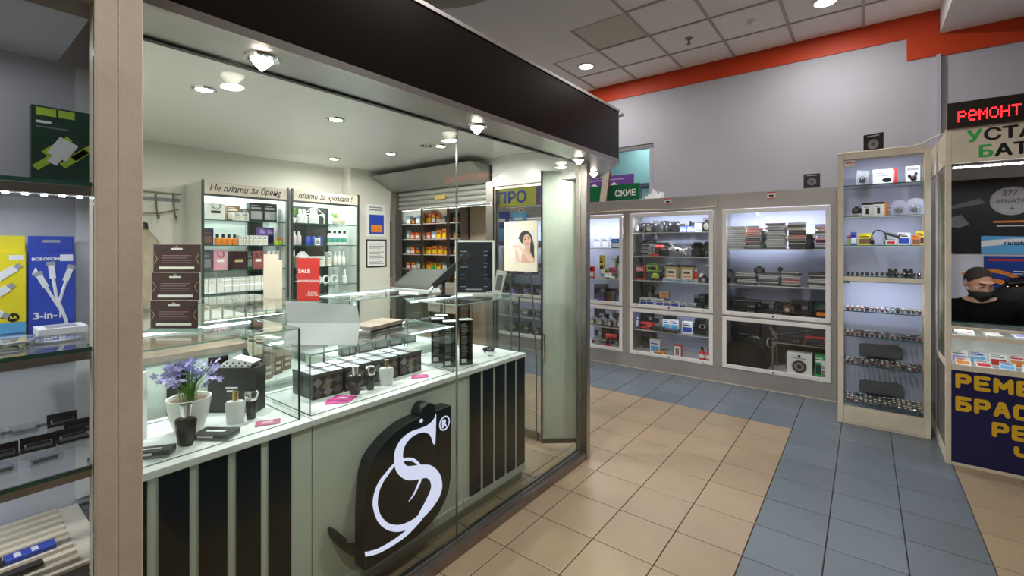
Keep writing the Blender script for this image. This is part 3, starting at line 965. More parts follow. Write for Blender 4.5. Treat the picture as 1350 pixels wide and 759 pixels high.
# tall black boxes in the end showcase
t = thing('tall_box', 'tall glossy black box with white upright lettering in the end showcase', 'box', group='tall black boxes')
MB().box(-.038, -.034, 0, .038, .034, .255, BLACKG).build('body', t)
MB().box(-.038, -.034, .2552, .038, .034, .2572, SILV).build('lid', t)
mb = MB()
for k in range(16):
    mb.box(-.026, -.0345, .05 + k * .012, .002 + (k * 7 % 5) * .002, -.0342, .057 + k * .012, GREY)
mb.box(-.026, -.0345, .012, .004, -.0342, .034, PAPER)
mb.build('print', t)
P = Proto(t)
for x, y in ((-1.90, 1.83), (-1.865, 1.925), (-2.02, 1.85), (-2.10, 1.95)):
    P.at((x, y, CT), .85)
br = thing('bracelet', 'dark beaded bracelet on a small stand in the end showcase', 'bracelet', (-1.94, 2.215, CT))
mb = MB()
for k in range(14):
    a = k * 2 * PI / 14
    mb.ball((.032 * math.cos(a), .032 * math.sin(a), .020), .0085, BLACK, 8, 6)
mb.build('beads', br, True)
MB().lathe([(.034, 0), (.034, .004), (.026, .008), (.026, .013), (.003, .0135)], CHROME, n=16).build('stand', br)
mb = thing('price_tag', 'small white folded price tag beside the bracelet', 'price tag', (-1.86, 2.14, CT), .7)
MB().prism([(-.012, 0), (.012, 0), (.0, .026)], lambda a, b, t: (t, a, b), -.018, .018, PAPER).build('card', mb)
MB().box(-.012, -.0113, .004, .012, -.0108, .008, GREY).build('print', mb)

# ================================================================== ON TOP OF THE SHOWCASES
TOP1, TOP2 = 1.1755, 1.0605
cs = thing('certificate_display', 'tall stand of three burgundy gift certificates on the glass showcase', 'certificates', (-2.078, .580, TOP1), math.atan2(.108, .142))
MB().box(-.095, -.012, 0, .095, .012, .012, GLASS, edge=EDGE2).box(-.092, .0045, .012, .092, .008, .33, GLASS, edge=EDGE2).build('holder', cs)
for k in range(3):
    z = .013 + k * .106
    c = MB().box(-.090 + k * .004, -.004 + k * .002, z, .086 + k * .004, 0 + k * .002, z + .103, BURG).build('certificate', cs)
    y = -.0045 + k * .002
    mb = MB()
    ox = k * .004 - .002
    mb.box(-.066 + ox, y - .0003, z + .010, .066 + ox, y, z + .020, PAPER)
    for q in range(4):
        mb.box(-.055 + ox, y - .0003, z + .034 + q * .009, (.055 if q != 2 else .04) + ox, y, z + .036 + q * .009, DIMTXT)
    mb.box(-.022 + ox, y - .0003, z + .084, .022 + ox, y, z + .090, PAPER).prism([(-.010 + ox, z + .092), (.010 + ox, z + .092), (ox, z + .099)], lambda a, b, t: (a, t, b), y, y - .0003, GOLDL)
    for s in (-1, 1):
        mb.face([(s * .084 + ox, y - .0002, z + .03), (s * .072 + ox, y - .0002, z + .05), (s * .074 + ox, y - .0002, z + .05), (s * .086 + ox, y - .0002, z + .03)], GOLDL)
        mb.face([(s * .072 + ox, y - .0002, z + .05), (s * .084 + ox, y - .0002, z + .07), (s * .086 + ox, y - .0002, z + .07), (s * .074 + ox, y - .0002, z + .05)], GOLDL)
    mb.build('print', c)
# folded pale metal screen
fs_ = thing('folded_screen', 'pale grey folded sheet screen standing on the low showcase', 'screen', (-1.925, 1.066, TOP2), math.atan2(.196, .258))
SHEET = mat('pale_grey_sheet', (.56, .58, .62), .35)
hw = .165
MB().mesh([(-hw, 0, 0), (hw, 0, 0), (hw * .98, .045, .09), (-hw, .045, .09), (-hw, .002, 0), (hw, .002, 0), (hw * .98, .047, .09), (-hw, .047, .09)],
          [(0, 1, 2, 3), (4, 5, 6, 7), (0, 1, 5, 4), (1, 2, 6, 5), (2, 3, 7, 6), (3, 0, 4, 7)], SHEET).build('lower_leaf', fs_)
MB().mesh([(-hw, .0452, .0903), (hw * .98, .0452, .0903), (hw * .86, .06, .168), (-hw - .02, .06, .186), (-hw, .0472, .0903), (hw * .98, .0472, .0903), (hw * .86, .062, .168), (-hw - .02, .062, .186)],
          [(0, 1, 2, 3), (4, 5, 6, 7), (0, 1, 5, 4), (1, 2, 6, 5), (2, 3, 7, 6), (3, 0, 4, 7)], SHEET).build('upper_leaf', fs_)
# oak board with label printer rolls on the low showcase
ob = thing('oak_board', 'grey oak board lying on the low glass showcase', 'board', (-2.08, 1.47, TOP2), .25)
MB().box(-.075, -.13, .012, .075, .13, .030, OAK).build('top', ob)
MB().box(-.07, -.12, 0, -.06, .12, .012, BLACK).box(.06, -.12, 0, .07, .12, .012, BLACK).build('battens', ob)
# black framed price board on the end showcase
pb = thing('price_board', 'black price board in a white frame on the end showcase', 'price board', (-2.068, 2.222, TOP1), math.atan2(.15, .197))
MB().box(-.130, -.006, .0, .130, .006, .012, PAPER).box(-.130, -.006, .348, .130, .006, .360, PAPER).box(-.130, -.006, .012, -.118, .006, .348, PAPER).box(.118, -.006, .012, .130, .006, .348, PAPER).build('frame', pb)
MB().box(-.118, -.003, .012, .118, .004, .348, mat('chalk_black', (.018, .02, .028), .25)).build('panel', pb)
mb = MB()
R = random.Random(9)
for k in range(11):
    z = .05 + k * .026
    if k % 3 != 1:
        mb.box(-.095, -.0036, z, -.095 + R.uniform(.03, .05), -.0032, z + .004, SILV).box(.06, -.0036, z, .06 + R.uniform(.02, .036), -.0032, z + .004, SILV)
mb.box(-.06, -.0036, .030, .05, -.0032, .037, SILV)
mb.build('print', pb)
fl_ = thing('leaflet_stack', 'stack of white price leaflets leaning beside the black price board', 'leaflets', (-1.95, 2.31, TOP1), .9)
for k in range(3):
    MB().box(-.03, -.002 + k * .006, .001, .03, .000 + k * .006, .16, PAPER, Matrix.Rotation(.18 + .05 * k, 4, 'Y')).box(-.02, -.0026 + k * .006, .03, .02, -.0022 + k * .006, .13, GREY, Matrix.Rotation(.18 + .05 * k, 4, 'Y')).build('leaflet', fl_)

# ================================================================== INNER COUNTERS
def inner_counter(label, x0, y0, x1, y1):
    t = thing('inner_counter', label, 'counter', ((x0 + x1) / 2, (y0 + y1) / 2, 0))
    a, b = (x1 - x0) / 2, (y1 - y0) / 2
    MB().box(-a, -b, .05, a, b, .79, COUNTER).build('body', t)
    MB().box(-a + .02, -b + .02, .001, a - .02, b - .02, .05, GREY).build('plinth', t)
    MB().box(-a - .005, -b - .005, .7905, a + .005, b + .005, .81, WHITETOP).build('worktop', t)
    for k in range(3):
        MB().box(a + .0006, -b + .03 + k * (2 * b - .03) / 3, .10, a + .004, -b + (k + 1) * (2 * b - .03) / 3, .76, BLACKP if k % 2 == 0 else STRIPE).build('panel', t)
    return t


inner_counter('white counter with glass case crossing the shop before the perfume cabinets', -3.30, .95, -2.40, 1.365)
glass_box('clear glass case with perfume gifts on the crossing counter', .955, 1.36, .8105, 1.175, -3.295, -2.405, False)
inner_counter('white counter under the touch screen till', -2.92, 1.52, -2.42, 2.30)
glass_box('clear glass case under the touch screen till', 1.525, 2.295, .8105, 1.175, -2.915, -2.425, True)
# desk behind the first showcase
dk = thing('work_desk', 'grey oak topped desk behind the first glass showcase', 'desk', (-2.55, .60, 0))
MB().box(-.24, -.32, 1.02, .24, .32, 1.045, OAK).build('top', dk)
MB().box(-.23, -.31, .001, -.21, .31, 1.0198, WHITE).box(.20, -.31, .001, .22, .31, 1.0198, COUNTER).build('side_panel', dk)
for k in range(4):
    MB().box(.2205, -.28 + k * .15, .35, .225, -.20 + k * .15, 1.0, BLACKP).build('black_panel', dk)
# sale sign and cream cards on the crossing case
ss = thing('sale_sign', 'red upright sale sign in a clear holder on the crossing case', 'sign', (-2.555, 1.345, TOP1), math.atan2(.12, .10) * .75)
REDS = mat('sale_red', (.60, .03, .028), .35)
MB().box(-.064, -.003, .006, .064, .003, .252, REDS).build('panel', ss)
MB().box(-.068, -.02, 0, .068, .02, .005, GLASS, edge=EDGE2).box(-.068, .0035, .005, .068, .0055, .256, CLEAR).build('holder', ss)
text('lettering', 'SALE', .032, PAPER, fr_y(-.055, -.0034, .168), ss, bold=.0006)
text('lettering', 'РАСПРОДАЖА', .0165, PAPER, fr_y(-.058, -.0034, .115), ss, bold=.0004)
text('lettering', '-50%', .036, PAPER, fr_y(-.015, -.0034, .035), ss, bold=-.0002)
for k, (x, y, h, l) in enumerate(((-2.975, 1.325, .27, 'taller cream display card with a printed column on the crossing case'), (-2.865, 1.30, .235, 'shorter blank cream display card in front of the printed one'))):
    cc = thing('display_card', l, 'card', (x, y, TOP1), .75)
    MB().box(-.042, 0, 0, .042, .003, h, CARD).build('face', cc)
    MB().mesh([(-.03, .0035, h * .7), (.03, .0035, h * .7), (.03, .05, 0), (-.03, .05, 0)], [(0, 1, 2, 3)], CARD).build('strut', cc)
    if k == 0:
        mb = MB()
        for q in range(9):
            mb.box(-.018, -.0006, .04 + q * .02, .002, -.0002, .054 + q * .02, BROWN)
        mb.build('print', cc)
# touch screen till
tl = thing('touch_screen_till', 'white touch screen till with black tilted screen on the glass case', 'till', (-2.47, 2.06, TOP1), .08)
MB().prism([(-.10, 0), (.12, 0), (.11, .02), (.02, .10), (-.02, .09), (-.09, .02)], lambda a, b, t: (t, a, b), -.06, .12, PAPER).build('base', tl)
M = Matrix.Translation((0.04, .01, .078)) @ Matrix.Rotation(math.radians(30), 4, 'X')
MB().box(-.175, -.12, 0, .175, .12, .022, PAPER, M).build('screen_shell', tl, bevel=.004)
MB().box(-.172, -.117, .0222, .172, .117, .027, mat('till_bezel', (.012, .012, .013), .5, spec=.2), M).build('bezel', tl)
MB().box(-.15, -.088, .0272, .15, .102, .0276, mat('till_screen', (.045, .05, .045), .5, spec=.1), M).build('screen', tl)
# barcode scanner
sc = thing('barcode_scanner', 'black barcode scanner on a bent stand beside the till', 'scanner', (-2.12, 1.99, TOP1), .647)
MB().lathe([(.05, 0), (.05, .012), (.03, .02), (.003, .022)], BLACK, n=20).build('foot', sc)
MB().tube([(0, 0, .02), (0, 0, .09), (.02, -.005, .135)], .011, BLACK).build('stem', sc, True)
M = Matrix.Translation((.05, -.01, .17)) @ Matrix.Rotation(math.radians(-42), 4, 'Y')
MB().box(-.15, -.024, -.022, .10, .024, .018, BLACK, M).box(.095, -.03, -.028, .15, .03, .026, BLACK, M).build('head', sc, bevel=.004)
MB().tube([(-.05, -.01, .08), (-.08, -.01, .03), (-.10, -.02, .004), (-.14, -.06, .004), (-.17, -.07, .004)], .003, BLACK, 6).build('cable', sc)
# receipt papers by the till
pp = thing('receipt_stack', 'untidy stack of white receipts beside the till', 'papers', (-2.44, 1.60, TOP1), .3)
for k in range(4):
    MB().box(-.04, -.035, .001 + k * .008, .04, .035, .007 + k * .008, PAPER, Matrix.Rotation(.2 * (k % 3), 4, 'Z')).build('receipt', pp)
# goods inside the crossing case
hd = thing('hair_dryer', 'black handheld dryer lying in the crossing glass case', 'dryer', (-2.75, 1.08, CT), .4)
MB().cyl((0, 0, .12), (.0, -.07, .16), .025, BLACK).cyl((0, -.07, .16), (0, -.09, .17), .02, CHROME).build('barrel', hd, True)
MB().tube([(0, .0, .12), (.02, .01, .06), (.05, .02, .004)], [.014, .013, .012], BLACK).build('grip', hd, True)


def small_carton(name, label, cat, sx, sy, sz, body, printm, accent, group=None, stripes=2):
    """carton with printed front panel, title bar and lid seam"""
    t = thing(name, label, cat, group=group)
    MB().box(-sx / 2, -sy / 2, 0, sx / 2, sy / 2, sz, body).build('box', t)
    mb = MB()
    y = -sy / 2 - .0006
    mb.box(-sx * .42, y, sz * .12, sx * .42, y + .0004, sz * .55, printm)
    mb.box(-sx * .42, y, sz * .66, sx * .30, y + .0004, sz * .76, accent)
    mb.box(-sx * .42, y, sz * .82, sx * .1, y + .0004, sz * .87, accent)
    mb.box(-sx * .5, y, sz * .93, sx * .5, y + .0004, sz * .945, GREY)
    for k in range(stripes):
        mb.box(sx * .5 + .0002, -sy * .3, sz * (.2 + .25 * k), sx * .5 + .0006, sy * .3, sz * (.32 + .25 * k), printm)
    mb.build('print', t)
    return t


P = Proto(small_carton('gift_box', 'cream perfume gift box in the crossing glass case', 'box', .09, .05, .15, PAPER, CARD, BROWN, 'gift boxes in the crossing case'))
for k in range(6):
    P.at((-3.2 + k * .105, 1.25, CT), .3)
P = Proto(small_carton('gift_box', 'brown perfume gift box in the crossing glass case', 'box', .08, .05, .12, BROWN, CARD, CARD, 'brown gift boxes in the crossing case'))
for k in range(3):
    P.at((-2.60 + k * .055, 1.22 - k * .075, CT), .3)
P = Proto(small_carton('gift_box', 'dark perfume gift box under the till case glass', 'box', .09, .06, .12, DK1, DK3, SILV, 'dark gift boxes in the till case'))
for k in range(5):
    P.at((-2.6, 1.62 + k * .12, CT), PI / 2 - .2)

# ================================================================== PERFUME CABINETS
PFX, PBX = -3.60, -3.922
SHZ = [.45, .72, .97, 1.165, 1.325, 1.503, 1.682]
FRAMED = mat('cabinet_dark_frame', (.03, .032, .032), .35)
CABIN = mat('cabinet_pale_inside', (.62, .68, .65), .5)


def perfume_cabinet(label, y0, y1, title, backdark):
    t = thing('perfume_cabinet', label, 'cabinet', (PFX, (y0 + y1) / 2, 0))
    b = (y1 - y0) / 2
    d = PBX - PFX
    MB().box(d, -b, .001, -.004, -b + .012, 1.94, WHITE).build('side_panel', t)
    MB().box(d, b - .012, .001, -.004, b, 1.94, WHITE).build('side_panel', t)
    MB().box(d, -b + .0125, .001, d + .012, b - .0125, 1.94, CABIN).build('back_panel', t)
    for a0, a1 in backdark:
        MB().box(d + .0125, a0, .45, d + .016, a1, 1.84, mat('cabinet_black_back', (.02, .022, .022), .4)).build('black_backing', t)
    MB().box(d + .013, -b + .0125, 1.928, -.004, b - .0125, 1.94, WHITE).build('top_panel', t)
    MB().box(d + .0165, -b + .0125, .001, -.004, b - .0125, .12, WHITE).build('base', t)
    MB().box(-.0035, -b, .001, .010, -b + .014, 1.95, FRAMED).box(-.0035, b - .014, .001, .010, b, 1.95, FRAMED).box(-.0035, -b + .0145, 1.842, .008, b - .0145, 1.858, FRAMED).build('front_frame', t)
    h = MB().box(-.0035, -b + .0145, 1.8585, .006, b - .0145, 1.94, mat('header_cream', (.56, .50, .43), .6)).build('header_board', t)
    text('header_lettering', title, .072, BLACK, fr_x(.0062, -.01, 1.880), h, shear=.30, sx=.80, align='CENTER', heavy=.0007)
    for z in SHZ:
        MB().box(d + .018, -b + .013, z - .006, -.022, b - .013, z, GLASS, edge=EDGE).build('shelf', t)
    MB().box(-.010, -b + .015, .12, -.005, .01, 1.84, GLASS, edge=EDGE).build('sliding_door', t)
    MB().box(-.017, -.01, .12, -.012, b - .015, 1.84, GLASS, edge=EDGE).build('sliding_door', t)
    for k in (-1, 1):
        s = MB().lathe([(.025, 0), (.025, -.004), (.003, -.005)], LEDC, n=14).build('cabinet_spot', t)
        s.location = (d / 2, k * b * .45, 1.927)
    area_lamp('cabinet_lamp', (PFX + d / 2, (y0 + y1) / 2, 1.915), b * 1.6, 4.0, (.92, 1, .97), .12, (0, 0, PI / 2))
    MB().box(-.035, -b + .02, .965, -.028, b - .02, .972, LEDW).build('light_bar', t)
    return t


perfume_cabinet('tall lit perfume cabinet whose header ends in бренд', 1.152, 1.737, 'He nлamu зa бpeнg', [(.12, .235)])
perfume_cabinet('tall lit perfume cabinet whose header ends in an exclamation mark', 1.757, 2.357, 'nлamu зa apoмam !', [(-.285, .19)])
PXM = -3.72   # middle of the shelves


def paper_bag(name, label, sx, sy, sz, m, printm, group=None, handle=BLACK):
    t = thing(name, label, 'bag', group=group)
    MB().box(-sx / 2, -sy / 2, 0, sx / 2, sy / 2, sz, m).build('bag', t)
    MB().box(-sx * .25, -sy / 2 - .0006, sz * .4, sx * .25, -sy / 2 - .0002, sz * .55, printm).build('print', t)
    MB().tube([(-sx * .22, -sy / 2 - .001, sz * .95), (-sx * .2, -sy / 2 - .012, sz * .75), (0, -sy / 2 - .016, sz * .62), (sx * .2, -sy / 2 - .012, sz * .75), (sx * .22, -sy / 2 - .001, sz * .95)], .0022, handle, 6).build('handle', t)
    return t


def bottle(name, label, r, h, m, capm, group=None, cap_h=.25, sy=1., cat='bottle', labelm=None):
    t = thing(name, label, cat, group=group)
    hb = h * (1 - cap_h)
    MB().lathe([(r * .85, 0), (r, .003), (r, hb * .8), (r * .5, hb * .97), (r * .42, hb)], m, n=14, sy=sy).build('body', t, True)
    MB().lathe([(r * .5, hb + .0003), (r * .5, h), (.001, h + .0005)], capm, n=12, sy=sy).build('cap', t, True)
    if labelm:
        MB().lathe([(r * 1.01, hb * .25), (r * 1.01, hb * .6)], labelm, n=14, sy=sy).build('label', t, True)
    return t


def put(P, y, z, x=PXM, rz=PI / 2, **k):
    k.setdefault('scale', (1.08, 1.08, 1.2))
    return P.at((x, y, z + .0006), rz, **k)


W1 = 'in the first perfume cabinet'
W2 = 'in the second perfume cabinet'
# ---- cabinet 1, top shelf 1.682
z = 1.682
put(Proto(paper_bag('gift_bag', 'white gift bag with black bow on the top shelf ' + W1, .11, .05, .10, PAPER, BLACK)), 1.27, z)
put(Proto(small_carton('carton', 'brown carton on the top shelf ' + W1, 'carton', .08, .05, .095, BROWN, CARD, CARD)), 1.40, z, -3.76)
P = Proto(small_carton('carton', 'white jar carton on the top shelf ' + W1, 'carton', .045, .04, .05, PAPER, CARD, GREY, 'white jar cartons'))
for k in range(2):
    put(P, 1.405 + .05 * k, z, -3.69)
P = Proto(small_carton('carton', 'black carton with silver figure on the top shelf ' + W1, 'carton', .09, .06, .12, BLACK, SILV, SILV, 'black figure cartons'))
for k in range(2):
    put(P, 1.545 + .1 * k, z, -3.73)
put(Proto(small_carton('carton', 'small dark carton between white jars and black cartons ' + W1, 'carton', .05, .04, .08, DK2, BROWN, CARD)), 1.485, z, -3.75)
# shelf 1.503
z = 1.503
put(Proto(small_carton('carton', 'navy and brown carton at the end of the second shelf ' + W1, 'carton', .075, .05, .10, NAVY, BROWN, BROWN)), 1.215, z)
P = Proto(bottle('perfume_bottle', 'small amber bottle with black cap ' + W1, .018, .065, ORANGE, BLACK, 'small amber bottles', .3))
for k in range(4):
    put(P, 1.275 + .037 * k, z, -3.68)
P = Proto(small_carton('carton', 'slim white carton in a row ' + W1, 'carton', .028, .03, .06, PAPER, CARD, GREY, 'slim white cartons in a row'))
for k in range(6):
    put(P, 1.425 + .034 * k, z, -3.68)
P = Proto(small_carton('carton', 'purple patterned carton ' + W1, 'carton', .05, .05, .115, PURPLE, NAVY, LILAC, 'purple cartons'))
for k in range(2):
    put(P, 1.605 + .055 * k, z, -3.76)
P = Proto(bottle('perfume_bottle', 'small green and orange bottle ' + W1, .016, .05, LIME, ORANGE, 'green orange bottles', .4))
for k in range(2):
    put(P, 1.675 + .032 * k, z, -3.67)
# shelf 1.325
z = 1.325
put(Proto(small_carton('carton', 'slate blue carton on the third shelf ' + W1, 'carton', .06, .05, .12, mat('slate_card', (.06, .07, .11), .5), GREY, GREY)), 1.21, z)
put(Proto(paper_bag('gift_bag', 'pink marbled gift bag ' + W1, .08, .05, .115, PINK, PAPER)), 1.30, z)
put(Proto(paper_bag('gift_bag', 'burgundy gift bag with handles ' + W1, .10, .05, .11, BURG, GOLDL)), 1.42, z)
put(Proto(small_carton('carton', 'dark green carton ' + W1, 'carton', .03, .05, .11, DGREEN, GREY, GREY)), 1.495, z)
put(Proto(paper_bag('gift_bag', 'red and grey gift bag with black handle ' + W1, .075, .05, .11, mat('red_grey_card', (.30, .07, .07), .5), PAPER)), 1.555, z)
put(Proto(paper_bag('gift_bag', 'white gift bag with black looped handle ' + W1, .085, .05, .11, PAPER, PAPER)), 1.665, z)
# shelf 1.165
z = 1.165
P = Proto(small_carton('carton', 'white perfume carton standing in a long row ' + W1, 'carton', .042, .04, .085, PAPER, PAPER, CARD, 'white cartons in the long row'))
for k in range(11):
    put(P, 1.195 + .05 * k, z, -3.70)
# ---- cabinet 2
z = 1.682
for yy, l in ((1.80, 'spiky green artificial plant beside the basket '), (2.20, 'spiky green artificial plant above the round soaps ')):
    g = thing('artificial_plant', l + W2, 'plant', (PXM + .01, yy + (.02 if yy < 2 else 0), z + .0006))
    R = random.Random(int(yy * 100))
    mb = MB()
    MB().lathe([(.02, 0), (.026, .035), (.003, .036)], CERAMIC, n=12).build('pot', g)
    for k in range(22):
        a, l2 = R.uniform(0, 6.28), R.uniform(.02, .045)
        mb.mesh([(0.006 * math.cos(a + 1.57), .006 * math.sin(a + 1.57), .036), (-.006 * math.cos(a + 1.57), -.006 * math.sin(a + 1.57), .036), (l2 * math.cos(a), l2 * math.sin(a), .07 + R.uniform(.0, .05))], [(0, 1, 2)], LIMELEAF)
    mb.build('leaves', g)['kind'] = 'stuff'
    g.scale = (1.25, 1.25, 1.25)
P = Proto(bottle('lotion_bottle', 'white pump bottle in the bathing set ' + W2, .024, .10, PAPER, PAPER, 'white bathing set', .35))
for k in range(4):
    put(P, 1.88 + .05 * k, z, -3.70 - .03 * (k % 2))
t = thing('gift_basket', 'wire house shaped basket on the top shelf ' + W2, 'basket')
mb = MB()
for q in (-.05, .05):
    mb.tube([(-.06, q, 0), (-.06, q, .07), (0, q, .115), (.06, q, .07), (.06, q, 0)], .003, PAPER, 6)
for a, b_ in ((-.06, .07), (0, .115), (.06, .07), (-.06, 0), (.06, 0)):
    mb.cyl((a, -.05, b_ + .003), (a, .05, b_ + .003), .003, PAPER, n=6)
mb.build('frame', t)
MB().box(-.055, -.045, .0, .055, .045, .006, PAPER).build('tray', t)
put(Proto(t), 2.06, z, -3.82)
P = Proto(bottle('soap_disc', 'round beige soap leaning on the top shelf ' + W2, .028, .03, CARD, CARD, 'round soaps', .2, cat='soap'))
for k in range(2):
    P.at((-3.66, 2.165 + .065 * k, z + .029), 0, rot=(0, PI / 2 - .2, 0))
z = 1.503
P = Proto(bottle('lotion_bottle', 'pale pink lotion bottle ' + W2, .017, .095, mat('pale_pink', (.72, .60, .64), .4), PAPER, 'pale pink bottles', .2))
for k in range(3):
    put(P, 1.80 + .04 * k, z)
P = Proto(bottle('lotion_bottle', 'deep blue flat bottle ' + W2, .022, .085, BLUE, BLACK, 'deep blue bottles', .25, .6))
for k in range(3):
    put(P, 1.96 + .05 * k, z)
put(Proto(small_carton('carton', 'small white promotional card ' + W2, 'card', .04, .01, .05, PAPER, GREY, GREY)), 2.0, z, -3.65)
P = Proto(bottle('lotion_bottle', 'white bottle with mint label and black cap ' + W2, .022, .105, PAPER, BLACK, 'mint label bottles', .18, .7, labelm=TEALG))
for k in range(4):
    put(P, 2.15 + .047 * k, z)
z = 1.325
P = Proto(bottle('lotion_bottle', 'brown glass bottle on the third shelf ' + W2, .018, .11, BROWN, PAPER, 'brown glass bottles', .3))
for k in range(2):
    put(P, 1.795 + .04 * k, z)
P = Proto(small_carton('carton', 'white cream carton on the third shelf ' + W2, 'carton', .05, .05, .07, PAPER, CARD, GREY, 'white cream cartons'))
for k in range(4):
    put(P, 1.89 + .055 * k, z, -3.70)
tn = thing('paper_house', 'folded white paper house above the cream cartons ' + W2, 'ornament', (-3.78, 1.94, z + .0008), PI / 2)
MB().box(-.045, -.03, 0, .045, .03, .075, PAPER).build('walls', tn)
MB().prism([(-.052, .0755), (.052, .0755), (0, .125)], lambda a, b, t: (a, t, b), -.034, .034, PAPER).build('roof', tn)
P = Proto(bottle('lotion_bottle', 'clear white pump bottle on the third shelf ' + W2, .017, .105, PAPER, PAPER, 'third shelf pump bottles', .3))
for k in range(3):
    put(P, 2.20 + .04 * k, z)
put(Proto(small_carton('carton', 'slim upright white carton on the third shelf ' + W2, 'carton', .04, .04, .10, PAPER, CARD, GREY)), 2.135, z)
z = 1.165
P = Proto(bottle('perfume_bottle', 'small dark bottle on the fourth shelf ' + W2, .016, .08, BLACK, GREY, 'small dark bottles', .3))
for k in range(3):
    put(P, 1.82 + .04 * k, z)
t = thing('hair_band', 'white ring shaped hair band ' + W2, 'hair band', group='white hair bands')
mb = MB()
ring = [(.0, .032 * math.cos(a), .036 + .032 * math.sin(a)) for a in [i * PI / 10 for i in range(20)]]
mb.tube(ring + [ring[0]], .009, PAPER, 8)
mb.build('band', t, True)
MB().box(-.012, -.012, .0, .012, .012, .005, GREY).build('foot', t)
P = Proto(t)
for k in range(3):
    P.at((-3.70, 2.03 + .075 * k, z + .0062), .2)
put(Proto(bottle('lotion_bottle', 'white cone bottle beside the hair bands ' + W2, .022, .10, PAPER, PAPER, None, .4)), 2.29, z)
z = .972
P = Proto(small_carton('carton', 'cream carton low in the first perfume cabinet', 'carton', .06, .05, .10, CARD, PAPER, BROWN, 'cream cartons low down'))
for k in range(7):
    put(P, 1.20 + .075 * k, .971)

# ---- notices on the pillar
n1 = tag(MB().box(-3.7995, 2.565, 1.59, -3.797, 2.785, 1.90, PAPER).box(-3.797, 2.60, 1.61, -3.7965, 2.765, 1.80, BLUE).box(-3.7965, 2.62, 1.63, -3.7962, 2.745, 1.70, ORANGE).box(-3.797, 2.60, 1.84, -3.7966, 2.75, 1.85, GREY).box(-3.797, 2.60, 1.865, -3.7966, 2.75, 1.875, GREY).build('notice'), 'paper notice with a blue picture on the shop pillar', 'notice')
t = thing('framed_notice', 'black framed text notice on the shop pillar', 'notice', (-3.7995, 2.68, 1.29))
MB().box(0, -.115, 0, .006, .115, .012, BLACK).box(0, -.115, .258, .006, .115, .27, BLACK).box(0, -.115, .012, .006, -.103, .258, BLACK).box(0, .103, .012, .006, .115, .258, BLACK).build('frame', t)
mb = MB().box(0, -.103, .012, .003, .103, .258, PAPER)
for k in range(11):
    mb.box(.003, -.085, .03 + k * .019, .0034, .085 - (k % 3) * .02, .036 + k * .019, GREY)
mb.build('sheet', t)
# ---- coat rack and jacket
cr = thing('coat_rack', 'dark metal coat rack with curled hooks on the shop wall', 'coat rack', (-3.9175, 1.0, 1.70))
mb = MB().box(0, -.16, .11, .006, .12, .135, GREY)
mb.build('rail', cr)
MB().tube([(.03, -.20, .17), (.03, .12, .165)], .005, STEEL).tube([(.03, -.2, .02), (.04, -.02, .02), (.05, .10, .055)], .005, STEEL).build('bars', cr)
for y in (-.12, -.02, .08):
    MB().tube([(.006, y, .16), (.02, y, .08), (.05, y, .0), (.075, y, -.02), (.085, y, .01)], .005, STEEL).build('hook', cr, True)
jk = thing('jacket', 'beige jacket with dark collar hanging from the coat rack', 'jacket', (-3.84, .87, 1.08))
JK = mat('beige_cloth', (.42, .36, .28), .9, var=.2, vscale=10)
MB().lathe([(.10, 0), (.11, .02), (.12, .25), (.11, .45), (.05, .53)], JK, n=16, sx=.45).build('body', jk, True)
MB().lathe([(.055, .53), (.05, .57), (.03, .58)], BLACK, n=12, sx=.6).build('collar', jk, True)

# ---- framed portrait poster inside the shop end
t = thing('framed_poster', 'white framed poster of a dark haired woman at the shop end', 'poster', (-2.13, 2.80, 1.30))
MB().box(-.155, 0, 0, .16, .012, .39, CARD).build('frame', t)
SKINP = mat('poster_skin', (.62, .36, .28), .6)
HAIRP = mat('poster_hair', (.02, .015, .015), .6)
PBG = mat('poster_ground', (.66, .62, .60), .6)
mb = MB().box(-.105, -.001, .07, .135, -.0002, .325, PBG)
el = lambda cx_, cz_, rx, rz_, n=16: [(cx_ + rx * math.cos(2 * PI * i / n), cz_ + rz_ * math.sin(2 * PI * i / n)) for i in range(n)]
pr = lambda mb, poly, d, m: mb.prism(poly, lambda a, b, t: (a, t, b), -d + .0004, -d, m)
pr(mb, el(.052, .262, .060, .052, 20), .0014, HAIRP)
pr(mb, [(.075, .30), (.115, .27), (.135, .20), (.135, .10), (.118, .09), (.100, .14), (.098, .22)], .0016, HAIRP)
pr(mb, [(.0, .28), (-.02, .255), (.0, .25)], .0015, HAIRP)
pr(mb, [(.050, .22), (.092, .22), (.10, .15), (.128, .11), (.134, .072), (.01, .072), (.02, .13), (.05, .18)], .0018, SKINP)
pr(mb, el(.068, .238, .038, .050, 20), .0022, SKINP)
pr(mb, [(.022, .262), (.045, .288), (.08, .292), (.102, .268), (.098, .285), (.07, .305), (.035, .295)], .0025, HAIRP)
LSK = mat('poster_skin_light', (.70, .44, .35), .6)
pr(mb, [(-.050, .165), (-.030, .195), (-.005, .185), (.02, .15), (.10, .074), (.135, .074), (.135, .10), (.04, .165), (.0, .20), (-.02, .205), (-.045, .19)], .0026, LSK)
pr(mb, [(-.048, .17), (-.02, .16), (.0, .074), (-.035, .074), (-.045, .12)], .0024, LSK)
pr(mb, el(-.035, .225, .020, .032, 16), .0028, PAPER)
pr(mb, el(-.048, .195, .020, .014, 12), .003, LSK)
pr(mb, el(.074, .214, .011, .0055, 10), .003, RED)
pr(mb, el(.052, .248, .008, .004, 10), .003, HAIRP)
pr(mb, el(.085, .252, .008, .004, 10), .003, HAIRP)
pr(mb, [(.040, .262), (.062, .266), (.062, .263), (.040, .258)], .003, HAIRP)
pr(mb, [(.076, .268), (.096, .268), (.096, .264), (.076, .264)], .003, HAIRP)
pr(mb, el(.070, .230, .004, .010, 8), .0029, LSK)
mb.build('portrait', t)
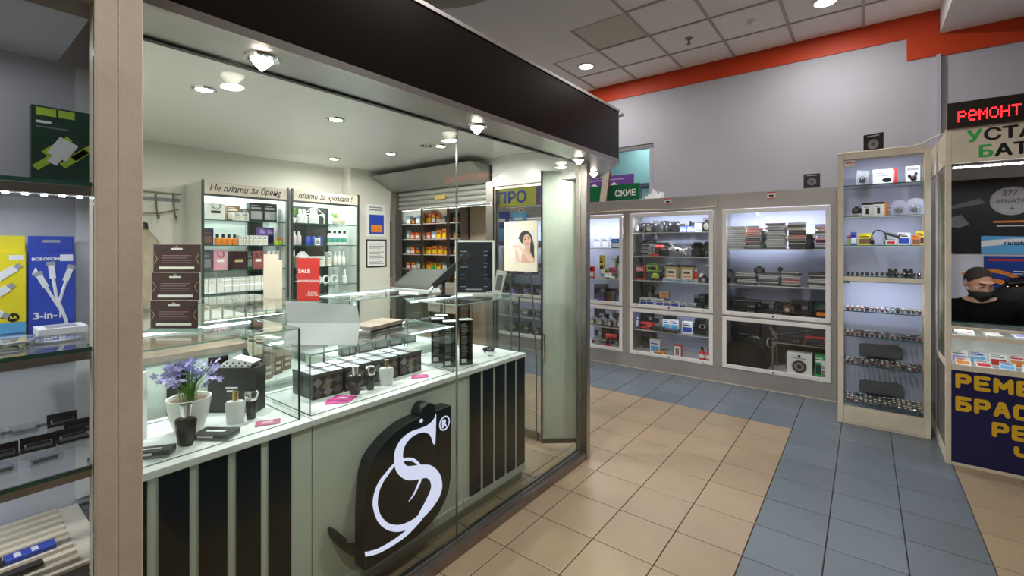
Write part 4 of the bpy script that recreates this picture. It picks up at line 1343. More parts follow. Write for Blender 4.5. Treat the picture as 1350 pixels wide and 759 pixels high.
MB().tube([(-.10, .006, 0), (-.12, .05, -.65), (-.12, .05, -1.298)], .006, STEEL).tube([(.10, .006, 0), (.12, .05, -.65), (.12, .05, -1.298)], .006, STEEL).build('stand', t)

# ================================================================== STALL ACROSS THE REAR AISLE
FW = mat('far_stall_panel', (.62, .50, .42), .7)
far = 'in the stall across the rear aisle'


def far_shelf(label, x0, x1, zs, back):
    t = thing('stall_shelf', label, 'shelf', ((x0 + x1) / 2, 5.65, 0))
    a = (x1 - x0) / 2
    MB().box(-a, .15, .001, a, .17, 2.2, back).build('back_panel', t)
    MB().box(-a, -.15, .001, -a + .02, .1495, 2.2, SILVER).build('side_panel', t)
    MB().box(a - .02, -.15, .001, a, .1495, 2.2, SILVER).build('side_panel', t)
    for z in zs:
        MB().box(-a + .0205, -.14, z - .012, a - .0205, .149, z, WHITE).build('shelf_board', t)
    MB().box(-a + .0205, -.13, 2.15, a - .0205, -.10, 2.16, mat('dim_tube', (.9, .9, .9), .5, emit=(1, .9, .75), es=3)).build('light_bar', t)
    return t


FZ = [.5, .78, 1.06, 1.34, 1.62, 1.9]
far_shelf('steel shelf of orange goods ' + far, -6.42, -5.76, FZ, CARD)
far_shelf('greenish shelf beside the black panel ' + far, -7.35, -6.44, FZ, CABIN)
far_shelf('narrow shelf of orange goods ' + far, -5.74, -5.44, FZ, CARD)
for nm, m1, m2, m3, gr in (('orange', ORANGE, YELLOW, BLACK, 'orange packs'), ('black', BLACK, ORANGE, GREY, 'black packs'), ('yellow', YELLOW, GREEN, BLACK, 'yellow packs'), ('red', RED, PAPER, YELLOW, 'red packs'), ('grey', GREY, PAPER, SKY, 'grey packs')):
    MATS['_' + nm] = Proto(small_carton('goods_pack', nm + ' goods pack on a shelf ' + far, 'pack', .11, .06, .16, m1, m2, m3, gr + ' across the aisle'))
R = random.Random(21)
for z in FZ[1:]:
    for x0, x1 in ((-6.38, -5.8), (-5.70, -5.48), (-6.95, -6.48)):
        x = x0 + .05
        while x < x1 - .04:
            k = R.choice(('orange', 'orange', 'black', 'yellow' if z < 1.3 else 'black', 'red', 'grey')) if x0 > -6.5 else R.choice(('grey', 'black', 'grey', 'red'))
            s_ = R.uniform(.75, 1.15)
            MATS['_' + k].at((x, 5.60, z + .0006), R.uniform(-.2, .2), scale=(1, 1, s_))
            x += R.uniform(.12, .16)
for k in list(MATS):
    if k[0] == '_':
        del MATS[k]
t = thing('advert_board', 'tall black display panel before the greenish shelf', 'panel', (-7.12, 5.42, 0))
MB().box(-.17, -.01, .9, .17, .02, 1.98, BLACK).build('board', t)
MB().box(-.15, -.005, .001, -.12, .015, .8995, STEEL).box(.12, -.005, .001, .15, .015, .8995, STEEL).build('legs', t)
t = thing('advert_stand', 'purple advert of a woman in a pale top below the black panel', 'poster', (-6.98, 5.25, .30))
mb = MB().box(-.14, 0, 0, .14, .012, .78, PURPLE)
mb.build('board', t)
mb = MB()
pr(mb, [(-.13, 0.01), (-.13, .30), (-.06, .40), (.02, .40), (.08, .30), (.10, .01)], .0014, mat('advert_pale_top', (.45, .52, .72), .6))
pr(mb, el(-.03, .50, .07, .12), .0018, SKINP)
pr(mb, el(-.05, .57, .09, .10), .0016, HAIRP)
pr(mb, [(-.13, .36), (-.07, .42), (-.1, .56), (-.135, .56)], .0017, HAIRP)
mb.build('portrait', t)
MB().box(-.14, .013, -.298, -.11, .03, .3, STEEL).box(.11, .013, -.298, .14, .03, .3, STEEL).build('legs', t)
struct(MB().box(-5.42, 5.70, 0.001, -4.62, 5.84, 2.2, FW).build('wall_panel'))
tag(MB().box(-5.36, 5.685, 1.50, -5.05, 5.699, 1.56, BLACK).box(-5.33, 5.684, 1.515, -5.08, 5.685, 1.545, GREY).build('wall_sign'), 'small black sign on the beige panel across the aisle', 'sign')
for k, (x, z0, m) in enumerate(((-6.0, .35, PAPER), (-5.62, .35, PAPER))):
    tag(MB().box(x - .15, 5.40, z0, x + .15, 5.41, z0 + .52, m).box(x - .11, 5.399, z0 + .08, x + .11, 5.40, z0 + .44, CARD).box(x - .13, 5.41, .001, x - .11, 5.43, z0 + .5, STEEL).box(x + .11, 5.41, .001, x + .13, 5.43, z0 + .5, STEEL).build('paper_sheet'),
        ('white sheet on a stand before the orange goods', 'white sheet on a stand before the narrow shelf')[k], 'sheet')
tag(MB().box(-6.2, 5.30, 2.20, -4.65, 5.36, 2.38, mat('yellow_green_board', (.50, .52, .05), .5)).box(-6.2, 5.297, 2.20, -4.65, 5.30, 2.23, GREY).box(-5.9, 5.2965, 2.26, -5.0, 5.2995, 2.33, GREEN).build('shop_board'), 'long yellow green board above the stall across the aisle', 'sign')
for k, x in enumerate((-6.9, -6.0, -5.2)):
    spot(x, 5.05, 2.58, 'small spotlight over the stall across the aisle', 10, 'stall spotlights', False)
struct(MB().box(-7.6, 4.7, 2.5805, -4.6, 5.84, 2.62, CEILM).build('ceiling_stall'))
# ПРО sign and blue posters beside it
t = thing('shop_board', 'yellow green board with blue letters above the rear cabinet', 'sign', (-4.05, 5.30, 2.085))
MB().box(-.55, 0, 0, .30, .03, .27, mat('yellow_green_board', (.50, .52, .05), .5)).build('board', t)
text('lettering', 'ПРО', .23, BLUE, fr_y(-.42, -.0012, .05), t, bold=.006, sx=1.15)
tag(MB().box(-3.73, 5.30, 2.085, -3.46, 5.33, 2.40, PURPLE).box(-3.68, 5.299, 2.2, -3.52, 5.30, 2.33, BLUE).build('poster_board'), 'purple and blue board beside the yellow green board', 'sign')

for k, (x, z0, h_, m) in enumerate(((-4.34, 1.50, .50, BLUE), (-4.02, 1.62, .36, SKY))):
    tag(MB().box(x - .14, 5.255, z0, x + .14, 5.262, z0 + h_, m).box(x - .10, 5.2542, z0 + .06, x + .10, 5.2548, z0 + h_ * .5, PAPER if k else SKY).box(x - .08, 5.2542, z0 + h_ * .7, x + .06, 5.2548, z0 + h_ * .8, PAPER).build('window_poster'),
        ('deep blue poster on the cabinet door seen through the shop end', 'sky blue poster on the cabinet door seen through the shop end')[k], 'poster')

# ================================================================== DISPLAY CASE BESIDE THE SHOP (beige)
LX, LB = -1.20, -1.62
CASEW = mat('case_white_back', (.60, .61, .66), .5)
lc = thing('beige_display_case', 'beige framed glass display case beside the glass shop front', 'display case', (0, 0, 0))
MB().box(LX - .05, .2050, .001, LX, .2395, 2.9, BEIGE).build('corner_post', lc, bevel=.003)
MB().box(LX - .07, -.80, .001, LX, -.762, 2.9, BEIGE).build('corner_post', lc, bevel=.003)
MB().box(LX - .045, -.7615, 1.985, LX - .002, .2045, 2.9, BEIGE).build('top_board', lc)
MB().box(LX - .045, -.7615, .001, LX - .002, .2045, .60, BEIGE).build('lower_board', lc)
MB().box(LB, -.80, .001, LB + .02, .278, 2.9, CASEW).build('back_panel', lc)
MB().box(LB + .0205, .262, .001, LX - .0605, .278, 2.9, CASEW).build('side_panel', lc)
MB().box(LX - .012, -.7615, .6005, LX - .006, .2045, 1.9845, GLASS, edge=EDGE).build('front_pane', lc)
MB().box(LB + .0205, -.7615, 1.955, LX - .046, .2045, 1.975, CASEW).build('case_top', lc)
for z in (.84, 1.066, 1.30, 1.625):
    s = MB().prism([(LB + .0205, -.7615), (LX - .02, -.7615), (LX - .02, .2045), (LX - .065, .2045), (LX - .065, .2615), (LB + .0205, .2615)], lambda a, b, t: (a, b, t), z - .008, z, GLASS, EDGE).build('shelf', lc)
    MB().box(LX - .05, -.7615, z - .026, LX - .03, .2045, z - .0085, SILVER).build('shelf_rail', s)
for z, x in ((1.60, LX - .075),):
    mb = MB().box(x - .006, -.7615, z, x + .006, .255, z + .004, PAPER)
    for k in range(40):
        y = .245 - k * .025
        mb.box(x - .004, y - .004, z - .003, x + .004, y + .004, z, LEDC)
    mb.build('led_strip', lc)
area_lamp('case_lamp_and_fill', (LX - .20, -.28, 1.595), .9, 2.2, (.82, .88, 1), .05, (0, 0, PI / 2))
area_lamp('case_lamp_and_fill', (LX - .20, -.28, 1.94), .9, .9, (.9, .92, 1), .05, (0, 0, PI / 2))  # added fill brightening the upper compartment, without a strip of its own
area_lamp('case_lamp_and_fill', (LX - .20, -.28, 1.05), .9, 1.0, (.82, .88, 1), .05, (0, 0, PI / 2))
MB().box(LB + .0205, .236, .86, LB + .032, .2615, 1.95, WHITE).build('bracket_rail', lc)
struct(MB().box(LX - .06, .2410, .001, LX - .004, .281, 2.9, BEIGE).build('pillar', bevel=.003))
ZA = 1.3006
RZ = PI / 2
# blue cable carton
bc = thing('cable_box', 'blue hanging carton printed with a white three way cable', 'box', (-1.56, .190, ZA), RZ)
bc.scale = (1.07, 1, 1.11)
MB().box(-.036, -.012, 0, .036, .012, .165, BLUE).prism([(-.036, .1652), (.036, .1652), (.036, .20), (.014, .20), (.014, .186), (-.014, .186), (-.014, .20), (-.036, .20)], lambda a, b, t: (a, t, b), -.001, .001, BLUE).box(-.014, -.001, .192, .014, .001, .20, BLUE).build('carton', bc)
mb = MB()
P3 = lambda pts, wd: mb.tube([(a, -.0125, b) for a, b in pts], wd, PAPER, 5)
P3([(.024, .004), (.018, .03), (.004, .06), (-.012, .095)], .003)
P3([(.018, .03), (.006, .07), (.001, .11)], .003)
P3([(.018, .03), (.010, .055), (.022, .105)], .003)
for a, b, r in ((-.016, .105, -.4), (-.001, .125, -.1), (.025, .118, .3)):
    M = Matrix.Translation((a, -.0128, b)) @ Matrix.Rotation(r, 4, 'Y')
    mb.box(-.005, -.001, -.016, .005, .001, .012, PAPER, M)
    mb.box(-.007, -.001, .012, .007, .001, .020, SILV, M)
mb.box(.012, -.0128, .146, .033, -.0122, .160, PAPER)
mb.build('cable_print', bc)
text('lettering', '3-in-1', .020, PAPER, fr_y(-.030, -.0124, .024), bc, bold=.0005)
text('lettering', 'BOROFONE', .0088, PAPER, fr_y(-.032, -.0124, .148), bc, bold=.0003)
mb = MB(); mb.prism([(-.032, .118), (-.020, .118), (-.026, .134)], lambda a, b, t: (a, t, b), -.0122, -.0128, PAPER); mb.build('print_mark', bc)
yc = thing('cable_box', 'yellow and blue carton printed with white cable plugs', 'box', (-1.56, .108, ZA), RZ)
yc.scale = (1.07, 1, 1.11)
MB().box(-.036, -.012, .022, .036, .012, .165, YELLOW).box(-.036, -.012, 0, .036, .012, .0218, SKY).prism([(-.036, .1652), (.036, .1652), (.036, .20), (-.036, .20)], lambda a, b, t: (a, t, b), -.001, .001, YELLOW).build('carton', yc)
mb = MB()
for a, b, r in ((.010, .125, .9), (.0, .085, .9), (-.01, .045, 2.0)):
    M = Matrix.Translation((a, -.0128, b)) @ Matrix.Rotation(r, 4, 'Y')
    mb.box(-.007, -.001, -.022, .007, .001, .014, PAPER, M)
    mb.box(-.005, -.001, .014, .005, .001, .024, SILV, M)
mb.box(.012, -.0128, .150, .033, -.0122, .160, PAPER)
mb.build('cable_print', yc)
mb = MB().prism([(.018 + .009 * math.cos(a), .032 + .009 * math.sin(a)) for a in [i * PI / 8 for i in range(16)]], lambda a, b, t: (a, t, b), -.0122, -.0128, BLACK)
mb.build('print_badge', yc)
text('lettering', '5A', .009, YELLOW, fr_y(.0125, -.0131, .029), yc, bold=.0003)
# green charger box, top compartment
gc = thing('charger_box', 'dark green carton printed with a white plug charger on the top shelf', 'box', (-1.545, .2055, 1.6256), RZ)
MB().box(-.052, -.016, 0, .052, .016, .20, DGREEN).build('carton', gc)
mb = MB()
mb.box(-.045, -.0166, .178, -.012, -.0162, .196, LIME).box(-.008, -.0166, .178, .02, -.0162, .196, LIME)
for a, b, r in ((-.01, .11, .8), (.02, .085, .8), (-.025, .075, .8), (.038, .105, .8)):
    M = Matrix.Translation((a, -.0165, b)) @ Matrix.Rotation(r, 4, 'Y')
    mb.box(-.007, -.0004, -.03, .007, .0, .03, LIME, M)
M = Matrix.Translation((.0, -.0172, .105)) @ Matrix.Rotation(.5, 4, 'Y')
mb.box(-.018, -.0004, -.024, .018, .0, .022, PAPER, M)
mb.box(-.008, -.0006, -.042, .010, -.0, -.024, PAPER, M)
mb.box(-.045, -.0166, .160, -.02, -.0162, .166, PAPER).box(-.045, -.0166, .150, .01, -.0162, .153, GREY)
for k in range(4):
    mb.box(-.005 + k * .012, -.0166, .012, .002 + k * .012, -.0162, .020, SILV)
mb.build('charger_print', gc)
# white flat packs in front of cartons
t = thing('flat_pack', 'clear bag with a coiled white cable lying on the case shelf', 'pack', group='bagged white cables')
MB().box(-.045, -.03, 0, .045, .03, .006, CLEAR).build('bag', t)
mb = MB()
for k in range(3):
    r = .014 + .005 * k
    pts = [(r * 1.6 * math.cos(a), r * math.sin(a), .003) for a in [i * PI / 8 for i in range(17)]]
    mb.tube(pts, .002, PAPER, 5)
mb.build('cable', t)
P = Proto(t)
for x, y, rz, dz in ((-1.44, .115, 1.5, 0), (-1.42, .04, 1.2, 0), (-1.35, .17, 1.4, 0), (-1.34, .10, 1.7, 0.007), (-1.36, .06, 1.9, .0)):
    P.at((x, y, ZA + dz), rz)
tag(MB().box(-1.52, .155, ZA, -1.44, .235, ZA + .014, PAPER).box(-1.51, .17, ZA + .014, -1.45, .22, ZA + .0146, SILV).build('white_box'), 'low white box in front of the blue cable carton', 'box')
# adapters on lower shelf
ZL = 1.0666
t = thing('card_reader', 'small black adapter in a folded card holder on the lower case shelf', 'adapter', group='black adapters in card holders')
MB().box(-.026, -.018, 0, .026, .018, .004, BLACK).box(-.026, .010, .004, .026, .014, .026, BLACK, Matrix.Rotation(-.25, 4, 'X')).build('holder', t)
MB().box(-.020, -.010, .0045, .020, .004, .011, SILV).box(-.018, -.012, .0115, .018, .0, .0145, BLACK).build('adapter', t)
P = Proto(t)
ADP = [(-1.56, .2085, 1.5), (-1.55, .2585 - .027, 1.62)][:1] + [(-1.47, .2265, 1.5), (-1.415, .205, 1.62), (-1.412, .152, 1.5), (-1.41, .098, 1.55), (-1.41, .045, 1.55), (-1.41, -.01, 1.55), (-1.41, -.065, 1.55), (-1.41, -.12, 1.55)]
for x, y, rz in ADP:
    P.at((x, y, ZL), rz)
t = thing('clear_case', 'small clear plastic case with a silver adapter on the lower case shelf', 'case', group='clear adapter cases')
MB().box(-.024, -.017, 0, .024, .017, .016, CLEAR).build('case', t)
MB().box(-.018, -.010, .003, .018, .010, .010, SILV).build('adapter', t)
P = Proto(t)
for x, y, rz in ((-1.555, .145, 1.5), (-1.56, .09, 1.6), (-1.315, .15, 1.65), (-1.315, .09, 1.5), (-1.555, .03, 1.5), (-1.315, .03, 1.5)):
    P.at((x, y, ZL), rz)
# goods on the bottom shelf
t = thing('cable_tray', 'cream ridged tray holding black cables on the bottom case shelf', 'tray', (-1.44, -.10, .8406))
MB().box(-.155, -.45, 0, .155, .34, .006, CREAM).build('base', t)
for k in range(9):
    MB().box(-.145 + k * .034, -.44, .0062, -.133 + k * .034, .30, .014, CREAM).build('ridge', t)
MB().box(.03, -.30, .0142, .062, .20, .022, BLACK).box(.03, .202, .0142, .062, .275, .0225, BLUE).box(.036, .215, .0226, .056, .225, .023, PAPER).box(.036, .24, .0226, .056, .25, .023, PAPER).build('cable_pack', t)
MB().box(.098, -.30, .0142, .118, .25, .021, BLACK).build('cable_pack', t)

# ================================================================== CABINET ROW
RY = 5.28
ALU = mat('cabinet_grey_metal', (.42, .39, .37), .35, .35, var=.05, vscale=3)
WFR = mat('white_door_frame', (.84, .82, .79), .4)
CINS = mat('cabinet_inside', (.50, .53, .70), .6)
CSH = mat('cabinet_shelf', (.70, .70, .70), .4)


def row_cabinet(label, x0, x1, upz, loz, inside):
    t = thing('display_cabinet', label, 'cabinet', ((x0 + x1) / 2, RY, 0))
    a = (x1 - x0) / 2
    MB().box(-a, 0, 1.893, a, .02, 2.065, ALU).build('header', t, bevel=.004)
    MB().box(-a, .0, .001, a, .02, .170, ALU).build('plinth_board', t)
    MB().box(-a, -.004, .0012, a, -.0005, .012, CREAM).build('floor_trim', t)
    for s in (-1, 1):
        MB().box(s * a, 0.0, .1705, s * (a - .045), .02, 1.8925, ALU).build('stile', t)
        MB().box(s * a, .0205, .001, s * (a - .015), .5, 2.05, ALU).build('side_panel', t)
    MB().box(-a + .0155, .48, .001, a - .0155, .5, 2.05, inside).build('back_panel', t)
    MB().box(-a + .0155, .0205, 2.03, a - .0155, .4795, 2.05, ALU).build('roof', t)
    MB().box(-a + .0455, 0.0, .737, a - .0455, .02, .747, ALU).build('mid_rail', t)
    MB().box(-a + .0155, .0205, .735, a - .0155, .4795, .752, GLASS, edge=CSH).build('mid_shelf', t)
    MB().box(-a + .0155, .0205, .17, a - .0155, .4795, .185, CSH).build('bottom_shelf', t)
    for z in upz + loz:
        MB().box(-a + .0155, .06, z - .010, a - .0155, .4795, z, GLASS, edge=CSH).build('shelf', t)
    for z0, z1 in ((.178, .733), (.752, 1.888)):
        b = a - .047
        d = MB().box(-b, -.014, z0, b, -.0005, z0 + .042, WFR).box(-b, -.014, z1 - .042, b, -.0005, z1, WFR).box(-b, -.014, z0 + .042, -b + .042, -.0005, z1 - .042, WFR).box(b - .042, -.014, z0 + .042, b, -.0005, z1 - .042, WFR).build('door', t, bevel=.003)
        MB().box(-b + .038, -.009, z0 + .04, b - .038, -.005, z1 - .04, GLASS, edge=EDGE).build('pane', d)
        lk = MB().cyl((0, -.014, z0 + .02), (0, -.022, z0 + .02), .009, BLACK, n=10).build('lock', d)
        for sx in (-1, 1):
            MB().cyl((sx * (b - .10), -.014, z0 + .02), (sx * (b - .10), -.017, z0 + .02), .006, GREY, n=8).build('screw', d)
    MB().box(-a + .06, .03, 1.86, a - .06, .05, 1.870, LEDW).build('light_bar', t)
    area_lamp('cabinet_lamp', ((x0 + x1) / 2, RY + .10, 1.858), a * 1.8, 10, (.84, .88, 1), .04, (math.radians(18), 0, 0))
    area_lamp('cabinet_lamp', ((x0 + x1) / 2, RY + .08, .730), a * 1.8, 1.3, (.86, .9, 1), .04, (math.radians(18), 0, 0))
    w_ = MB().box(-.055 - .25 * 0, -.0025, 1.985, .02, -.0006, 2.05, PAPER).box(-.055, -.0032, 2.04, .02, -.0026, 2.05, RED).box(-.04, -.0032, 2.005, .005, -.0026, 2.022, BLACK).box(-.018, -.0032, 1.995, -.008, -.0026, 2.005, BLACK).box(-.055, -.0032, 1.985, .02, -.0026, 1.992, RED).build('camera_sticker', t)
    return t


BZ, BL = [1.076, 1.37, 1.657], [.47]
CZ, CL = [1.08, 1.465], []
AZs, AL = [1.07, 1.467], [.45]
row_cabinet('grey cabinet with white doors and colourful packets beside the shop corner', -3.435, -2.36, AZs, AL, CINS)
row_cabinet('grey cabinet with white doors and a pair of yellow tins inside', -2.358, -1.286, BZ, BL, CINS)
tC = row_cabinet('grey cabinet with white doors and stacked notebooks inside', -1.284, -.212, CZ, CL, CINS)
MB().box(-.51, .472, .19, .51, .4795, .732, mat('lower_dim_tone', (.05, .055, .06), .6)).build('lower_dim_sheet', tC)  # dark sheet added so the lower compartment looks dim
row_cabinet('grey cabinet with white doors seen through the shop end', -4.512, -3.437, AZs, AL, CINS)
# boards standing on top of the row
t = thing('sign_board', 'green sign board with pale letters standing on the cabinet row', 'sign', (-2.55, 5.42, 2.0655))
MB().box(-.62, 0, .0, .30, .02, .22, SIGNGREEN).build('board', t)
text('lettering', 'СКИЕ', .105, PAPER, fr_y(-.03, -.0012, .07), t, bold=.003)
t = thing('sign_board', 'purple board with white house emblems behind the green sign', 'sign', (-2.70, 5.52, 2.0655))
MB().box(-.55, 0, 0, .33, .02, .36, PURPLE).build('board', t)
for x in (-.23, .06):
    mb = MB()
    mb.prism([(x - .05, .17), (x + .05, .17), (x + .055, .235), (x, .275), (x - .055, .235)], lambda a, b, t: (a, t, b), -.0008, -.0016, PAPER)
    mb.build('emblem', t)
for x in (-.2, .1):
    MB().box(x - .1, -.0016, .30, x + .1, -.0008, .315, LILAC).build('print', t)
t = thing('leaning_board', 'cream board leaning against the green sign on the cabinet row', 'board', (-2.72, 5.36, 2.0655), 0)
M = Matrix.Rotation(.14, 4, 'Y')
MB().box(-.045, -.01, 0.006, .045, .005, .46, CREAM, M).build('board', t)
MB().box(.0455, -.012, 0.006, .06, .007, .46, BROWN, M).build('edge', t)
t = thing('paper_heap', 'crumpled white paper lying on top of the cabinet row', 'paper', (-2.10, 5.50, 2.0655))
R = random.Random(2)
mb = MB()
for k in range(7):
    x = -.10 + .03 * k
    mb.mesh([(x, R.uniform(-.05, 0), 0.001), (x + .06, R.uniform(-.05, 0), 0.001), (x + .05, .03, R.uniform(.05, .12)), (x - .01, .03, R.uniform(.05, .15))], [(0, 1, 2), (0, 2, 3)], PAPER)
mb.build('sheets', t)
for nm, lab, x, y, z, rz, sx, sz in (('record_sleeve', 'black printed sleeve standing on the grey cabinet row', -.42, 5.36, 2.0655, .1, .14, .15), ('record_sleeve', 'black printed sleeve tilted on top of the cream cabinet', .06, 4.86, 2.2755, -.35, .14, .17)):
    t = thing(nm, lab, 'sleeve', (x, y, z), rz)
    MB().box(-sx / 2, -.004, 0, sx / 2, .004, sz, DK1).build('sleeve', t)
    mb = MB().box(-sx * .3, -.0048, sz * .86, sx * .3, -.0042, sz * .92, SILV)
    mb.prism([(sx * .28 * math.cos(a), sz * .48 + sz * .25 * math.sin(a)) for a in [i * PI / 8 for i in range(16)]], lambda a, b, t_: (a, t_, b), -.0042, -.0048, DK3)
    mb.prism([(sx * .12 * math.cos(a), sz * .48 + sz * .1 * math.sin(a)) for a in [i * PI / 5 for i in range(10)]], lambda a, b, t_: (a, t_, b), -.0049, -.0054, DK2)
    mb.box(-sx * .4, -.0048, sz * .08, sx * .4, -.0042, sz * .12, DK3)
    mb.build('print', t)
t = tag(MB().tube([(-3.3, RY - .016, 1.96), (-2.9, RY - .010, 1.925), (-2.4, RY - .008, 1.935), (-1.8, RY - .008, 1.918), (-1.3, RY - .008, 1.925)], .006, CREAM, 6).build('cable_duct', None, True), 'cream cable tacked along the header of the grey cabinet row', 'cable')
# poster strip leaning from fascia top
tag(MB().box(-1.52, 2.93, 2.443, -1.50, 3.05, 2.449, SILVER).box(-1.60, 3.05, 2.443, -1.40, 3.10, 2.46, SILVER, ).build('metal_offcut'), 'metal offcut lying on top of the fascia corner', 'offcut')

# ================================================================== GOODS IN THE CABINET ROW
def camera_gear(label, group=None, lens=.05, m=BLACK):
    t = thing('camera', label, 'camera', group=group)
    MB().box(-.06, -.025, 0, .06, .03, .075, m).box(-.025, -.02, .0752, .025, .025, .10, m).box(.045, -.035, 0.002, .062, -.0252, .07, m).build('body', t, bevel=.004)
    MB().cyl((-.008, -.0255, .042), (-.008, -.0255 - lens, .042), .032, BLACK).cyl((-.008, -.0256 - lens, .042), (-.008, -.030 - lens, .042), .029, CHROME).build('lens', t, True)
    MB().cyl((.042, 0, .0753), (.042, 0, .086), .010, GREY).cyl((-.045, 0, .0753), (-.045, 0, .083), .012, GREY).build('dials', t)
    return t


def binoculars(label, group=None):
    t = thing('binoculars', label, 'binoculars', group=group)
    for s in (-1, 1):
        MB().lathe([(.030, 0), (.030, .05), (.022, .07), (.018, .12), (.021, .14), (.003, .14)], BLACK, (s * .034, 0, 0), 14).build('barrel', t, True)
    MB().box(-.03, -.008, .06, .03, .008, .10, BLACK).cyl((0, 0, .1003), (0, 0, .12), .009, GREY).build('bridge', t)
    return t


def headphones(label, group=None, m=BLACK):
    t = thing('headphones', label, 'headphones', group=group)
    pts = [(.07 * math.cos(a), 0, .075 + .08 * math.sin(a)) for a in [i * PI / 10 for i in range(11)]]
    MB().tube(pts, .007, m, 7).build('headband', t, True)
    for s in (-1, 1):
        MB().cyl((s * .055, 0, .045), (s * .082, 0, .045), .040, m, .034, 16).build('ear_cup', t, True)
        MB().cyl((s * .054, 0, .045), (s * .045, 0, .045), .038, GREY, .036, 16).build('ear_pad', t, True)
    return t


def lantern_speaker(label, m, group=None):
    t = thing('radio', label, 'radio', group=group)
    MB().box(-.07, -.03, 0, .07, .03, .075, m).build('case', t, bevel=.008)
    MB().box(-.055, -.0312, .015, .055, -.0304, .058, BLACK).build('grille', t)
    MB().tube([(-.06, 0, .0752), (-.055, 0, .092), (.055, 0, .092), (.06, 0, .0752)], .005, m, 6).build('handle', t)
    return t


def drill(label, m, group=None):
    t = thing('power_drill', label, 'drill', group=group)
    MB().cyl((-.09, 0, .14), (.05, 0, .14), .030, m).cyl((.0502, 0, .14), (.10, 0, .14), .022, BLACK, .012).build('motor', t, True)
    MB().tube([(-.06, 0, .125), (-.07, 0, .07), (-.08, 0, .03)], .019, BLACK, 8).build('grip', t, True)
    MB().box(-.125, -.032, 0, -.03, .032, .032, m).build('battery', t)
    MB().cyl((.1002, 0, .14), (.15, 0, .14), .004, CHROME, n=8).build('bit', t)
    return t


def boot(label, group=None, m=BLACK):
    t = thing('boot', label, 'boot', group=group)
    MB().prism([(-.06, .015), (.13, .015), (.13, .05), (.08, .075), (.035, .10), (.03, .19), (-.06, .19), (-.065, .08)], lambda a, b, t_: (a, t_, b), -.038, .038, m).build('upper', t, bevel=.01)
    MB().prism([(-.065, 0), (.135, 0), (.135, .0148), (-.065, .0148)], lambda a, b, t_: (a, t_, b), -.042, .042, GREY).build('sole', t)
    mb = MB()
    for k in range(4):
        mb.box(.025 - k * .0, -.02, .10 + k * .02, .036, .02, .105 + k * .02, GREY)
    mb.build('laces', t)
    return t


def device(label, sx, sy, sz, m, group=None):
    """set top box: case, front panel, buttons, vents"""
    t = thing('electronic_device', label, 'device', group=group)
    MB().box(-sx / 2, -sy / 2, .004, sx / 2, sy / 2, sz, m).build('case', t, bevel=.003)
    mb = MB().box(-sx * .45, -sy / 2 - .001, sz * .35, sx * .1, -sy / 2 - .0003, sz * .75, BLACK)
    for k in range(3):
        mb.cyl((sx * (.2 + .1 * k), -sy / 2 - .0002, sz * .55), (sx * (.2 + .1 * k), -sy / 2 - .004, sz * .55), sz * .13, SILV, n=8)
    mb.build('controls', t)
    mb = MB()
    for a in (-1, 1):
        for b in (-1, 1):
            mb.cyl((a * sx * .4, b * sy * .4, 0), (a * sx * .4, b * sy * .4, .004), .008, BLACK, n=8)
    mb.build('feet', t)
    return t


def flat_book(label, m, edge, group, sx=.19, sy=.14, sz=.022):
    t = thing('notebook', label, 'notebook', group=group)
    MB().box(-sx / 2, -sy / 2, 0, sx / 2, sy / 2, sz * .30, m).box(-sx / 2, -sy / 2, sz * .70, sx / 2, sy / 2, sz, m).build('shell', t)
    MB().box(-sx / 2 + .003, -sy / 2 + .003, sz * .301, sx / 2 - .003, sy / 2 - .003, sz * .699, edge).build('middle', t)
    return t


R = random.Random(11)
YB = RY + .22
# ---- cabinet B: cameras, flashes, radio, tins
rb = 'in the yellow tin cabinet'
z = 1.6575
P = Proto(camera_gear('black camera with a long lens on the top shelf ' + rb, 'long lens cameras', .07))
for x in (-2.25, -2.105, -1.83):
    P.at((x, YB - .02, z), R.uniform(-.4, .4), scale=(1.05, 1.05, 1.3))
P = Proto(binoculars('black binoculars standing on the top shelf ' + rb, 'standing binoculars'))
for x in (-1.955, -1.40):
    P.at((x, YB, z), .3)
P = Proto(small_carton('carton', 'blue camera carton on the top shelf ' + rb, 'carton', .09, .07, .07, BLUE, PAPER, SILV, 'blue camera cartons'))
for x in (-1.72, -1.63):
    P.at((x, YB, z), 0)
Proto(small_carton('carton', 'white flash carton on the top shelf ' + rb, 'carton', .08, .07, .10, PAPER, GREY, BLACK)).at((-1.545, YB, z), 0)
Proto(camera_gear('large gripped black camera on the top shelf ' + rb, None, .04)).at((-1.42, YB - .11, z), .1, scale=(1.0, .9, 1.4))
z = 1.3705
P = Proto(device('grey receiver stacked on the second shelf ' + rb, .16, .12, .05, GREY, 'grey receivers'))
P.at((-2.16, YB, z)); P.at((-2.16, YB, z + .0505)); P.at((-2.15, YB, z + .101))
P = Proto(drill('black handheld drill on the second shelf ' + rb, BLACK, 'black drills'))
for x in (-1.56, -1.44):
    P.at((x, YB - .03, z), -1.75 + R.uniform(-.2, .2))
Proto(drill('black and red drill on the second shelf ' + rb, RED)).at((-1.985, YB - .05, z), .4, scale=(.8, .8, .8))
t = thing('drone', 'white quadcopter drone tilted on the second shelf ' + rb, 'drone')
MB().ball((0, 0, .03), (.075, .04, .028), PAPER, 14, 8).build('hull', t, True)
for a in (-1, 1):
    for b in (-1, 1):
        r_ = MB().tube([(a * .03, b * .02, .03), (a * .09, b * .06, .045)], .009, CARD, 7).cyl((a * .09, b * .06, .03), (a * .09, b * .06, .062), .012, GREY, n=10).build('arm', t, True)
        MB().box(a * .09 - .05, b * .06 - .006, .0625, a * .09 + .05, b * .06 + .006, .0645, PAPER).build('rotor_blade', r_)
MB().ball((0, -.03, .018), .016, BLACK, 10, 6).build('camera_eye', t, True)
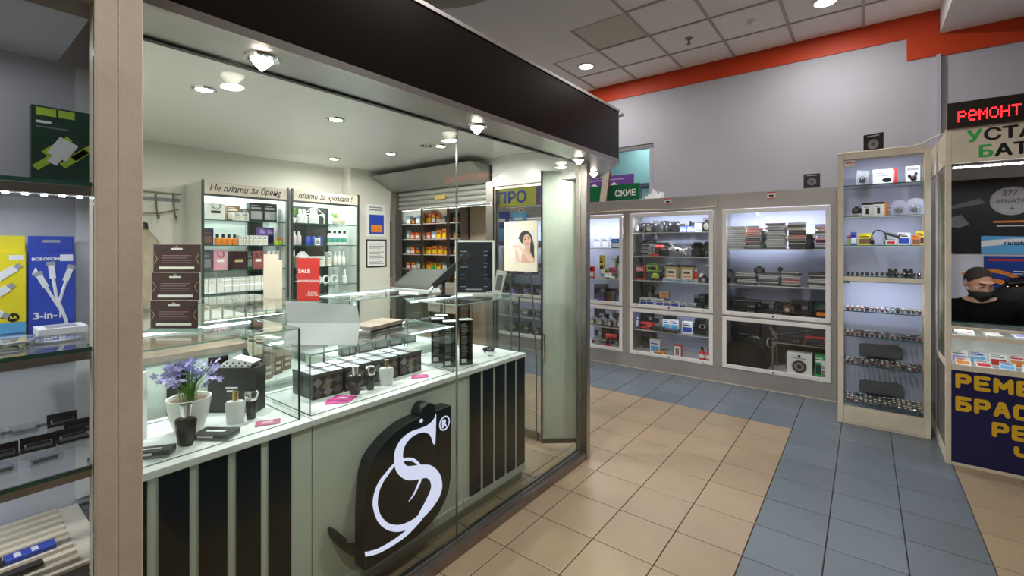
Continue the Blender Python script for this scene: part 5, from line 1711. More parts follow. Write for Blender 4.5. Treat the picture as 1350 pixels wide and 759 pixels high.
Proto(t).at((-1.79, YB - .05, z + .045), .3, rot=(-.5, .3, .3), scale=(1.1, 1.1, 1.1))
z = 1.0765
Proto(lantern_speaker('bright green portable radio on the third shelf ' + rb, LIME)).at((-2.10, YB - .02, z + .105))
t = device('black speaker under the green radio ' + rb, .16, .12, .10, BLACK)
Proto(t).at((-2.10, YB, z))
Proto(small_carton('carton', 'red carton at the end of the third shelf ' + rb, 'carton', .12, .09, .17, RED, BLACK, PAPER)).at((-2.25, YB, z))
t = thing('robot_toy', 'lime green toy robot on the third shelf ' + rb, 'toy')
MB().box(-.045, -.02, .03, .045, .02, .065, LIME).box(-.025, -.018, .0655, .025, .018, .09, LIME).build('body', t, bevel=.004)
MB().box(-.045, -.03, 0, -.02, .03, .0295, BLACK).box(.02, -.03, 0, .045, .03, .0295, BLACK).build('tracks', t)
MB().ball((-.012, -.0185, .078), .006, PAPER, 8, 6).ball((.012, -.0185, .078), .006, PAPER, 8, 6).build('eyes', t, True)
Proto(t).at((-2.03, YB - .12, z))
t = thing('tin', 'yellow tin with dark lid and white label ' + rb, 'tin', group='pair of yellow tins')
MB().box(-.055, -.045, 0, .055, .045, .15, mat('tin_yellow', (.62, .48, .20), .4)).build('tin_body', t, bevel=.004)
MB().box(-.057, -.047, .1505, .057, .047, .168, BLACK).build('lid', t)
MB().box(-.042, -.0458, .03, .042, -.0453, .12, PAPER).box(-.03, -.0464, .08, .03, -.0459, .105, BROWN).box(-.036, -.0464, .045, .036, -.0459, .06, ORANGE).build('label', t)
P = Proto(t)
P.at((-1.84, YB - .05, z), scale=(1.25, 1.2, 1.15)); P.at((-1.655, YB - .05, z), scale=(1.25, 1.2, 1.15))
Proto(headphones('black headphones standing beside the yellow tins')).at((-1.96, YB + .02, z), 1.2, scale=(.8, .8, .8))
Proto(bottle('spray_can', 'red and white spray can on the third shelf ' + rb, .025, .15, RED, PAPER, None, .2, cat='spray can')).at((-1.565, YB - .06, z))
Proto(bottle('spray_can', 'white spray can on the third shelf ' + rb, .022, .13, PAPER, SKY, None, .2, cat='spray can')).at((-1.50, YB - .06, z))
P = Proto(camera_gear('black compact camera on the third shelf ' + rb, 'compact cameras', .02))
for x in (-1.455, -1.35):
    P.at((x - .01, YB - .08, z), R.uniform(-.5, .5), scale=(.8, .8, .8))
P = Proto(small_carton('blister_pack', 'small white blister pack along the shelf edge ' + rb, 'pack', .05, .02, .04, PAPER, SKY, RED, 'small white blister packs'))
for k in range(6):
    P.at((-1.90 + .07 * k, YB - .135, z), R.uniform(-.2, .2))
z = .7525
P = Proto(small_carton('carton', 'blue and white device carton above the mid rail ' + rb, 'carton', .10, .07, .09, PAPER, BLUE, NAVY, 'blue and white device cartons'))
for k in range(7):
    P.at((-2.20 + .100 * k, YB - .03 - .02 * (k % 2), z), R.uniform(-.25, .25), scale=(1, 1, R.uniform(.8, 1.15)))
Proto(small_carton('carton', 'cream and orange carton above the blue cartons ' + rb, 'carton', .11, .07, .08, CARD, ORANGE, RED)).at((-1.97, YB + .05, z + .105))
P = Proto(boot('black lace up boot ' + rb, 'pair of black boots'))
P.at((-1.49, YB - .04, z), 1.4 - PI); P.at((-1.39, YB - .04, z), 1.4 - PI)
# lower door of B
z = .4705
P = Proto(small_carton('carton', 'white packet hanging in the lower door ' + rb, 'packet', .09, .03, .13, PAPER, SKY, BLUE, 'lower white packets'))
for x in (-1.93, -1.83):
    P.at((x, YB, z), .1)
Proto(small_carton('carton', 'blue screwdriver set carton in the lower door ' + rb, 'carton', .03, .05, .18, BLUE, PAPER, PAPER)).at((-2.265, YB - .12, z + .006), .0, rot=(0, .15, .2))
Proto(device('red toolbox in the lower door ' + rb, .16, .10, .07, RED)).at((-2.17, YB - .02, z))
Proto(small_carton('carton', 'blue and white boxed kettle in the lower door ' + rb, 'carton', .12, .09, .13, PAPER, BLUE, NAVY)).at((-1.66, YB - .03, z))
Proto(device('black loudspeaker in the lower door ' + rb, .11, .10, .18, BLACK)).at((-1.52, YB - .03, z))
Proto(device('dark cabinet speaker in the lower door ' + rb, .12, .10, .17, mat('charcoal_green', (.03, .04, .04), .5))).at((-1.395, YB - .03, z))
P = Proto(device('flat black recorder on the lower shelf ' + rb, .17, .12, .035, BLACK, 'flat black recorders'))
P.at((-2.02, YB - .05, z)); P.at((-1.83, YB - .12, z))
z = .1855
t = small_carton('carton', 'white carton with blue print at the bottom ' + rb, 'carton', .12, .06, .16, PAPER, SKY, BLUE)
Proto(t).at((-2.05, YB - .05, z))
Proto(device('orange case on the bottom ' + rb, .13, .07, .04, ORANGE)).at((-1.97, YB - .13, z), .2)
t = thing('phone_box', 'white phone carton with red edge at the bottom ' + rb, 'carton')
MB().box(-.05, -.025, 0, .05, .025, .14, RED).build('box', t)
MB().box(-.040, -.0262, .008, .040, -.0252, .125, PAPER).box(-.02, -.0272, .02, .02, -.0264, .10, GREY).build('print', t)
Proto(t).at((-1.77, YB - .08, z), .1)
P = Proto(bottle('spray_can', 'red can with black lid at the bottom ' + rb, .03, .15, RED, BLACK, 'red cans with black lids', .25, cat='can', labelm=PAPER))
P.at((-1.49, YB - .08, z)); P.at((-1.415, YB - .08, z))
Proto(device('black bag shaped case at the bottom ' + rb, .15, .10, .09, BLACK)).at((-1.39, YB + .07, z))
# back rows of darker gear
fillers = []
for nm, sx, sy, sz, m in (('black speaker', .12, .09, .16, BLACK), ('charcoal receiver', .16, .10, .09, DK2), ('black case', .14, .09, .12, DK1), ('grey device', .12, .09, .10, GREY)):
    fillers.append((nm, Proto(device(nm + ' in the back row ' + rb, sx, sy, sz, m, nm + ' back row'))))


def fill(x0, x1, y, z, hmin, hmax, where, key, n0=0):
    x = x0
    k = n0
    while True:
        nm, p_ = fillers[k % 4]
        wd, hh = ((.12, .16), (.16, .09), (.14, .12), (.12, .10))[k % 4]
        if x + wd > x1:
            break
        h_ = R.uniform(hmin, hmax) / hh
        p_.at((x + wd / 2, y, z), R.uniform(-.08, .08), scale=(1, 1, h_), label=nm + ' in the back row ' + where, group=nm + ' in the back row ' + where)
        x += wd + .02
        k += 1


fill(-2.30, -1.33, RY + .40, 1.6575, .10, .17, 'of the top shelf ' + rb, 'B1')
fill(-2.30, -1.93, RY + .40, 1.3705, .15, .22, 'of the second shelf ' + rb, 'B2', 1)
fill(-1.68, -1.33, RY + .40, 1.3705, .15, .22, 'of the second shelf ' + rb, 'B2', 2)
fill(-2.20, -1.90, RY + .40, 1.0765, .15, .20, 'of the third shelf ' + rb, 'B3', 1)
fill(-2.30, -2.0, RY + .40, .7525, .15, .24, 'above the mid rail ' + rb, 'B4', 2)
fill(-1.65, -1.33, RY + .40, .7525, .12, .18, 'above the mid rail ' + rb, 'B4', 3)
fill(-2.30, -1.75, RY + .40, .4705, .12, .20, 'of the lower door ' + rb, 'B5', 2)
fill(-2.30, -2.1, RY + .40, .1855, .16, .2, 'at the bottom ' + rb, 'B6', 1)
# ---- cabinet C: stacks of notebooks
rc = 'in the notebook cabinet'
bk = {}
for nm, m, e in (('white', PAPER, SILV), ('grey', GREY, PAPER), ('black', BLACK, GREY), ('red', RED, PAPER), ('tan', CARD, BROWN), ('purple', PURPLE, PAPER)):
    bk[nm] = Proto(flat_book(nm + ' flat notebook in a stack ' + rc, m, e, nm + ' notebooks'))
z = 1.4655


lev = 'upper'


def stack(x, y, z, seq, jit=.012, rz=0, sc=1.):
    for k, c in enumerate(seq):
        bk[c].at((x + R.uniform(-jit, jit), y + R.uniform(-jit, jit), z + k * .0223), rz + R.uniform(-.12, .12), scale=(sc, sc, 1), label=c + ' flat notebook in the stacks on the ' + lev + ' shelf ' + rc, group=c + ' notebooks on the ' + lev + ' shelf')


stack(-1.115, YB - .08, z, ['white', 'grey', 'white', 'white', 'white', 'white', 'white', 'white', 'white', 'white', 'white'])
stack(-.955, YB - .08, z, ['black', 'grey', 'black', 'red', 'black', 'grey', 'red', 'red', 'white', 'red', 'grey'], sc=.8)
stack(-.735, YB - .08, z, ['black', 'white', 'grey', 'white', 'grey', 'white', 'grey', 'white', 'black', 'white', 'grey', 'black'], sc=.95)
stack(-.555, YB - .08, z, ['black', 'black', 'grey', 'black', 'tan', 'red', 'tan', 'black', 'tan', 'tan', 'black', 'grey'], sc=.8)
stack(-.318, YB - .08, z, ['black', 'grey', 'purple', 'black', 'red', 'purple', 'white', 'black', 'red', 'tan', 'purple'], sc=.72)
stack(-.465, YB + .07, z, ['black', 'white', 'purple', 'white', 'black', 'white', 'tan'], sc=.7)
t = device('dark green file box between notebook stacks', .04, .12, .19, DGREEN)
Proto(t).at((-.855, YB - .08, z))
P = Proto(binoculars('black field glasses beside the tan notebooks', 'field glasses'))
P.at((-.44, YB - .12, z), 1.4); 
P = Proto(small_carton('paper_sleeve', 'white paper sleeve leaning beside the purple notebooks', 'sleeve', .10, .012, .10, PAPER, SKY, LILAC, 'white paper sleeves'))
P.at((-.33, YB + .05, z), .2); P.at((-.34, YB + .10, z), .1)
z = 1.0805
lev = 'middle'
stack(-1.02, YB - .08, z, ['black', 'white', 'grey', 'black', 'white', 'grey'])
stack(-.80, YB - .08, z, ['black', 'grey', 'black', 'white', 'grey', 'black'], sc=.9)
stack(-.61, YB - .08, z, ['black', 'white', 'red', 'grey', 'white', 'black', 'grey'], sc=.85)
stack(-.35, YB - .08, z, ['white', 'black', 'grey', 'white', 'black', 'grey', 'black'], sc=1.0)
Proto(headphones('black headphones standing at the end of the middle shelf ' + rc)).at((-1.185, YB - .12, z), 1.3)
t = thing('desk_fan', 'small black ball topped lamp above the notebook stacks', 'lamp', (-.72, YB + .05, z))
MB().lathe([(.05, 0), (.045, .012), (.010, .02), (.008, .14)], BLACK, n=14).build('stand', t, True)
MB().ball((0, 0, .165), .028, BLACK).build('head', t, True)
Proto(camera_gear('black camera beside the stacked notebooks')).at((-.90, YB - .10, z + .12), .3, scale=(.8, .8, .8))
z = .7525
P = Proto(device('long black player above the mid rail ' + rc, .24, .14, .06, BLACK, 'long black players'))
P.at((-1.05, YB - .04, z)); P.at((-.795, YB - .02, z)); P.at((-1.05, YB - .04, z + .0625), .05); P.at((-.54, YB - .02, z), -.03)
t = thing('tripod', 'folded black tripod lying across the players', 'tripod')
for k in range(3):
    MB().tube([(-.2, k * .014, .016), (.0, k * .012, .02), (.2, k * .008 + .004, .016)], .006, BLACK if k else STEEL, 7).build('leg', t)
MB().boxc(.215, .012, .018, .04, .035, .03, BLACK).build('head', t)
Proto(t).at((-.95, YB - .04, z + .125), .05)
Proto(camera_gear('brass and black camera among the players', m=BROWN)).at((-.62, YB - .13, z + .0605), 0, scale=(.8, .8, .8))
t = thing('motor_helmet', 'dark green round helmet with orange trim ' + rc, 'helmet')
MB().ball((0, 0, .10), (.09, .10, .10), DGREEN, 18, 12).build('shell', t, True)
MB().box(-.05, -.108, .05, .05, -.07, .09, ORANGE).box(-.06, -.109, .095, .06, -.06, .13, BLACK).build('visor', t, bevel=.006)
Proto(t).at((-.33, YB - .06, z))
P = Proto(bottle('small_ornament', 'small shiny figurine along the shelf edge ' + rc, .014, .045, CHROME, GOLD, 'small shiny figurines', .4, cat='figurine'))
for k in range(5):
    P.at((-.72 + .055 * k, YB - .165, z))
fill(-1.25, -.26, RY + .41, .7525, .10, .17, 'above the mid rail ' + rc, 'C3', 1)
# lower door of C
z = .1855
t = thing('equipment_bag', 'large black carrying bag slumped in the lower door ' + rc, 'bag')
MB().prism([(-.22, 0), (.20, 0), (.22, .05), (.20, .20), (.10, .29), (-.12, .31), (-.21, .24), (-.235, .08)], lambda a, b, t_: (a, t_, b), -.11, .11, mat('black_nylon', (.008, .009, .009), .7, spec=.1)).build('sack', t, bevel=.035)
MB().box(-.13, -.1135, .05, .10, -.1105, .17, mat('black_nylon_pocket', (.014, .015, .015), .7, spec=.1)).build('pocket', t)
MB().tube([(-.12, -.06, .28), (-.06, -.09, .36), (.04, -.09, .36), (.10, -.06, .28)], .010, BLACK, 7).build('strap', t, True)
Proto(t).at((-1.015, YB - .07, z), scale=(.95, 1, 1))
t = device('black subwoofer at the back of the lower door ' + rc, .26, .16, .30, DK1)
Proto(t).at((-1.06, YB + .16, z), scale=(1, .6, 1.5))
Proto(device('black studio monitor behind the black bag', .20, .12, .34, DK1)).at((-.865, YB + .19, z), scale=(.7, .7, 1.3))
Proto(device('dark amplifier under the grey stand', .30, .16, .18, DK2)).at((-.58, YB + .10, z), scale=(.6, .7, .9))
t = thing('speaker_carton', 'white carton printed with a loudspeaker cone ' + rc, 'carton')
MB().box(-.11, -.07, 0, .11, .07, .22, PAPER).build('box', t)
mb = MB()
for r_, m, d in ((.075, CARD, .0708), (.062, BLACK, .0714), (.045, DK3, .072), (.02, BLACK, .0726)):
    pr(mb, el(0, .085, r_, r_, 24), d, m)
pr(mb, el(0, .19, .014, .014), .0708, BLACK)
mb.box(-.06, -.0712, .165, .06, -.0705, .172, GREY)
mb.build('print', t)
Proto(t).at((-.53, YB - .05, z))
Proto(small_carton('carton', 'green carton beside the loudspeaker carton', 'carton', .11, .12, .22, GREEN, DGREEN, PAPER)).at((-.345, YB - .02, z))
Proto(small_carton('carton', 'slim white carton beside the green one', 'carton', .035, .03, .15, PAPER, GREY, GREY)).at((-.325, YB - .12, z))
t = thing('work_shelf', 'grey metal shelf stand inside the lower door ' + rc, 'stand', (-.52, YB + .02, z))
MB().box(-.26, -.13, .295, .26, .15, .305, SILVER).build('board', t)
for a in (-1, 1):
    for b in (-.12, .14):
        MB().box(a * .25 - .008, b - .008, 0, a * .25 + .008, b + .008, .295, STEEL).build('leg', t)
z2 = z + .3056
t = thing('axe', 'black handled axe leaning in the lower door ' + rc, 'axe')
MB().tube([(-.16, 0, .03), (.0, 0, .07), (.18, 0, .115)], [.011, .010, .012], BLACK, 8).build('handle', t, True)
MB().prism([(-.155, .0), (-.13, .005), (-.135, .055), (-.19, .12), (-.205, .11), (-.18, .05)], lambda a, b, t_: (a, t_, b), -.010, .010, STEEL).build('blade', t)
Proto(t).at((-.60, YB - .08, z2 + .035), .05)
t = thing('red_frame', 'red open frame clamp on the grey stand', 'clamp')
MB().box(-.09, -.015, .0, .09, .015, .015, RED).box(-.09, -.015, .065, .09, .015, .08, RED).box(-.09, -.015, .0152, -.075, .015, .0648, RED).box(.075, -.015, .0152, .09, .015, .0648, RED).build('frame', t)
MB().cyl((0, 0, .0805), (0, 0, .10), .008, BLACK, n=8).build('screw', t)
Proto(t).at((-.40, YB, z2), .1)
P = Proto(device('flat black console on the grey stand', .20, .13, .05, BLACK, 'flat consoles on the stand'))
P.at((-.62, YB - .03, z2)); P.at((-.40, YB - .08, z2), .1, scale=(.8, .6, .8))
# ---- cabinet A and the one beyond
ra = 'in the corner packet cabinet'
z = 1.4675
P = Proto(small_carton('carton', 'pale printed carton on the top shelf ' + ra, 'carton', .11, .08, .14, mat('pale_blue_card', (.66, .68, .76), .5), PAPER, GREY, 'pale cartons top shelf'))
for k in range(4):
    P.at((-2.86 + k * .118, YB, z))
for k in (0, 1, 3):
    P.at((-2.86 + k * .118, YB, z + .1405))
Proto(small_carton('carton', 'deep blue boxed gadget on the top shelf ' + ra, 'carton', .14, .07, .12, BLUE, PAPER, SKY)).at((-2.53, YB - .10, z))
z = 1.0705
for nm, m1, m2, x, h in (('red', RED, PAPER, -2.90, .15), ('yellow', YELLOW, BLACK, -2.83, .30), ('white', PAPER, SKY, -2.74, .12), ('green', LIME, PAPER, -2.68, .13), ('tall white', PAPER, GREY, -2.66, .26), ('tall green', GREEN, LIME, -2.58, .30), ('magenta', MAGENTA, PAPER, -2.63, .14), ('crimson', RED, BLACK, -2.56, .14), ('pale', PAPER, TEALG, -2.49, .20), ('sky blue', SKY, PAPER, -2.44, .26)):
    tall = h > .2
    Proto(small_carton('carton', nm + ' packet on the middle shelf ' + ra, 'packet', .062, .045, h, m1, m2, m1 if m1 is PAPER else BLACK)).at((x, YB + (.06 if tall else -.09), z), R.uniform(-.15, .15))
Proto(device('white flat gadget before the packets ' + ra, .14, .05, .03, PAPER)).at((-2.62, YB - .15, z))
z = .7525
for nm, m1, m2, x in (('purple', DK1, PURPLE, -2.77), ('olive', mat('olive_card', (.10, .09, .03), .5), BROWN, -2.64), ('blue', NAVY, SKY, -2.51)):
    Proto(small_carton('canister', nm + ' dark canister carton at the bottom ' + ra, 'carton', .10, .08, .14, m1, m2, m2)).at((x, YB - .05, z))
z = .4505
P = Proto(camera_gear('grey video camera in the lower door ' + ra, 'grey video cameras', .06, GREY))
for k in range(4):
    P.at((-2.90 + .135 * k, YB - .04, z), R.uniform(-.3, .3))
P = Proto(device('grey receiver in the lower door ' + ra, .15, .12, .05, GREY, 'lower grey receivers'))
for k in range(3):
    P.at((-2.80 + .16 * k, YB + .06, z + (.0 if k != 1 else .0)))
z = .1855
Proto(drill('red cordless drill at the bottom ' + ra, RED)).at((-2.60, YB - .09, z), .3)
P = Proto(device('dusty grey device at the bottom ' + ra, .16, .12, .08, mat('dusty_grey', (.30, .30, .29), .6), 'dusty grey devices'))
for k in range(3):
    P.at((-2.86 + .12 * k, YB - .02 + .03 * k, z), R.uniform(-.3, .3), scale=(.7, .8, .8))
Proto(small_carton('carton', 'small red carton at the bottom ' + ra, 'carton', .06, .05, .14, RED, BLACK, PAPER)).at((-2.46, YB - .02, z))
fill(-3.0, -2.41, RY + .41, .7525, .14, .22, 'above the mid rail ' + ra, 'A3', 1)
fill(-3.0, -2.41, RY + .41, .4505, .12, .2, 'of the lower door ' + ra, 'A4', 2)
fill(-3.0, -2.41, RY + .41, .1855, .12, .2, 'at the bottom ' + ra, 'A5', 3)
rz_ = 'in the cabinet seen through the shop end'
P = Proto(device('dark device on a shelf ' + rz_, .20, .14, .14, DK2, 'dark devices seen through the shop end'))
for z in (1.4675, 1.0705, .7525, .4505, .1855):
    for k in range(4):
        P.at((-4.33 + .24 * k, YB, z), R.uniform(-.3, .3), scale=(R.uniform(.7, 1.05), .9, R.uniform(.6, 1.3)))
P = Proto(small_carton('carton', 'violet boxed gadget ' + rz_, 'carton', .09, .06, .12, PURPLE, LILAC, PAPER, 'violet boxes seen through the shop end'))
for z in (1.0705, .7525):
    for k in range(3):
        P.at((-4.2 + .26 * k, YB - .14, z))

# ================================================================== CREAM CABINET
tx0, tx1, ty0, ty1, TH = -.182, .412, 4.71, 5.10, 2.27
tc_ = thing('cream_cabinet', 'tall narrow cream glass cabinet of watches and boxed gadgets', 'cabinet', ((tx0 + tx1) / 2, ty0, 0))
a = (tx1 - tx0) / 2
D = ty1 - ty0
for s in (-1, 1):
    MB().box(s * a, 0, .001, s * (a - .042), .03, TH, CREAM).build('stile', tc_, bevel=.003)
    MB().box(s * (a - .002), .0305, .001, s * (a - .028), .0605, TH - .02, CREAM).box(s * (a - .002), D - .03, .001, s * (a - .028), D, TH - .02, CREAM).build('rear_stile', tc_)
    MB().box(s * (a - .012), .061, .165, s * (a - .017), D - .031, TH - .03, GLASS, edge=EDGE).build('side_pane', tc_)
MB().box(-a + .0425, .0, .001, a - .0425, .03, .15, CREAM).box(-a + .06, -.004, .02, a - .06, -.0004, .135, CREAM).build('plinth', tc_)
MB().box(-a + .0425, 0, 2.225, a - .0425, .03, TH, CREAM).build('top_rail', tc_)
MB().box(-a, .0, TH + .0005, a, D, TH + .006, CREAM).build('roof', tc_)
MB().box(-a + .0425, 0, 1.205, a - .0425, .03, 1.24, CREAM).build('mid_rail', tc_)
MB().box(-a + .029, D - .012, .001, a - .029, D - .003, TH - .0005, CINS).build('back_panel', tc_)
MB().box(-a + .044, .010, .152, a - .044, .015, 1.203, GLASS, edge=EDGE).build('door_pane', tc_)
MB().box(-a + .044, .010, 1.242, a - .044, .015, 2.223, GLASS, edge=EDGE).build('door_pane', tc_)
TZ = [.170, .495, .735, .947, 1.242, 1.505, 1.748, 2.012]
for z in TZ:
    MB().box(-a + .018, .065, z - .008, a - .018, D - .013, z, GLASS, edge=EDGE).build('shelf', tc_)
for z in (2.215, 1.735, 1.49, 1.195):
    mb = MB().box(-a + .05, .034, z, a - .05, .040, z + .006, PAPER)
    for k in range(24):
        x = -a + .07 + k * (2 * a - .14) / 23
        mb.box(x - .003, .0405, z + .001, x + .003, .043, z + .005, LEDC)
    mb.build('led_strip', tc_)
MB().box(a - .036, .032, 1.26, a - .030, .036, 2.20, LEDW).build('led_upright', tc_)
area_lamp('cabinet_lamp', ((tx0 + tx1) / 2, ty0 + .08, 2.205), .45, 1.5, (.82, .86, 1), .03, (math.radians(15), 0, 0))
area_lamp('cabinet_lamp', ((tx0 + tx1) / 2, ty0 + .08, 1.19), .45, 2.0, (.82, .86, 1), .03, (math.radians(15), 0, 0))
area_lamp('cabinet_lamp', ((tx0 + tx1) / 2, ty0 + .08, 1.73), .45, 1.1, (.82, .86, 1), .03, (math.radians(15), 0, 0))
MB().box(-a + .046, .0045, 2.165, -a + .115, .0095, 2.215, CARD).box(-a + .052, .0038, 2.192, -a + .108, .0044, 2.202, RED).build('sticker', tc_)
MB().box(-a + .045, -.003, 1.185, -a + .08, -.0005, 1.202, BLACK).box(-a + .046, -.0035, 1.19, -a + .058, -.0031, 1.198, SILV).build('lock', tc_)
tag(MB().tube([(-.19, 4.74, 2.280), (-.1, 4.73, 2.284), (.05, 4.74, 2.283), (.18, 4.735, 2.288), (.28, 4.74, 2.284), (.36, 4.74, 2.30), (.42, 4.70, 2.33), (.47, 4.6, 2.335)], .006, CARD, 6).build('loose_cable'), 'loose cable lying along the top of the cream cabinet', 'cable')
cm = 'in the cream cabinet'
ty = ty0 + .20
z = 2.0126
t = thing('blister_pack', 'grey clear blister pack leaning on the top shelf ' + cm, 'pack')
MB().box(-.045, -.003, 0, .045, .003, .13, SILV).build('backing', t)
MB().ball((0, -.012, .045), (.03, .018, .035), CLEAR, 12, 8).box(-.02, -.012, .025, .02, -.004, .06, BLACK).build('bubble', t, True)
Proto(t).at((-.02, ty + .02, z + .012), 0, rot=(-.15, .12, .2))
t = thing('mouse_carton', 'white and red carton printed with a black mouse ' + cm, 'carton')
MB().box(-.075, -.03, 0, .055, .03, .125, PAPER).box(.0552, -.03, 0, .08, .03, .13, RED).build('box', t)
mb = MB()
pr(mb, el(.015, .035, .030, .018), .0308, BLACK)
mb.box(-.06, -.0312, .09, .02, -.0304, .096, GREY).box(-.06, -.0312, .07, .03, -.0304, .075, GREY).box(.059, -.0312, .03, .064, -.0304, .11, PAPER)
mb.build('print', t)
Proto(t).at((.13, ty - .02, z), .1)
t = thing('blister_pack', 'white blister pack with black earphones on the top shelf ' + cm, 'pack')
MB().box(-.045, -.003, 0, .045, .003, .14, PAPER).box(-.035, -.0045, .105, .035, -.0032, .125, SILV).build('backing', t)
MB().ball((-.02, -.006, .06), (.012, .008, .014), BLACK, 8, 6).ball((.02, -.006, .075), (.010, .008, .018), BLACK, 8, 6).ball((.005, -.006, .04), (.022, .009, .022), BLACK, 10, 6).build('earphones', t, True)
Proto(t).at((.315, ty, z), -.05)
z = 1.7486
Proto(camera_gear('small black action camera on the second shelf ' + cm, None, .02)).at((-.055, ty, z + .03), 0, scale=(.55, .6, .6))
Proto(small_carton('carton', 'small white carton under the action camera ' + cm, 'carton', .06, .05, .028, PAPER, GREY, BLACK)).at((-.06, ty, z))
t = thing('gadget_carton', 'white carton with black top and orange side ' + cm, 'carton', group='orange sided gadget cartons')
MB().box(-.045, -.025, 0, .03, .025, .10, PAPER).box(.0302, -.025, 0, .045, .025, .115, ORANGE).box(-.045, -.025, .1002, .03, .025, .118, BLACK).build('box', t)
MB().box(-.02, -.0262, .02, .0, -.0252, .07, BLACK).box(-.035, -.0262, .078, .01, -.0252, .084, GREY).build('print', t)
P = Proto(t)
P.at((.025, ty + .02, z), .1); P.at((.105, ty - .03, z), -.05)
Proto(small_carton('carton', 'wide white carton with black bands ' + cm, 'carton', .12, .05, .085, PAPER, SILV, BLACK)).at((.19, ty + .06, z))
t = thing('blister_dome', 'domed clear blister with a small headlamp ' + cm, 'pack', group='domed blisters with headlamps')
MB().prism([(-.05, 0), (.05, 0), (.055, .05), (.04, .11), (0, .128), (-.04, .11), (-.055, .05)], lambda a, b, t_: (a, t_, b), -.004, .004, mat('lavender_card', (.55, .54, .72), .5)).build('backing', t)
MB().ball((0, -.010, .045), (.04, .022, .035), CLEAR, 12, 8).ball((0, -.012, .04), (.026, .015, .018), GREY, 10, 6).build('bubble', t, True)
P = Proto(t)
P.at((.225, ty - .06, z + .001), .1); P.at((.33, ty - .04, z + .001), -.1, scale=(1.1, 1, 1.1))
z = 1.5056
for nm, m1, m2, x, h, wd in (('pink and lime', PINK, LIME, -.10, .09, .05), ('blue topped', BLUE, PAPER, -.075, .11, .04), ('yellow lamp', YELLOW, BROWN, .0, .10, .09), ('white and red', PAPER, RED, .19, .06, .07), ('blue and white', PAPER, BLUE, .255, .10, .08), ('yellow', YELLOW, BLACK, .36, .11, .05), ('orange', ORANGE, BROWN, .335, .08, .05)):
    Proto(small_carton('carton', nm + ' carton on the third shelf ' + cm, 'carton', wd, .04, h, m1, m2, BLACK)).at((x, ty + R.uniform(-.05, .05), z), R.uniform(-.1, .1))
Proto(headphones('black headphones in a round frame ' + cm)).at((.095, ty - .03, z), .15, scale=(.7, .8, .8))
t = thing('torch', 'black torch lying on the third shelf ' + cm, 'torch')
MB().cyl((-.05, 0, .016), (.03, 0, .016), .012, BLACK).cyl((.0302, 0, .016), (.06, 0, .016), .013, BLACK, .02).build('barrel', t, True)
MB().cyl((.0602, 0, .016), (.063, 0, .016), .018, CHROME).build('lens', t)
Proto(t).at((.175, ty - .05, z + .068), -.3, rot=(0, .35, -.2))
tag(MB().box(.14, ty - .07, z, .21, ty - .02, z + .040, PAPER).box(.15, ty - .0706, z + .01, .20, ty - .0701, z + .03, RED).build('carton'), 'low white carton under the black torch', 'carton')
# watches
t = thing('wrist_watch', 'wrist watch with dark strap lying in a row ' + cm, 'watch', group='dark watches')
pts = [(0, .030 * math.cos(q), .014 + .013 * math.sin(q)) for q in [i * PI / 6 for i in range(12)]]
mb = MB()
for i in range(12):
    p, q = pts[i], pts[(i + 1) % 12]
    mb.face([(-.009, p[1], p[2]), (.009, p[1], p[2]), (.009, q[1], q[2]), (-.009, q[1], q[2])], DK1)
mb.build('strap', t)
MB().lathe([(.014, 0), (.014, .006), (.003, .0065)], CHROME, (0, -.014, .024), 10).build('case', t)
MB().lathe([(.011, .0066), (.011, .0070), (.002, .0071)], BLACK, (0, -.014, .024), 10).build('dial', t)
P = Proto(t)
MB_ = None
t2 = thing('wrist_watch', 'wrist watch with steel bracelet lying in a row ' + cm, 'watch', group='steel watches in the cream cabinet')
mb = MB()
for i in range(12):
    p, q = pts[i], pts[(i + 1) % 12]
    mb.face([(-.008, p[1], p[2]), (.008, p[1], p[2]), (.008, q[1], q[2]), (-.008, q[1], q[2])], CHROME)
mb.build('bracelet', t2)
MB().lathe([(.014, 0), (.014, .006), (.003, .0065)], GOLD, (0, -.014, .024), 10).build('case', t2)
MB().lathe([(.011, .0066), (.011, .0070), (.002, .0071)], PAPER, (0, -.014, .024), 10).build('dial', t2)
P2 = Proto(t2)
t3 = thing('wrist_watch', 'wrist watch with brown strap lying in a row ' + cm, 'watch', group='brown watches in the cream cabinet')
mb = MB()
for i in range(12):
    p, q = pts[i], pts[(i + 1) % 12]
    mb.face([(-.009, p[1], p[2]), (.009, p[1], p[2]), (.009, q[1], q[2]), (-.009, q[1], q[2])], mat('watch_red_strap', (.22, .03, .025), .5))
mb.build('strap', t3)
MB().lathe([(.014, 0), (.014, .006), (.003, .0065)], CHROME, (0, -.014, .024), 10).build('case', t3)
MB().lathe([(.011, .0066), (.011, .0070), (.002, .0071)], PAPER, (0, -.014, .024), 10).build('dial', t3)
P3_ = Proto(t3)
WN = {P: 'dark strap', P2: 'steel bracelet', P3_: 'brown strap'}
for z, rows, n, mix, lev in ((1.2426, 1, 15, (P, P, P), 'just above the middle rail'), (.9476, 3, 15, (P, P2, P3_), 'just below the middle rail'), (.7356, 3, 15, (P, P3_, P), 'two below the middle rail'), (.4956, 3, 15, (P, P2, P3_), 'three below the middle rail'), (.1706, 4, 16, (P, P2, P2), 'at the bottom')):
    for r_ in range(rows):
        for k in range(n):
            p_ = R.choice(mix) if k > 1 else (P3_ if rows > 1 else P)
            p_.at((tx0 + .065 + k * (.47 / (n - 1)), ty0 + .105 + r_ * .058 + (.10 if rows == 1 else 0), z), R.uniform(-.15, .15), label='wrist watch with ' + WN[p_] + ' on the shelf ' + lev, group='watches with ' + WN[p_] + ' ' + lev)
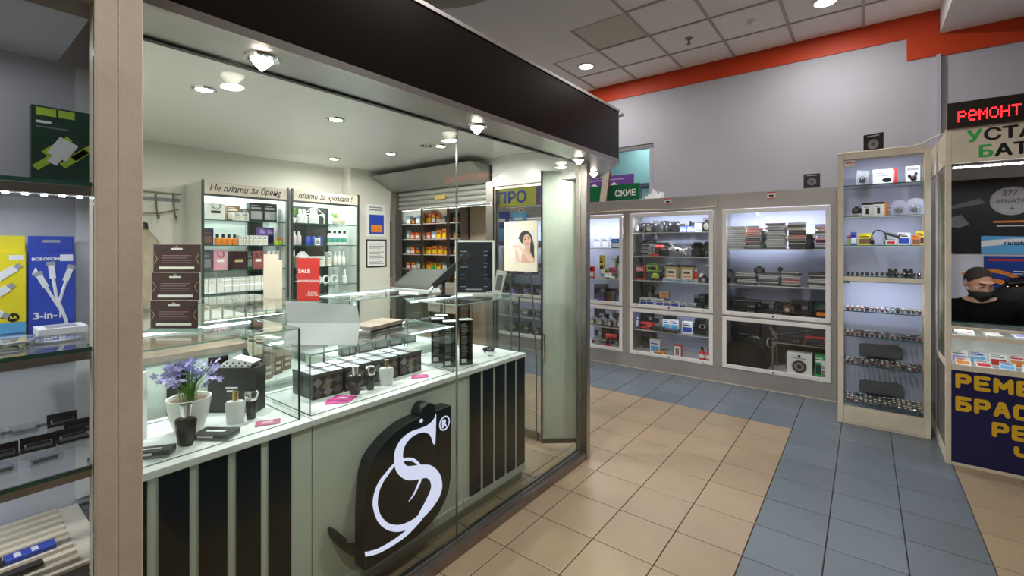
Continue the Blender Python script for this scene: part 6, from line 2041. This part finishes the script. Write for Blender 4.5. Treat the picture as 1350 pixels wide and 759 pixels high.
for x, m in ((.19, BLACK), (.29, BLACK)):
    Proto(binoculars('small black field glass on the watch shelf ' + cm, 'small field glasses')).at((x, ty0 + .26, 1.2426), .3, scale=(.6, .6, .45))
for z, l in ((.7356, 'painted dark reflection behind the watches above the low shelf'), (.4956, 'painted dark reflection behind the watches on the floor')):
    t = thing('dark_reflection', l + ' ' + cm, 'panel', (.11, ty1 - .035, z))  # dark reflection put in as a solid grey shape
    MB().prism([(-.15, .03), (.13, .03), (.15, .05), (.15, .12), (.12, .145), (-.13, .135), (-.15, .12)], lambda a, b, t_: (a, t_, b), -.010, .010, mat('dusky_reflection', (.13, .13, .15), .5)).build('reflection_patch', t)
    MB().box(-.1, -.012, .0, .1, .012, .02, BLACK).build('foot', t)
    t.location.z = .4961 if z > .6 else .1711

# ================================================================== KIOSK
KX0, KX1, KY0, KY1 = .445, 1.95, 4.26, 5.32
KW = mat('kiosk_white_panel', (.62, .60, .66), .6)
ki = thing('repair_kiosk', 'cream framed watch repair kiosk with a navy lettered front', 'kiosk', (KX0, KY0, 0))
x_ = KX1 - KX0
dy = KY1 - KY0
for x in (0, x_ - .03):
    MB().box(x, 0, .001, x + .03, .03, 2.30, CREAM).build('corner_post', ki, bevel=.002)
    MB().box(x, dy - .03, .001, x + .03, dy, 2.30, CREAM).build('corner_post', ki)
MB().box(.0, .50, .001, .025, .53, 2.30, CREAM).build('side_post', ki)
MB().box(.0305, .002, 2.06, x_ - .0305, .022, 2.30, CREAM).build('header_board', ki)
h = text('header_lettering', 'У', .108, GREEN, fr_y(.105, .0008, 2.199), ki, heavy=.004, sx=1.1)
text('header_lettering', 'СТАНОВКА', .108, BLACK, fr_y(.185, .0008, 2.199), ki, heavy=.004, sx=1.1)
text('header_lettering', 'Б', .108, GREEN, fr_y(.158, .0008, 2.090), ki, heavy=.004, sx=1.1)
text('header_lettering', 'АТАРЕЕК', .108, BLACK, fr_y(.238, .0008, 2.090), ki, heavy=.004, sx=1.1)
MB().box(.0305, .004, .022, x_ - .0305, .012, .651, mat('navy_front', (.008, .010, .075), .35)).build('front_panel', ki)
YEL = mat('lettering_yellow', (.72, .44, .02), .45)
STROKES = {'Р': [[(0, 0), (0, 1), (.8, 1), (1, .85), (1, .6), (.8, .45), (0, .45)]], 'Е': [[(1, 1), (0, 1), (0, 0), (1, 0)], [(0, .5), (.85, .5)]],
           'М': [[(0, 0), (0, 1), (.5, .35), (1, 1), (1, 0)]], 'Ш': [[(0, 1), (0, 0), (1, 0), (1, 1)], [(.5, 0), (.5, 1)]], 'К': [[(0, 0), (0, 1)], [(1, 1), (.1, .5), (1, 0)]],
           'И': [[(0, 1), (0, 0), (1, 1), (1, 0)]], 'Б': [[(1, 1), (0, 1), (0, 0), (.8, 0), (1, .15), (1, .4), (.8, .55), (0, .55)]], 'А': [[(0, 0), (.4, 1), (.6, 1), (1, 0)], [(.2, .32), (.8, .32)]],
           'С': [[(1, .85), (.85, 1), (.15, 1), (0, .85), (0, .15), (.15, 0), (.85, 0), (1, .15)]], 'Л': [[(0, 0), (.25, 1), (1, 1), (1, 0)]], 'Т': [[(0, 1), (1, 1)], [(.5, 1), (.5, 0)]],
           'Ы': [[(0, 1), (0, 0), (.55, 0), (.55, .5), (0, .5)], [(1, 0), (1, 1)]], 'О': [[(.15, 0), (0, .15), (0, .85), (.15, 1), (.85, 1), (1, .85), (1, .15), (.85, 0), (.15, 0)]],
           'Н': [[(0, 0), (0, 1)], [(1, 0), (1, 1)], [(0, .5), (1, .5)]], 'Ч': [[(0, 1), (0, .6), (.15, .45), (1, .45)], [(1, 1), (1, 0)]], 'В': [[(0, 0), (0, 1), (.8, 1), (.9, .85), (.9, .6), (.8, .52), (0, .52)], [(.8, .52), (1, .4), (1, .12), (.85, 0), (0, 0)]]}


def stroke_letter(ch, x, z, wd, ht, parent):
    """block letter of rounded strokes lying on the panel"""
    mb = MB()
    r = .0125
    q = 0
    w2, h2 = wd - 2 * r, ht - 2 * r
    for line in STROKES[ch]:
        pts = [(x + r + a * w2, z + r + b * h2) for a, b in line]
        for (ax, az), (bx, bz) in zip(pts[:-1], pts[1:]):
            y = .0030 - q * .00008
            q += 1
            d = Vector((bx - ax, bz - az)).normalized()
            base = math.atan2(d.y, d.x)
            poly = [(bx + r * math.cos(base + t), bz + r * math.sin(base + t)) for t in [-PI / 2 + i * PI / 6 for i in range(7)]]
            poly += [(ax + r * math.cos(base + t), az + r * math.sin(base + t)) for t in [PI / 2 + i * PI / 6 for i in range(7)]]
            mb.prism(poly, lambda a, b, t: (a, t, b), .0038, y, YEL)
    return mb.build('front_letter', parent)


for body, x, z in (('РЕМЕШКИ', .05, .530), ('БРАСЛЕТЫ', .05, .375), ('РЕМОНТ', .225, .240), ('ЧАСОВ', .325, .105)):
    sx_ = x
    for ch in body:
        wd = .079 if ch != 'М' else .093
        stroke_letter(ch, sx_, z, wd, .100, ki)
        sx_ += wd + .012
for z0, z1 in ((.001, .0215), (.652, .688), (.866, .892), (.930, .946)):
    MB().box(.0305, -.003, z0, x_ - .0305, .020, z1, CREAM).build('front_rail', ki)
for z0, z1 in ((.688, .866), (.892, .930)):
    MB().box(.0305, .006, z0 + .0005, x_ - .0305, .010, z1 - .0005, GLASS, edge=EDGE).build('front_pane', ki)
MB().box(.0305, .021, .9305, x_ - .0305, .40, .938, GLASS, edge=EDGE).build('counter_top', ki)
MB().box(.0305, .021, .655, x_ - .0305, .40, .665, WHITE).build('lower_shelf', ki)
MB().box(.0305, .06, .868, x_ - .0305, .40, .874, GLASS, edge=EDGE).build('upper_shelf', ki)
MB().box(.0305, .4005, .62, x_ - .0305, .41, .928, WHITE).build('counter_back', ki)
mb = MB()
for k in range(6):
    mb.box(.05 + k * .016, .030, .915, .060 + k * .016, .038, .922, LEDC)
mb.build('counter_leds', ki)
MB().box(.0305, dy - .02, .001, x_ - .0305, dy - .0005, 2.29, KW).build('back_wall', ki)
MB().box(.006, .0305, .10, .012, .4995, 2.06, GLASS, edge=EDGE).build('side_pane', ki)
MB().box(.006, .5305, .10, .012, dy - .031, 2.06, GLASS, edge=EDGE).build('side_pane', ki)
MB().box(.002, .0305, .001, .020, dy - .031, .0995, CREAM).box(.002, .0305, .66, .005, .4995, .70, CREAM).box(.002, .0305, 2.0605, .020, dy - .031, 2.29, CREAM).build('side_rail', ki)
MB().box(.0015, .0305, .1, .0055, .4995, .66, DK2).build('side_panel', ki)
MB().box(.0305, .023, 2.275, x_ - .0305, dy - .021, 2.29, KW).build('roof', ki)
mb = MB().box(.04, .05, 2.03, x_ - .04, .07, 2.045, PAPER)
for k in range(60):
    mb.box(.05 + k * .024, .045, 2.033, .062 + k * .024, .0498, 2.041, LEDC)
mb.build('led_strip', ki)
area_lamp('kiosk_lamp', ((KX0 + KX1) / 2, KY0 + .14, 2.02), 1.3, 7, (.88, .92, 1), .05)
area_lamp('kiosk_lamp', ((KX0 + KX1) / 2, KY0 + .10, .925), 1.3, .55, (.88, .92, 1), .03)
# LED running sign
ls = thing('led_sign', 'black running letter sign with red lit letters on the kiosk', 'sign', (.452, 4.235, 2.301))
MB().box(0, 0, 0, 1.35, .06, .170, mat('sign_case', (.018, .010, .008), .3)).build('case', ls, bevel=.004)
MB().box(-.003, -.002, -.0005, 0.0, .06, .172, BROWN).box(1.35, -.002, -.0005, 1.353, .06, .172, BROWN).build('end_cap', ls)
DOT = {'р': '00000 00000 11110 10001 11110 10000 10000', 'е': '00000 00000 01110 10001 11111 10000 01110', 'м': '00000 00000 10001 11011 10101 10001 10001',
       'о': '00000 00000 01110 10001 10001 10001 01110', 'н': '00000 00000 10001 10001 11111 10001 10001', 'т': '00000 00000 11111 00100 00100 00100 00100',
       'Т': '11111 00100 00100 00100 00100 00100 00100', 'л': '00000 00000 00111 01001 01001 01001 10001', 'ф': '00100 00100 01110 10101 10101 01110 00100', 'в': '00000 00000 11110 10001 11110 10001 11110'}
mb = MB()
px, pz = .0088, .0150
cx_ = .052
for ch in 'ремонт Телефонов':
    if ch == ' ':
        cx_ += px * 4
        continue
    for r_, row in enumerate(DOT[ch].split()):
        for c_, v in enumerate(row):
            if v == '1':
                x, z = cx_ + c_ * px, .135 - r_ * pz
                mb.box(x, -.0015, z - .0095, x + .0062, -.0003, z, LEDRED)
    cx_ += px * 5.75
o = mb.build('led_dots', ls)
o['kind'] = 'stuff'
# posters on the kiosk back wall
py = KY1 - .0205
t = thing('battery_poster', 'black poster with a large silver watch battery in the kiosk', 'poster', (.60, py, 1.43))
MB().box(-.10, -.004, 0, .80, -.0005, .62, DK1).build('sheet', t)
mb = MB()
P4 = lambda poly, d, m: mb.prism(poly, lambda a, b, t_: (a, t_, b), -.004 - d + .0005, -.004 - d, m)
P4([(.17, .0), (.80, .0), (.80, .13), (.17, .15)], .001, SKY)
P4([(.17, .06), (.45, .10), (.80, .05), (.80, .10), (.45, .135), (.17, .11)], .0016, PAPER)
P4(el(.345, .43, .125, .115, 28), .001, mat('battery_silver', (.60, .58, .60), .4))
P4(el(.345, .43, .105, .097, 28), .0016, mat('battery_pale', (.70, .68, .70), .4))
P4([(-.1, .38), (.16, .46), (.20, .42), (-.1, .36)], .001, GREY)
P4([(-.1, .28), (.05, .33), (.10, .25), (.04, .22), (-.1, .24)], .001, GREY)
mb.box(.24, -.0056, .255, .50, -.0051, .272, ORANGE).box(.26, -.0056, .225, .46, -.0051, .233, PAPER)
mb.build('print', t)
text('lettering', '377', .06, GREY, fr_y(.29, -.0062, .475), t, bold=.001)
text('lettering', 'RENATA', .045, GREY, fr_y(.255, -.0062, .415), t, bold=.001)
text('lettering', '+', .07, GREY, fr_y(.325, -.0062, .345), t, bold=.0)
text('lettering', 'renata', .05, NAVY, fr_y(.30, -.0062, .075), t, bold=.001)
t = thing('blue_poster', 'blue poster with orange arcs behind the seated man', 'poster', (.785, py, .98))
MB().box(0, -.003, 0, .70, -.0005, .435, mat('poster_blue', (.01, .05, .28), .4)).build('sheet', t)
mb = MB()
for r0, r1 in ((.20, .235), (.28, .31)):
    A = [i * PI / 24 for i in range(0, 17)]
    for a0, a1 in zip(A[:-1], A[1:]):
        mb.face([(.02 + r * math.cos(q), -.0036, .02 + r * math.sin(q)) for r, q in ((r0, a0), (r1, a0), (r1, a1), (r0, a1))], ORANGE)
mb.box(.03, -.0036, .395, .5, -.0032, .412, RED).box(.17, -.0036, .31, .5, -.0032, .316, PAPER).box(.15, -.0036, .29, .5, -.0032, .296, PAPER)
mb.build('print', t)
# packets in the counter
R = random.Random(31)
kp = 'in the kiosk counter'
packs = []
for nm, m1, m2, m3 in (('white and violet', PAPER, LILAC, GREY), ('white and orange', PAPER, ORANGE, RED), ('pale blue', mat('pale_blue_card', (.6, .65, .75), .5), SKY, BLUE), ('cream', CARD, PAPER, GREY), ('white and red', PAPER, RED, GREY)):
    packs.append(Proto(small_carton('battery_pack', nm + ' packet tilted ' + kp, 'packet', .085, .012, .095, m1, m2, m3, nm + ' packets ' + kp)))
for k in range(14):
    packs[(k * 2) % 5].at((KX0 + .09 + k * .098, KY0 + .17 + .02 * (k % 2), .6715), 0, rot=(-.45, 0, R.uniform(-.12, .12)))
for k in range(13):
    packs[(k * 3 + 1) % 5].at((KX0 + .10 + k * .105, KY0 + .075, .6735), 0, rot=(-1.05, 0, R.uniform(-.2, .2)), scale=(.9, 1, .8))
for k in range(9):
    packs[(k * 2 + 1) % 5].at((KX0 + .12 + k * .14, KY0 + .13, .8825), 0, rot=(-1.25, 0, R.uniform(-.3, .3)))

# ================================================================== SEATED MAN
def tapered(mb, p0, p1, r0, r1, n=14):
    p0, p1 = Vector(p0), Vector(p1)
    k = 6
    pts, rs = [], []
    d = (p1 - p0).normalized()
    for i in range(-3, 0):
        pts.append(p0 - d * r0 * math.sin(-i / 3 * PI / 2) * .98)
        rs.append(max(r0 * math.cos(-i / 3 * PI / 2), r0 * .05))
    for i in range(k + 1):
        u = i / k
        pts.append(p0.lerp(p1, u))
        rs.append(r0 + (r1 - r0) * u)
    for i in range(1, 4):
        pts.append(p1 + d * r1 * math.sin(i / 3 * PI / 2) * .98)
        rs.append(max(r1 * math.cos(i / 3 * PI / 2), r1 * .05))
    mb.tube(pts, rs, SKIN, n)


def remeshed(mb, name, vox, parent, smooth_it=6):
    o = mb.build('tmp_' + name)
    r = o.modifiers.new('r', 'REMESH')
    r.mode = 'VOXEL'
    r.voxel_size = vox
    s = o.modifiers.new('s', 'SMOOTH')
    s.iterations = smooth_it
    s.factor = .5
    dg = bpy.context.evaluated_depsgraph_get()
    me = bpy.data.meshes.new_from_object(o.evaluated_get(dg))
    bpy.data.objects.remove(o)
    me.polygons.foreach_set('use_smooth', [True] * len(me.polygons))
    q = bpy.data.objects.new(name, me)
    COL.objects.link(q)
    q.parent = parent
    return q


man = thing('person', 'seated man with short dark hair in a black sweater and black mask', 'person', (.70, 4.90, 0))
# local frame: faces -y; seat height .44
HC = Vector((-.02, -.13, 1.215))          # head centre
HR = Matrix.Translation(HC) @ Matrix.Rotation(.42, 4, 'Z') @ Matrix.Rotation(.38, 4, 'X')
mb = MB()
# torso: stacked ellipses leaning forward
tor = [(.44, .02, .165, .115), (.52, .02, .165, .12), (.64, .0, .155, .11), (.78, -.02, .165, .115), (.90, -.05, .185, .12), (1.0, -.07, .20, .115), (1.065, -.08, .18, .095), (1.105, -.085, .11, .07), (1.12, -.088, .062, .055)]
vs, fs = [], []
n = 24
for z, y, rx, ry in tor:
    for k in range(n):
        q = 2 * PI * k / n
        vs.append((rx * math.cos(q), y + ry * math.sin(q), z))
for i in range(len(tor) - 1):
    for k in range(n):
        j = (k + 1) % n
        fs.append((i * n + k, i * n + j, (i + 1) * n + j, (i + 1) * n + k))
fs.append(tuple(reversed(range(n))))
fs.append(tuple(range((len(tor) - 1) * n, len(tor) * n)))
mb.mesh(vs, fs, SKIN)
tapered(mb, (0, -.085, 1.06), (-.01, -.105, 1.16), .058, .052)
SH = {-1: Vector((-.185, -.075, 1.025)), 1: Vector((.195, -.075, 1.03))}
EL = {-1: Vector((-.195, -.03, .75)), 1: Vector((.24, -.03, .75))}
WR = {-1: Vector((-.06, -.115, .66)), 1: Vector((.08, -.115, .66))}
for s in (-1, 1):
    tapered(mb, SH[s] - Vector((s * .05, 0, 0)), SH[s], .07, .066)
    tapered(mb, SH[s], EL[s], .062, .048)
    tapered(mb, EL[s], WR[s], .046, .030)
    hip, knee, ank = Vector((s * .09, -.02, .50)), Vector((s * .13, -.42 + .05, .50)), Vector((s * .13, -.36, .09))
    tapered(mb, hip, knee, .085, .062)
    tapered(mb, knee, ank, .058, .040)
    tapered(mb, ank + Vector((0, .03, -.045)), ank + Vector((0, -.13, -.055)), .036, .03)
    # palm and fingers
    w_, f_ = WR[s], Vector((-s * .55, -.80, -.18)).normalized()
    side = Vector((s * .8, -.55, 0)).normalized()
    tapered(mb, w_, w_ + f_ * .075, .026, .030)
    for k in range(4):
        b = w_ + f_ * .085 + side * (-.027 + .018 * k)
        ln = (.036, .042, .040, .030)[k]
        m1 = b + f_ * ln + Vector((0, 0, .004))
        tapered(mb, b, m1, .0092, .0086, 8)
        tapered(mb, m1, m1 + f_ * ln * .7 + Vector((0, 0, -.018)), .0086, .0075, 8)
    tb = w_ + f_ * .03 - side * .026
    tm = tb + f_ * .03 - side * .026
    tapered(mb, tb, tm, .0115, .010, 8)
    tapered(mb, tm, tm + f_ * .028 - side * .004, .010, .0085, 8)
# head (ellipsoids joined by remesh)
hd = MB()
hd.ball((0, .012, .030), (.074, .092, .090), SKIN, 24, 16)
hd.ball((0, -.028, -.030), (.060, .068, .078), SKIN, 20, 14)
hd.ball((0, -.060, -.085), (.034, .030, .028), SKIN, 14, 10)
hd.ball((0, -.088, -.012), (.013, .020, .014), SKIN, 12, 8)
hd.ball((0, -.086, .012), (.009, .014, .030), SKIN, 12, 8)
hd.ball((0, -.074, .040), (.052, .020, .013), SKIN, 16, 8)
for s in (-1, 1):
    hd.ball((s * .074, .016, -.002), (.010, .020, .032), SKIN, 12, 10)
    hd.ball((s * .040, -.064, -.012), (.020, .020, .018), SKIN, 12, 8)
mb.mesh([HR @ Vector(p) for p in hd.v], hd.f, SKIN)
body = remeshed(mb, 'body', .0055, man, 5)
me = body.data
me.materials.clear()
for m in (SKIN, CLOTH, mat('dark_trousers', (.012, .013, .018), .85), BLACK):
    me.materials.append(m)
HI = HR.inverted()
hands = [WR[s] + Vector((-s * .55, -.80, -.18)).normalized() * .01 for s in (-1, 1)]
for p in me.polygons:
    c = p.center
    l = HI @ c
    if l.length < .145 and l.z > -.125 or (c.z > 1.115 and abs(c.x) < .07):
        p.material_index = 0
    elif any((c - w_).dot(Vector((-s * .55, -.80, -.18)).normalized()) > .0 and (c - w_).length < .22 for s, w_ in zip((-1, 1), hands)) and c.y < -.115 and c.z > .575:
        p.material_index = 0
    elif c.z < .09:
        p.material_index = 3
    elif c.z < .46 or (c.z < .585 and c.y < -.08):
        p.material_index = 2
    else:
        p.material_index = 1
# hair cap, brows, eyes, mask
hb = MB()
vs, fs = [], []
n, kk = 28, 10
for i in range(kk + 1):
    ph = PI * .5 * i / kk * 1.21
    for k in range(n):
        q = 2 * PI * k / n
        front = max(0, -math.sin(q))
        e = ph * (1 - .54 * front ** 1.05)
        vs.append(HR @ Vector((.0772 * math.sin(e) * math.cos(q), .013 + .0950 * math.sin(e) * math.sin(q), .030 + .0945 * math.cos(e))))
for i in range(kk):
    for k in range(n):
        j = (k + 1) % n
        fs.append((i * n + k, i * n + j, (i + 1) * n + j, (i + 1) * n + k))
hb.mesh(vs, fs, HAIRM)
hb.build('hair', man, 'all')
ev = MB()
for s in (-1, 1):
    ev.mesh([HR @ Vector(p) for p in [(s * .014, -.096, .034), (s * .050, -.080, .036), (s * .050, -.080, .044), (s * .014, -.096, .042)]], [(0, 1, 2, 3)], HAIRM)
    b = MB().ball((s * .030, -.083, .016), (.013, .006, .0055), PAPER, 10, 6)
    ev.mesh([HR @ Vector(p) for p in b.v], b.f, mat('eyelid', (.42, .22, .16), .5))
    b = MB().ball((s * .030, -.087, .012), (.010, .004, .0022), PAPER, 8, 6)
    ev.mesh([HR @ Vector(p) for p in b.v], b.f, HAIRM)
ev.build('brows_and_eyes', man, 'all')
mk = MB()
vs, fs = [], []
n, kk = 20, 8
for i in range(kk + 1):
    u = i / kk
    z = -.018 - .105 * u
    for k in range(n + 1):
        q = PI + PI * k / n
        rx = .0685 - .030 * u * u
        ry = .080 + .026 * math.sin(PI * min(1, u * 1.3)) - .012 * u
        cx2 = math.cos(q)
        zz = z - .022 * abs(cx2) ** 2 * (1 - u) + .03 * abs(cx2) * u
        vs.append(HR @ Vector((rx * cx2, -.018 + ry * math.sin(q), zz)))
for i in range(kk):
    for k in range(n):
        fs.append((i * (n + 1) + k, i * (n + 1) + k + 1, (i + 1) * (n + 1) + k + 1, (i + 1) * (n + 1) + k))
mk.mesh(vs, fs, mat('black_mask', (.012, .012, .013), .85))
for s in (-1, 1):
    b = MB().tube([(s * .066, -.02, -.05), (s * .078, .02, -.015), (s * .080, .03, .015)], .0022, BLACK, 6)
    mk.mesh([HR @ Vector(p) for p in b.v], b.f, BLACK)
mk.build('face_mask', man, 'all')
cl = MB()
ring = [Vector((.062 * math.cos(q) - .003, -.094 + .056 * math.sin(q), 1.118 + .008 * math.sin(q + PI))) for q in [i * PI / 10 for i in range(21)]]
cl.tube(ring, .011, CLOTH, 8)
cl.build('collar', man, 'all')
# stool
t = thing('stool', 'round black stool under the seated man', 'stool', (.70, 4.93, 0))
MB().lathe([(.17, .36), (.18, .38), (.18, .415), (.16, .43), (.003, .432)], BLACK, n=24).build('seat', t, True)
MB().cyl((0, 0, .05), (0, 0, .36), .022, CHROME).build('column', t)
for k in range(5):
    q = k * 2 * PI / 5
    MB().tube([(0, 0, .05), (.2 * math.cos(q), .2 * math.sin(q), .03), (.22 * math.cos(q), .22 * math.sin(q), .004)], .014, BLACK, 7).build('leg', t)
# jacket hanging at his side
jk = thing('hanging_jacket', 'black glossy jacket with metal studs hanging beside the seated man', 'jacket', (1.02, 5.165, .64))
jk.scale = (1.2, 1, 1)
JB = mat('black_leather', (.006, .006, .007), .5, spec=.2)
MB().lathe([(.15, 0), (.17, .1), (.19, .35), (.17, .50), (.10, .585), (.04, .60)], JB, n=20, sy=.6).build('coat', jk, True)
MB().tube([(-.10, -.05, .56), (0, -.09, .585), (.10, -.05, .56), (.09, .04, .58), (0, .07, .60), (-.09, .04, .58), (-.10, -.05, .56)], .022, JB, 8).build('collar', jk, True)
mb = MB()
for k in range(6):
    mb.ball((-.11 + .04 * k, -.095 + .01 * abs(k - 2.5), .54 + .006 * (k % 3)), .007, GOLD, 8, 6)
mb.build('studs', jk, True)
t = thing('wall_hook', 'steel wall hook above the hanging black jacket', 'hook', (1.02, py, 1.245))
MB().box(-.015, -.006, -.02, .015, 0, .04, STEEL).build('plate', t)
MB().tube([(0, -.006, .02), (0, -.05, .01), (0, -.06, .03)], .005, STEEL, 7).build('peg', t)
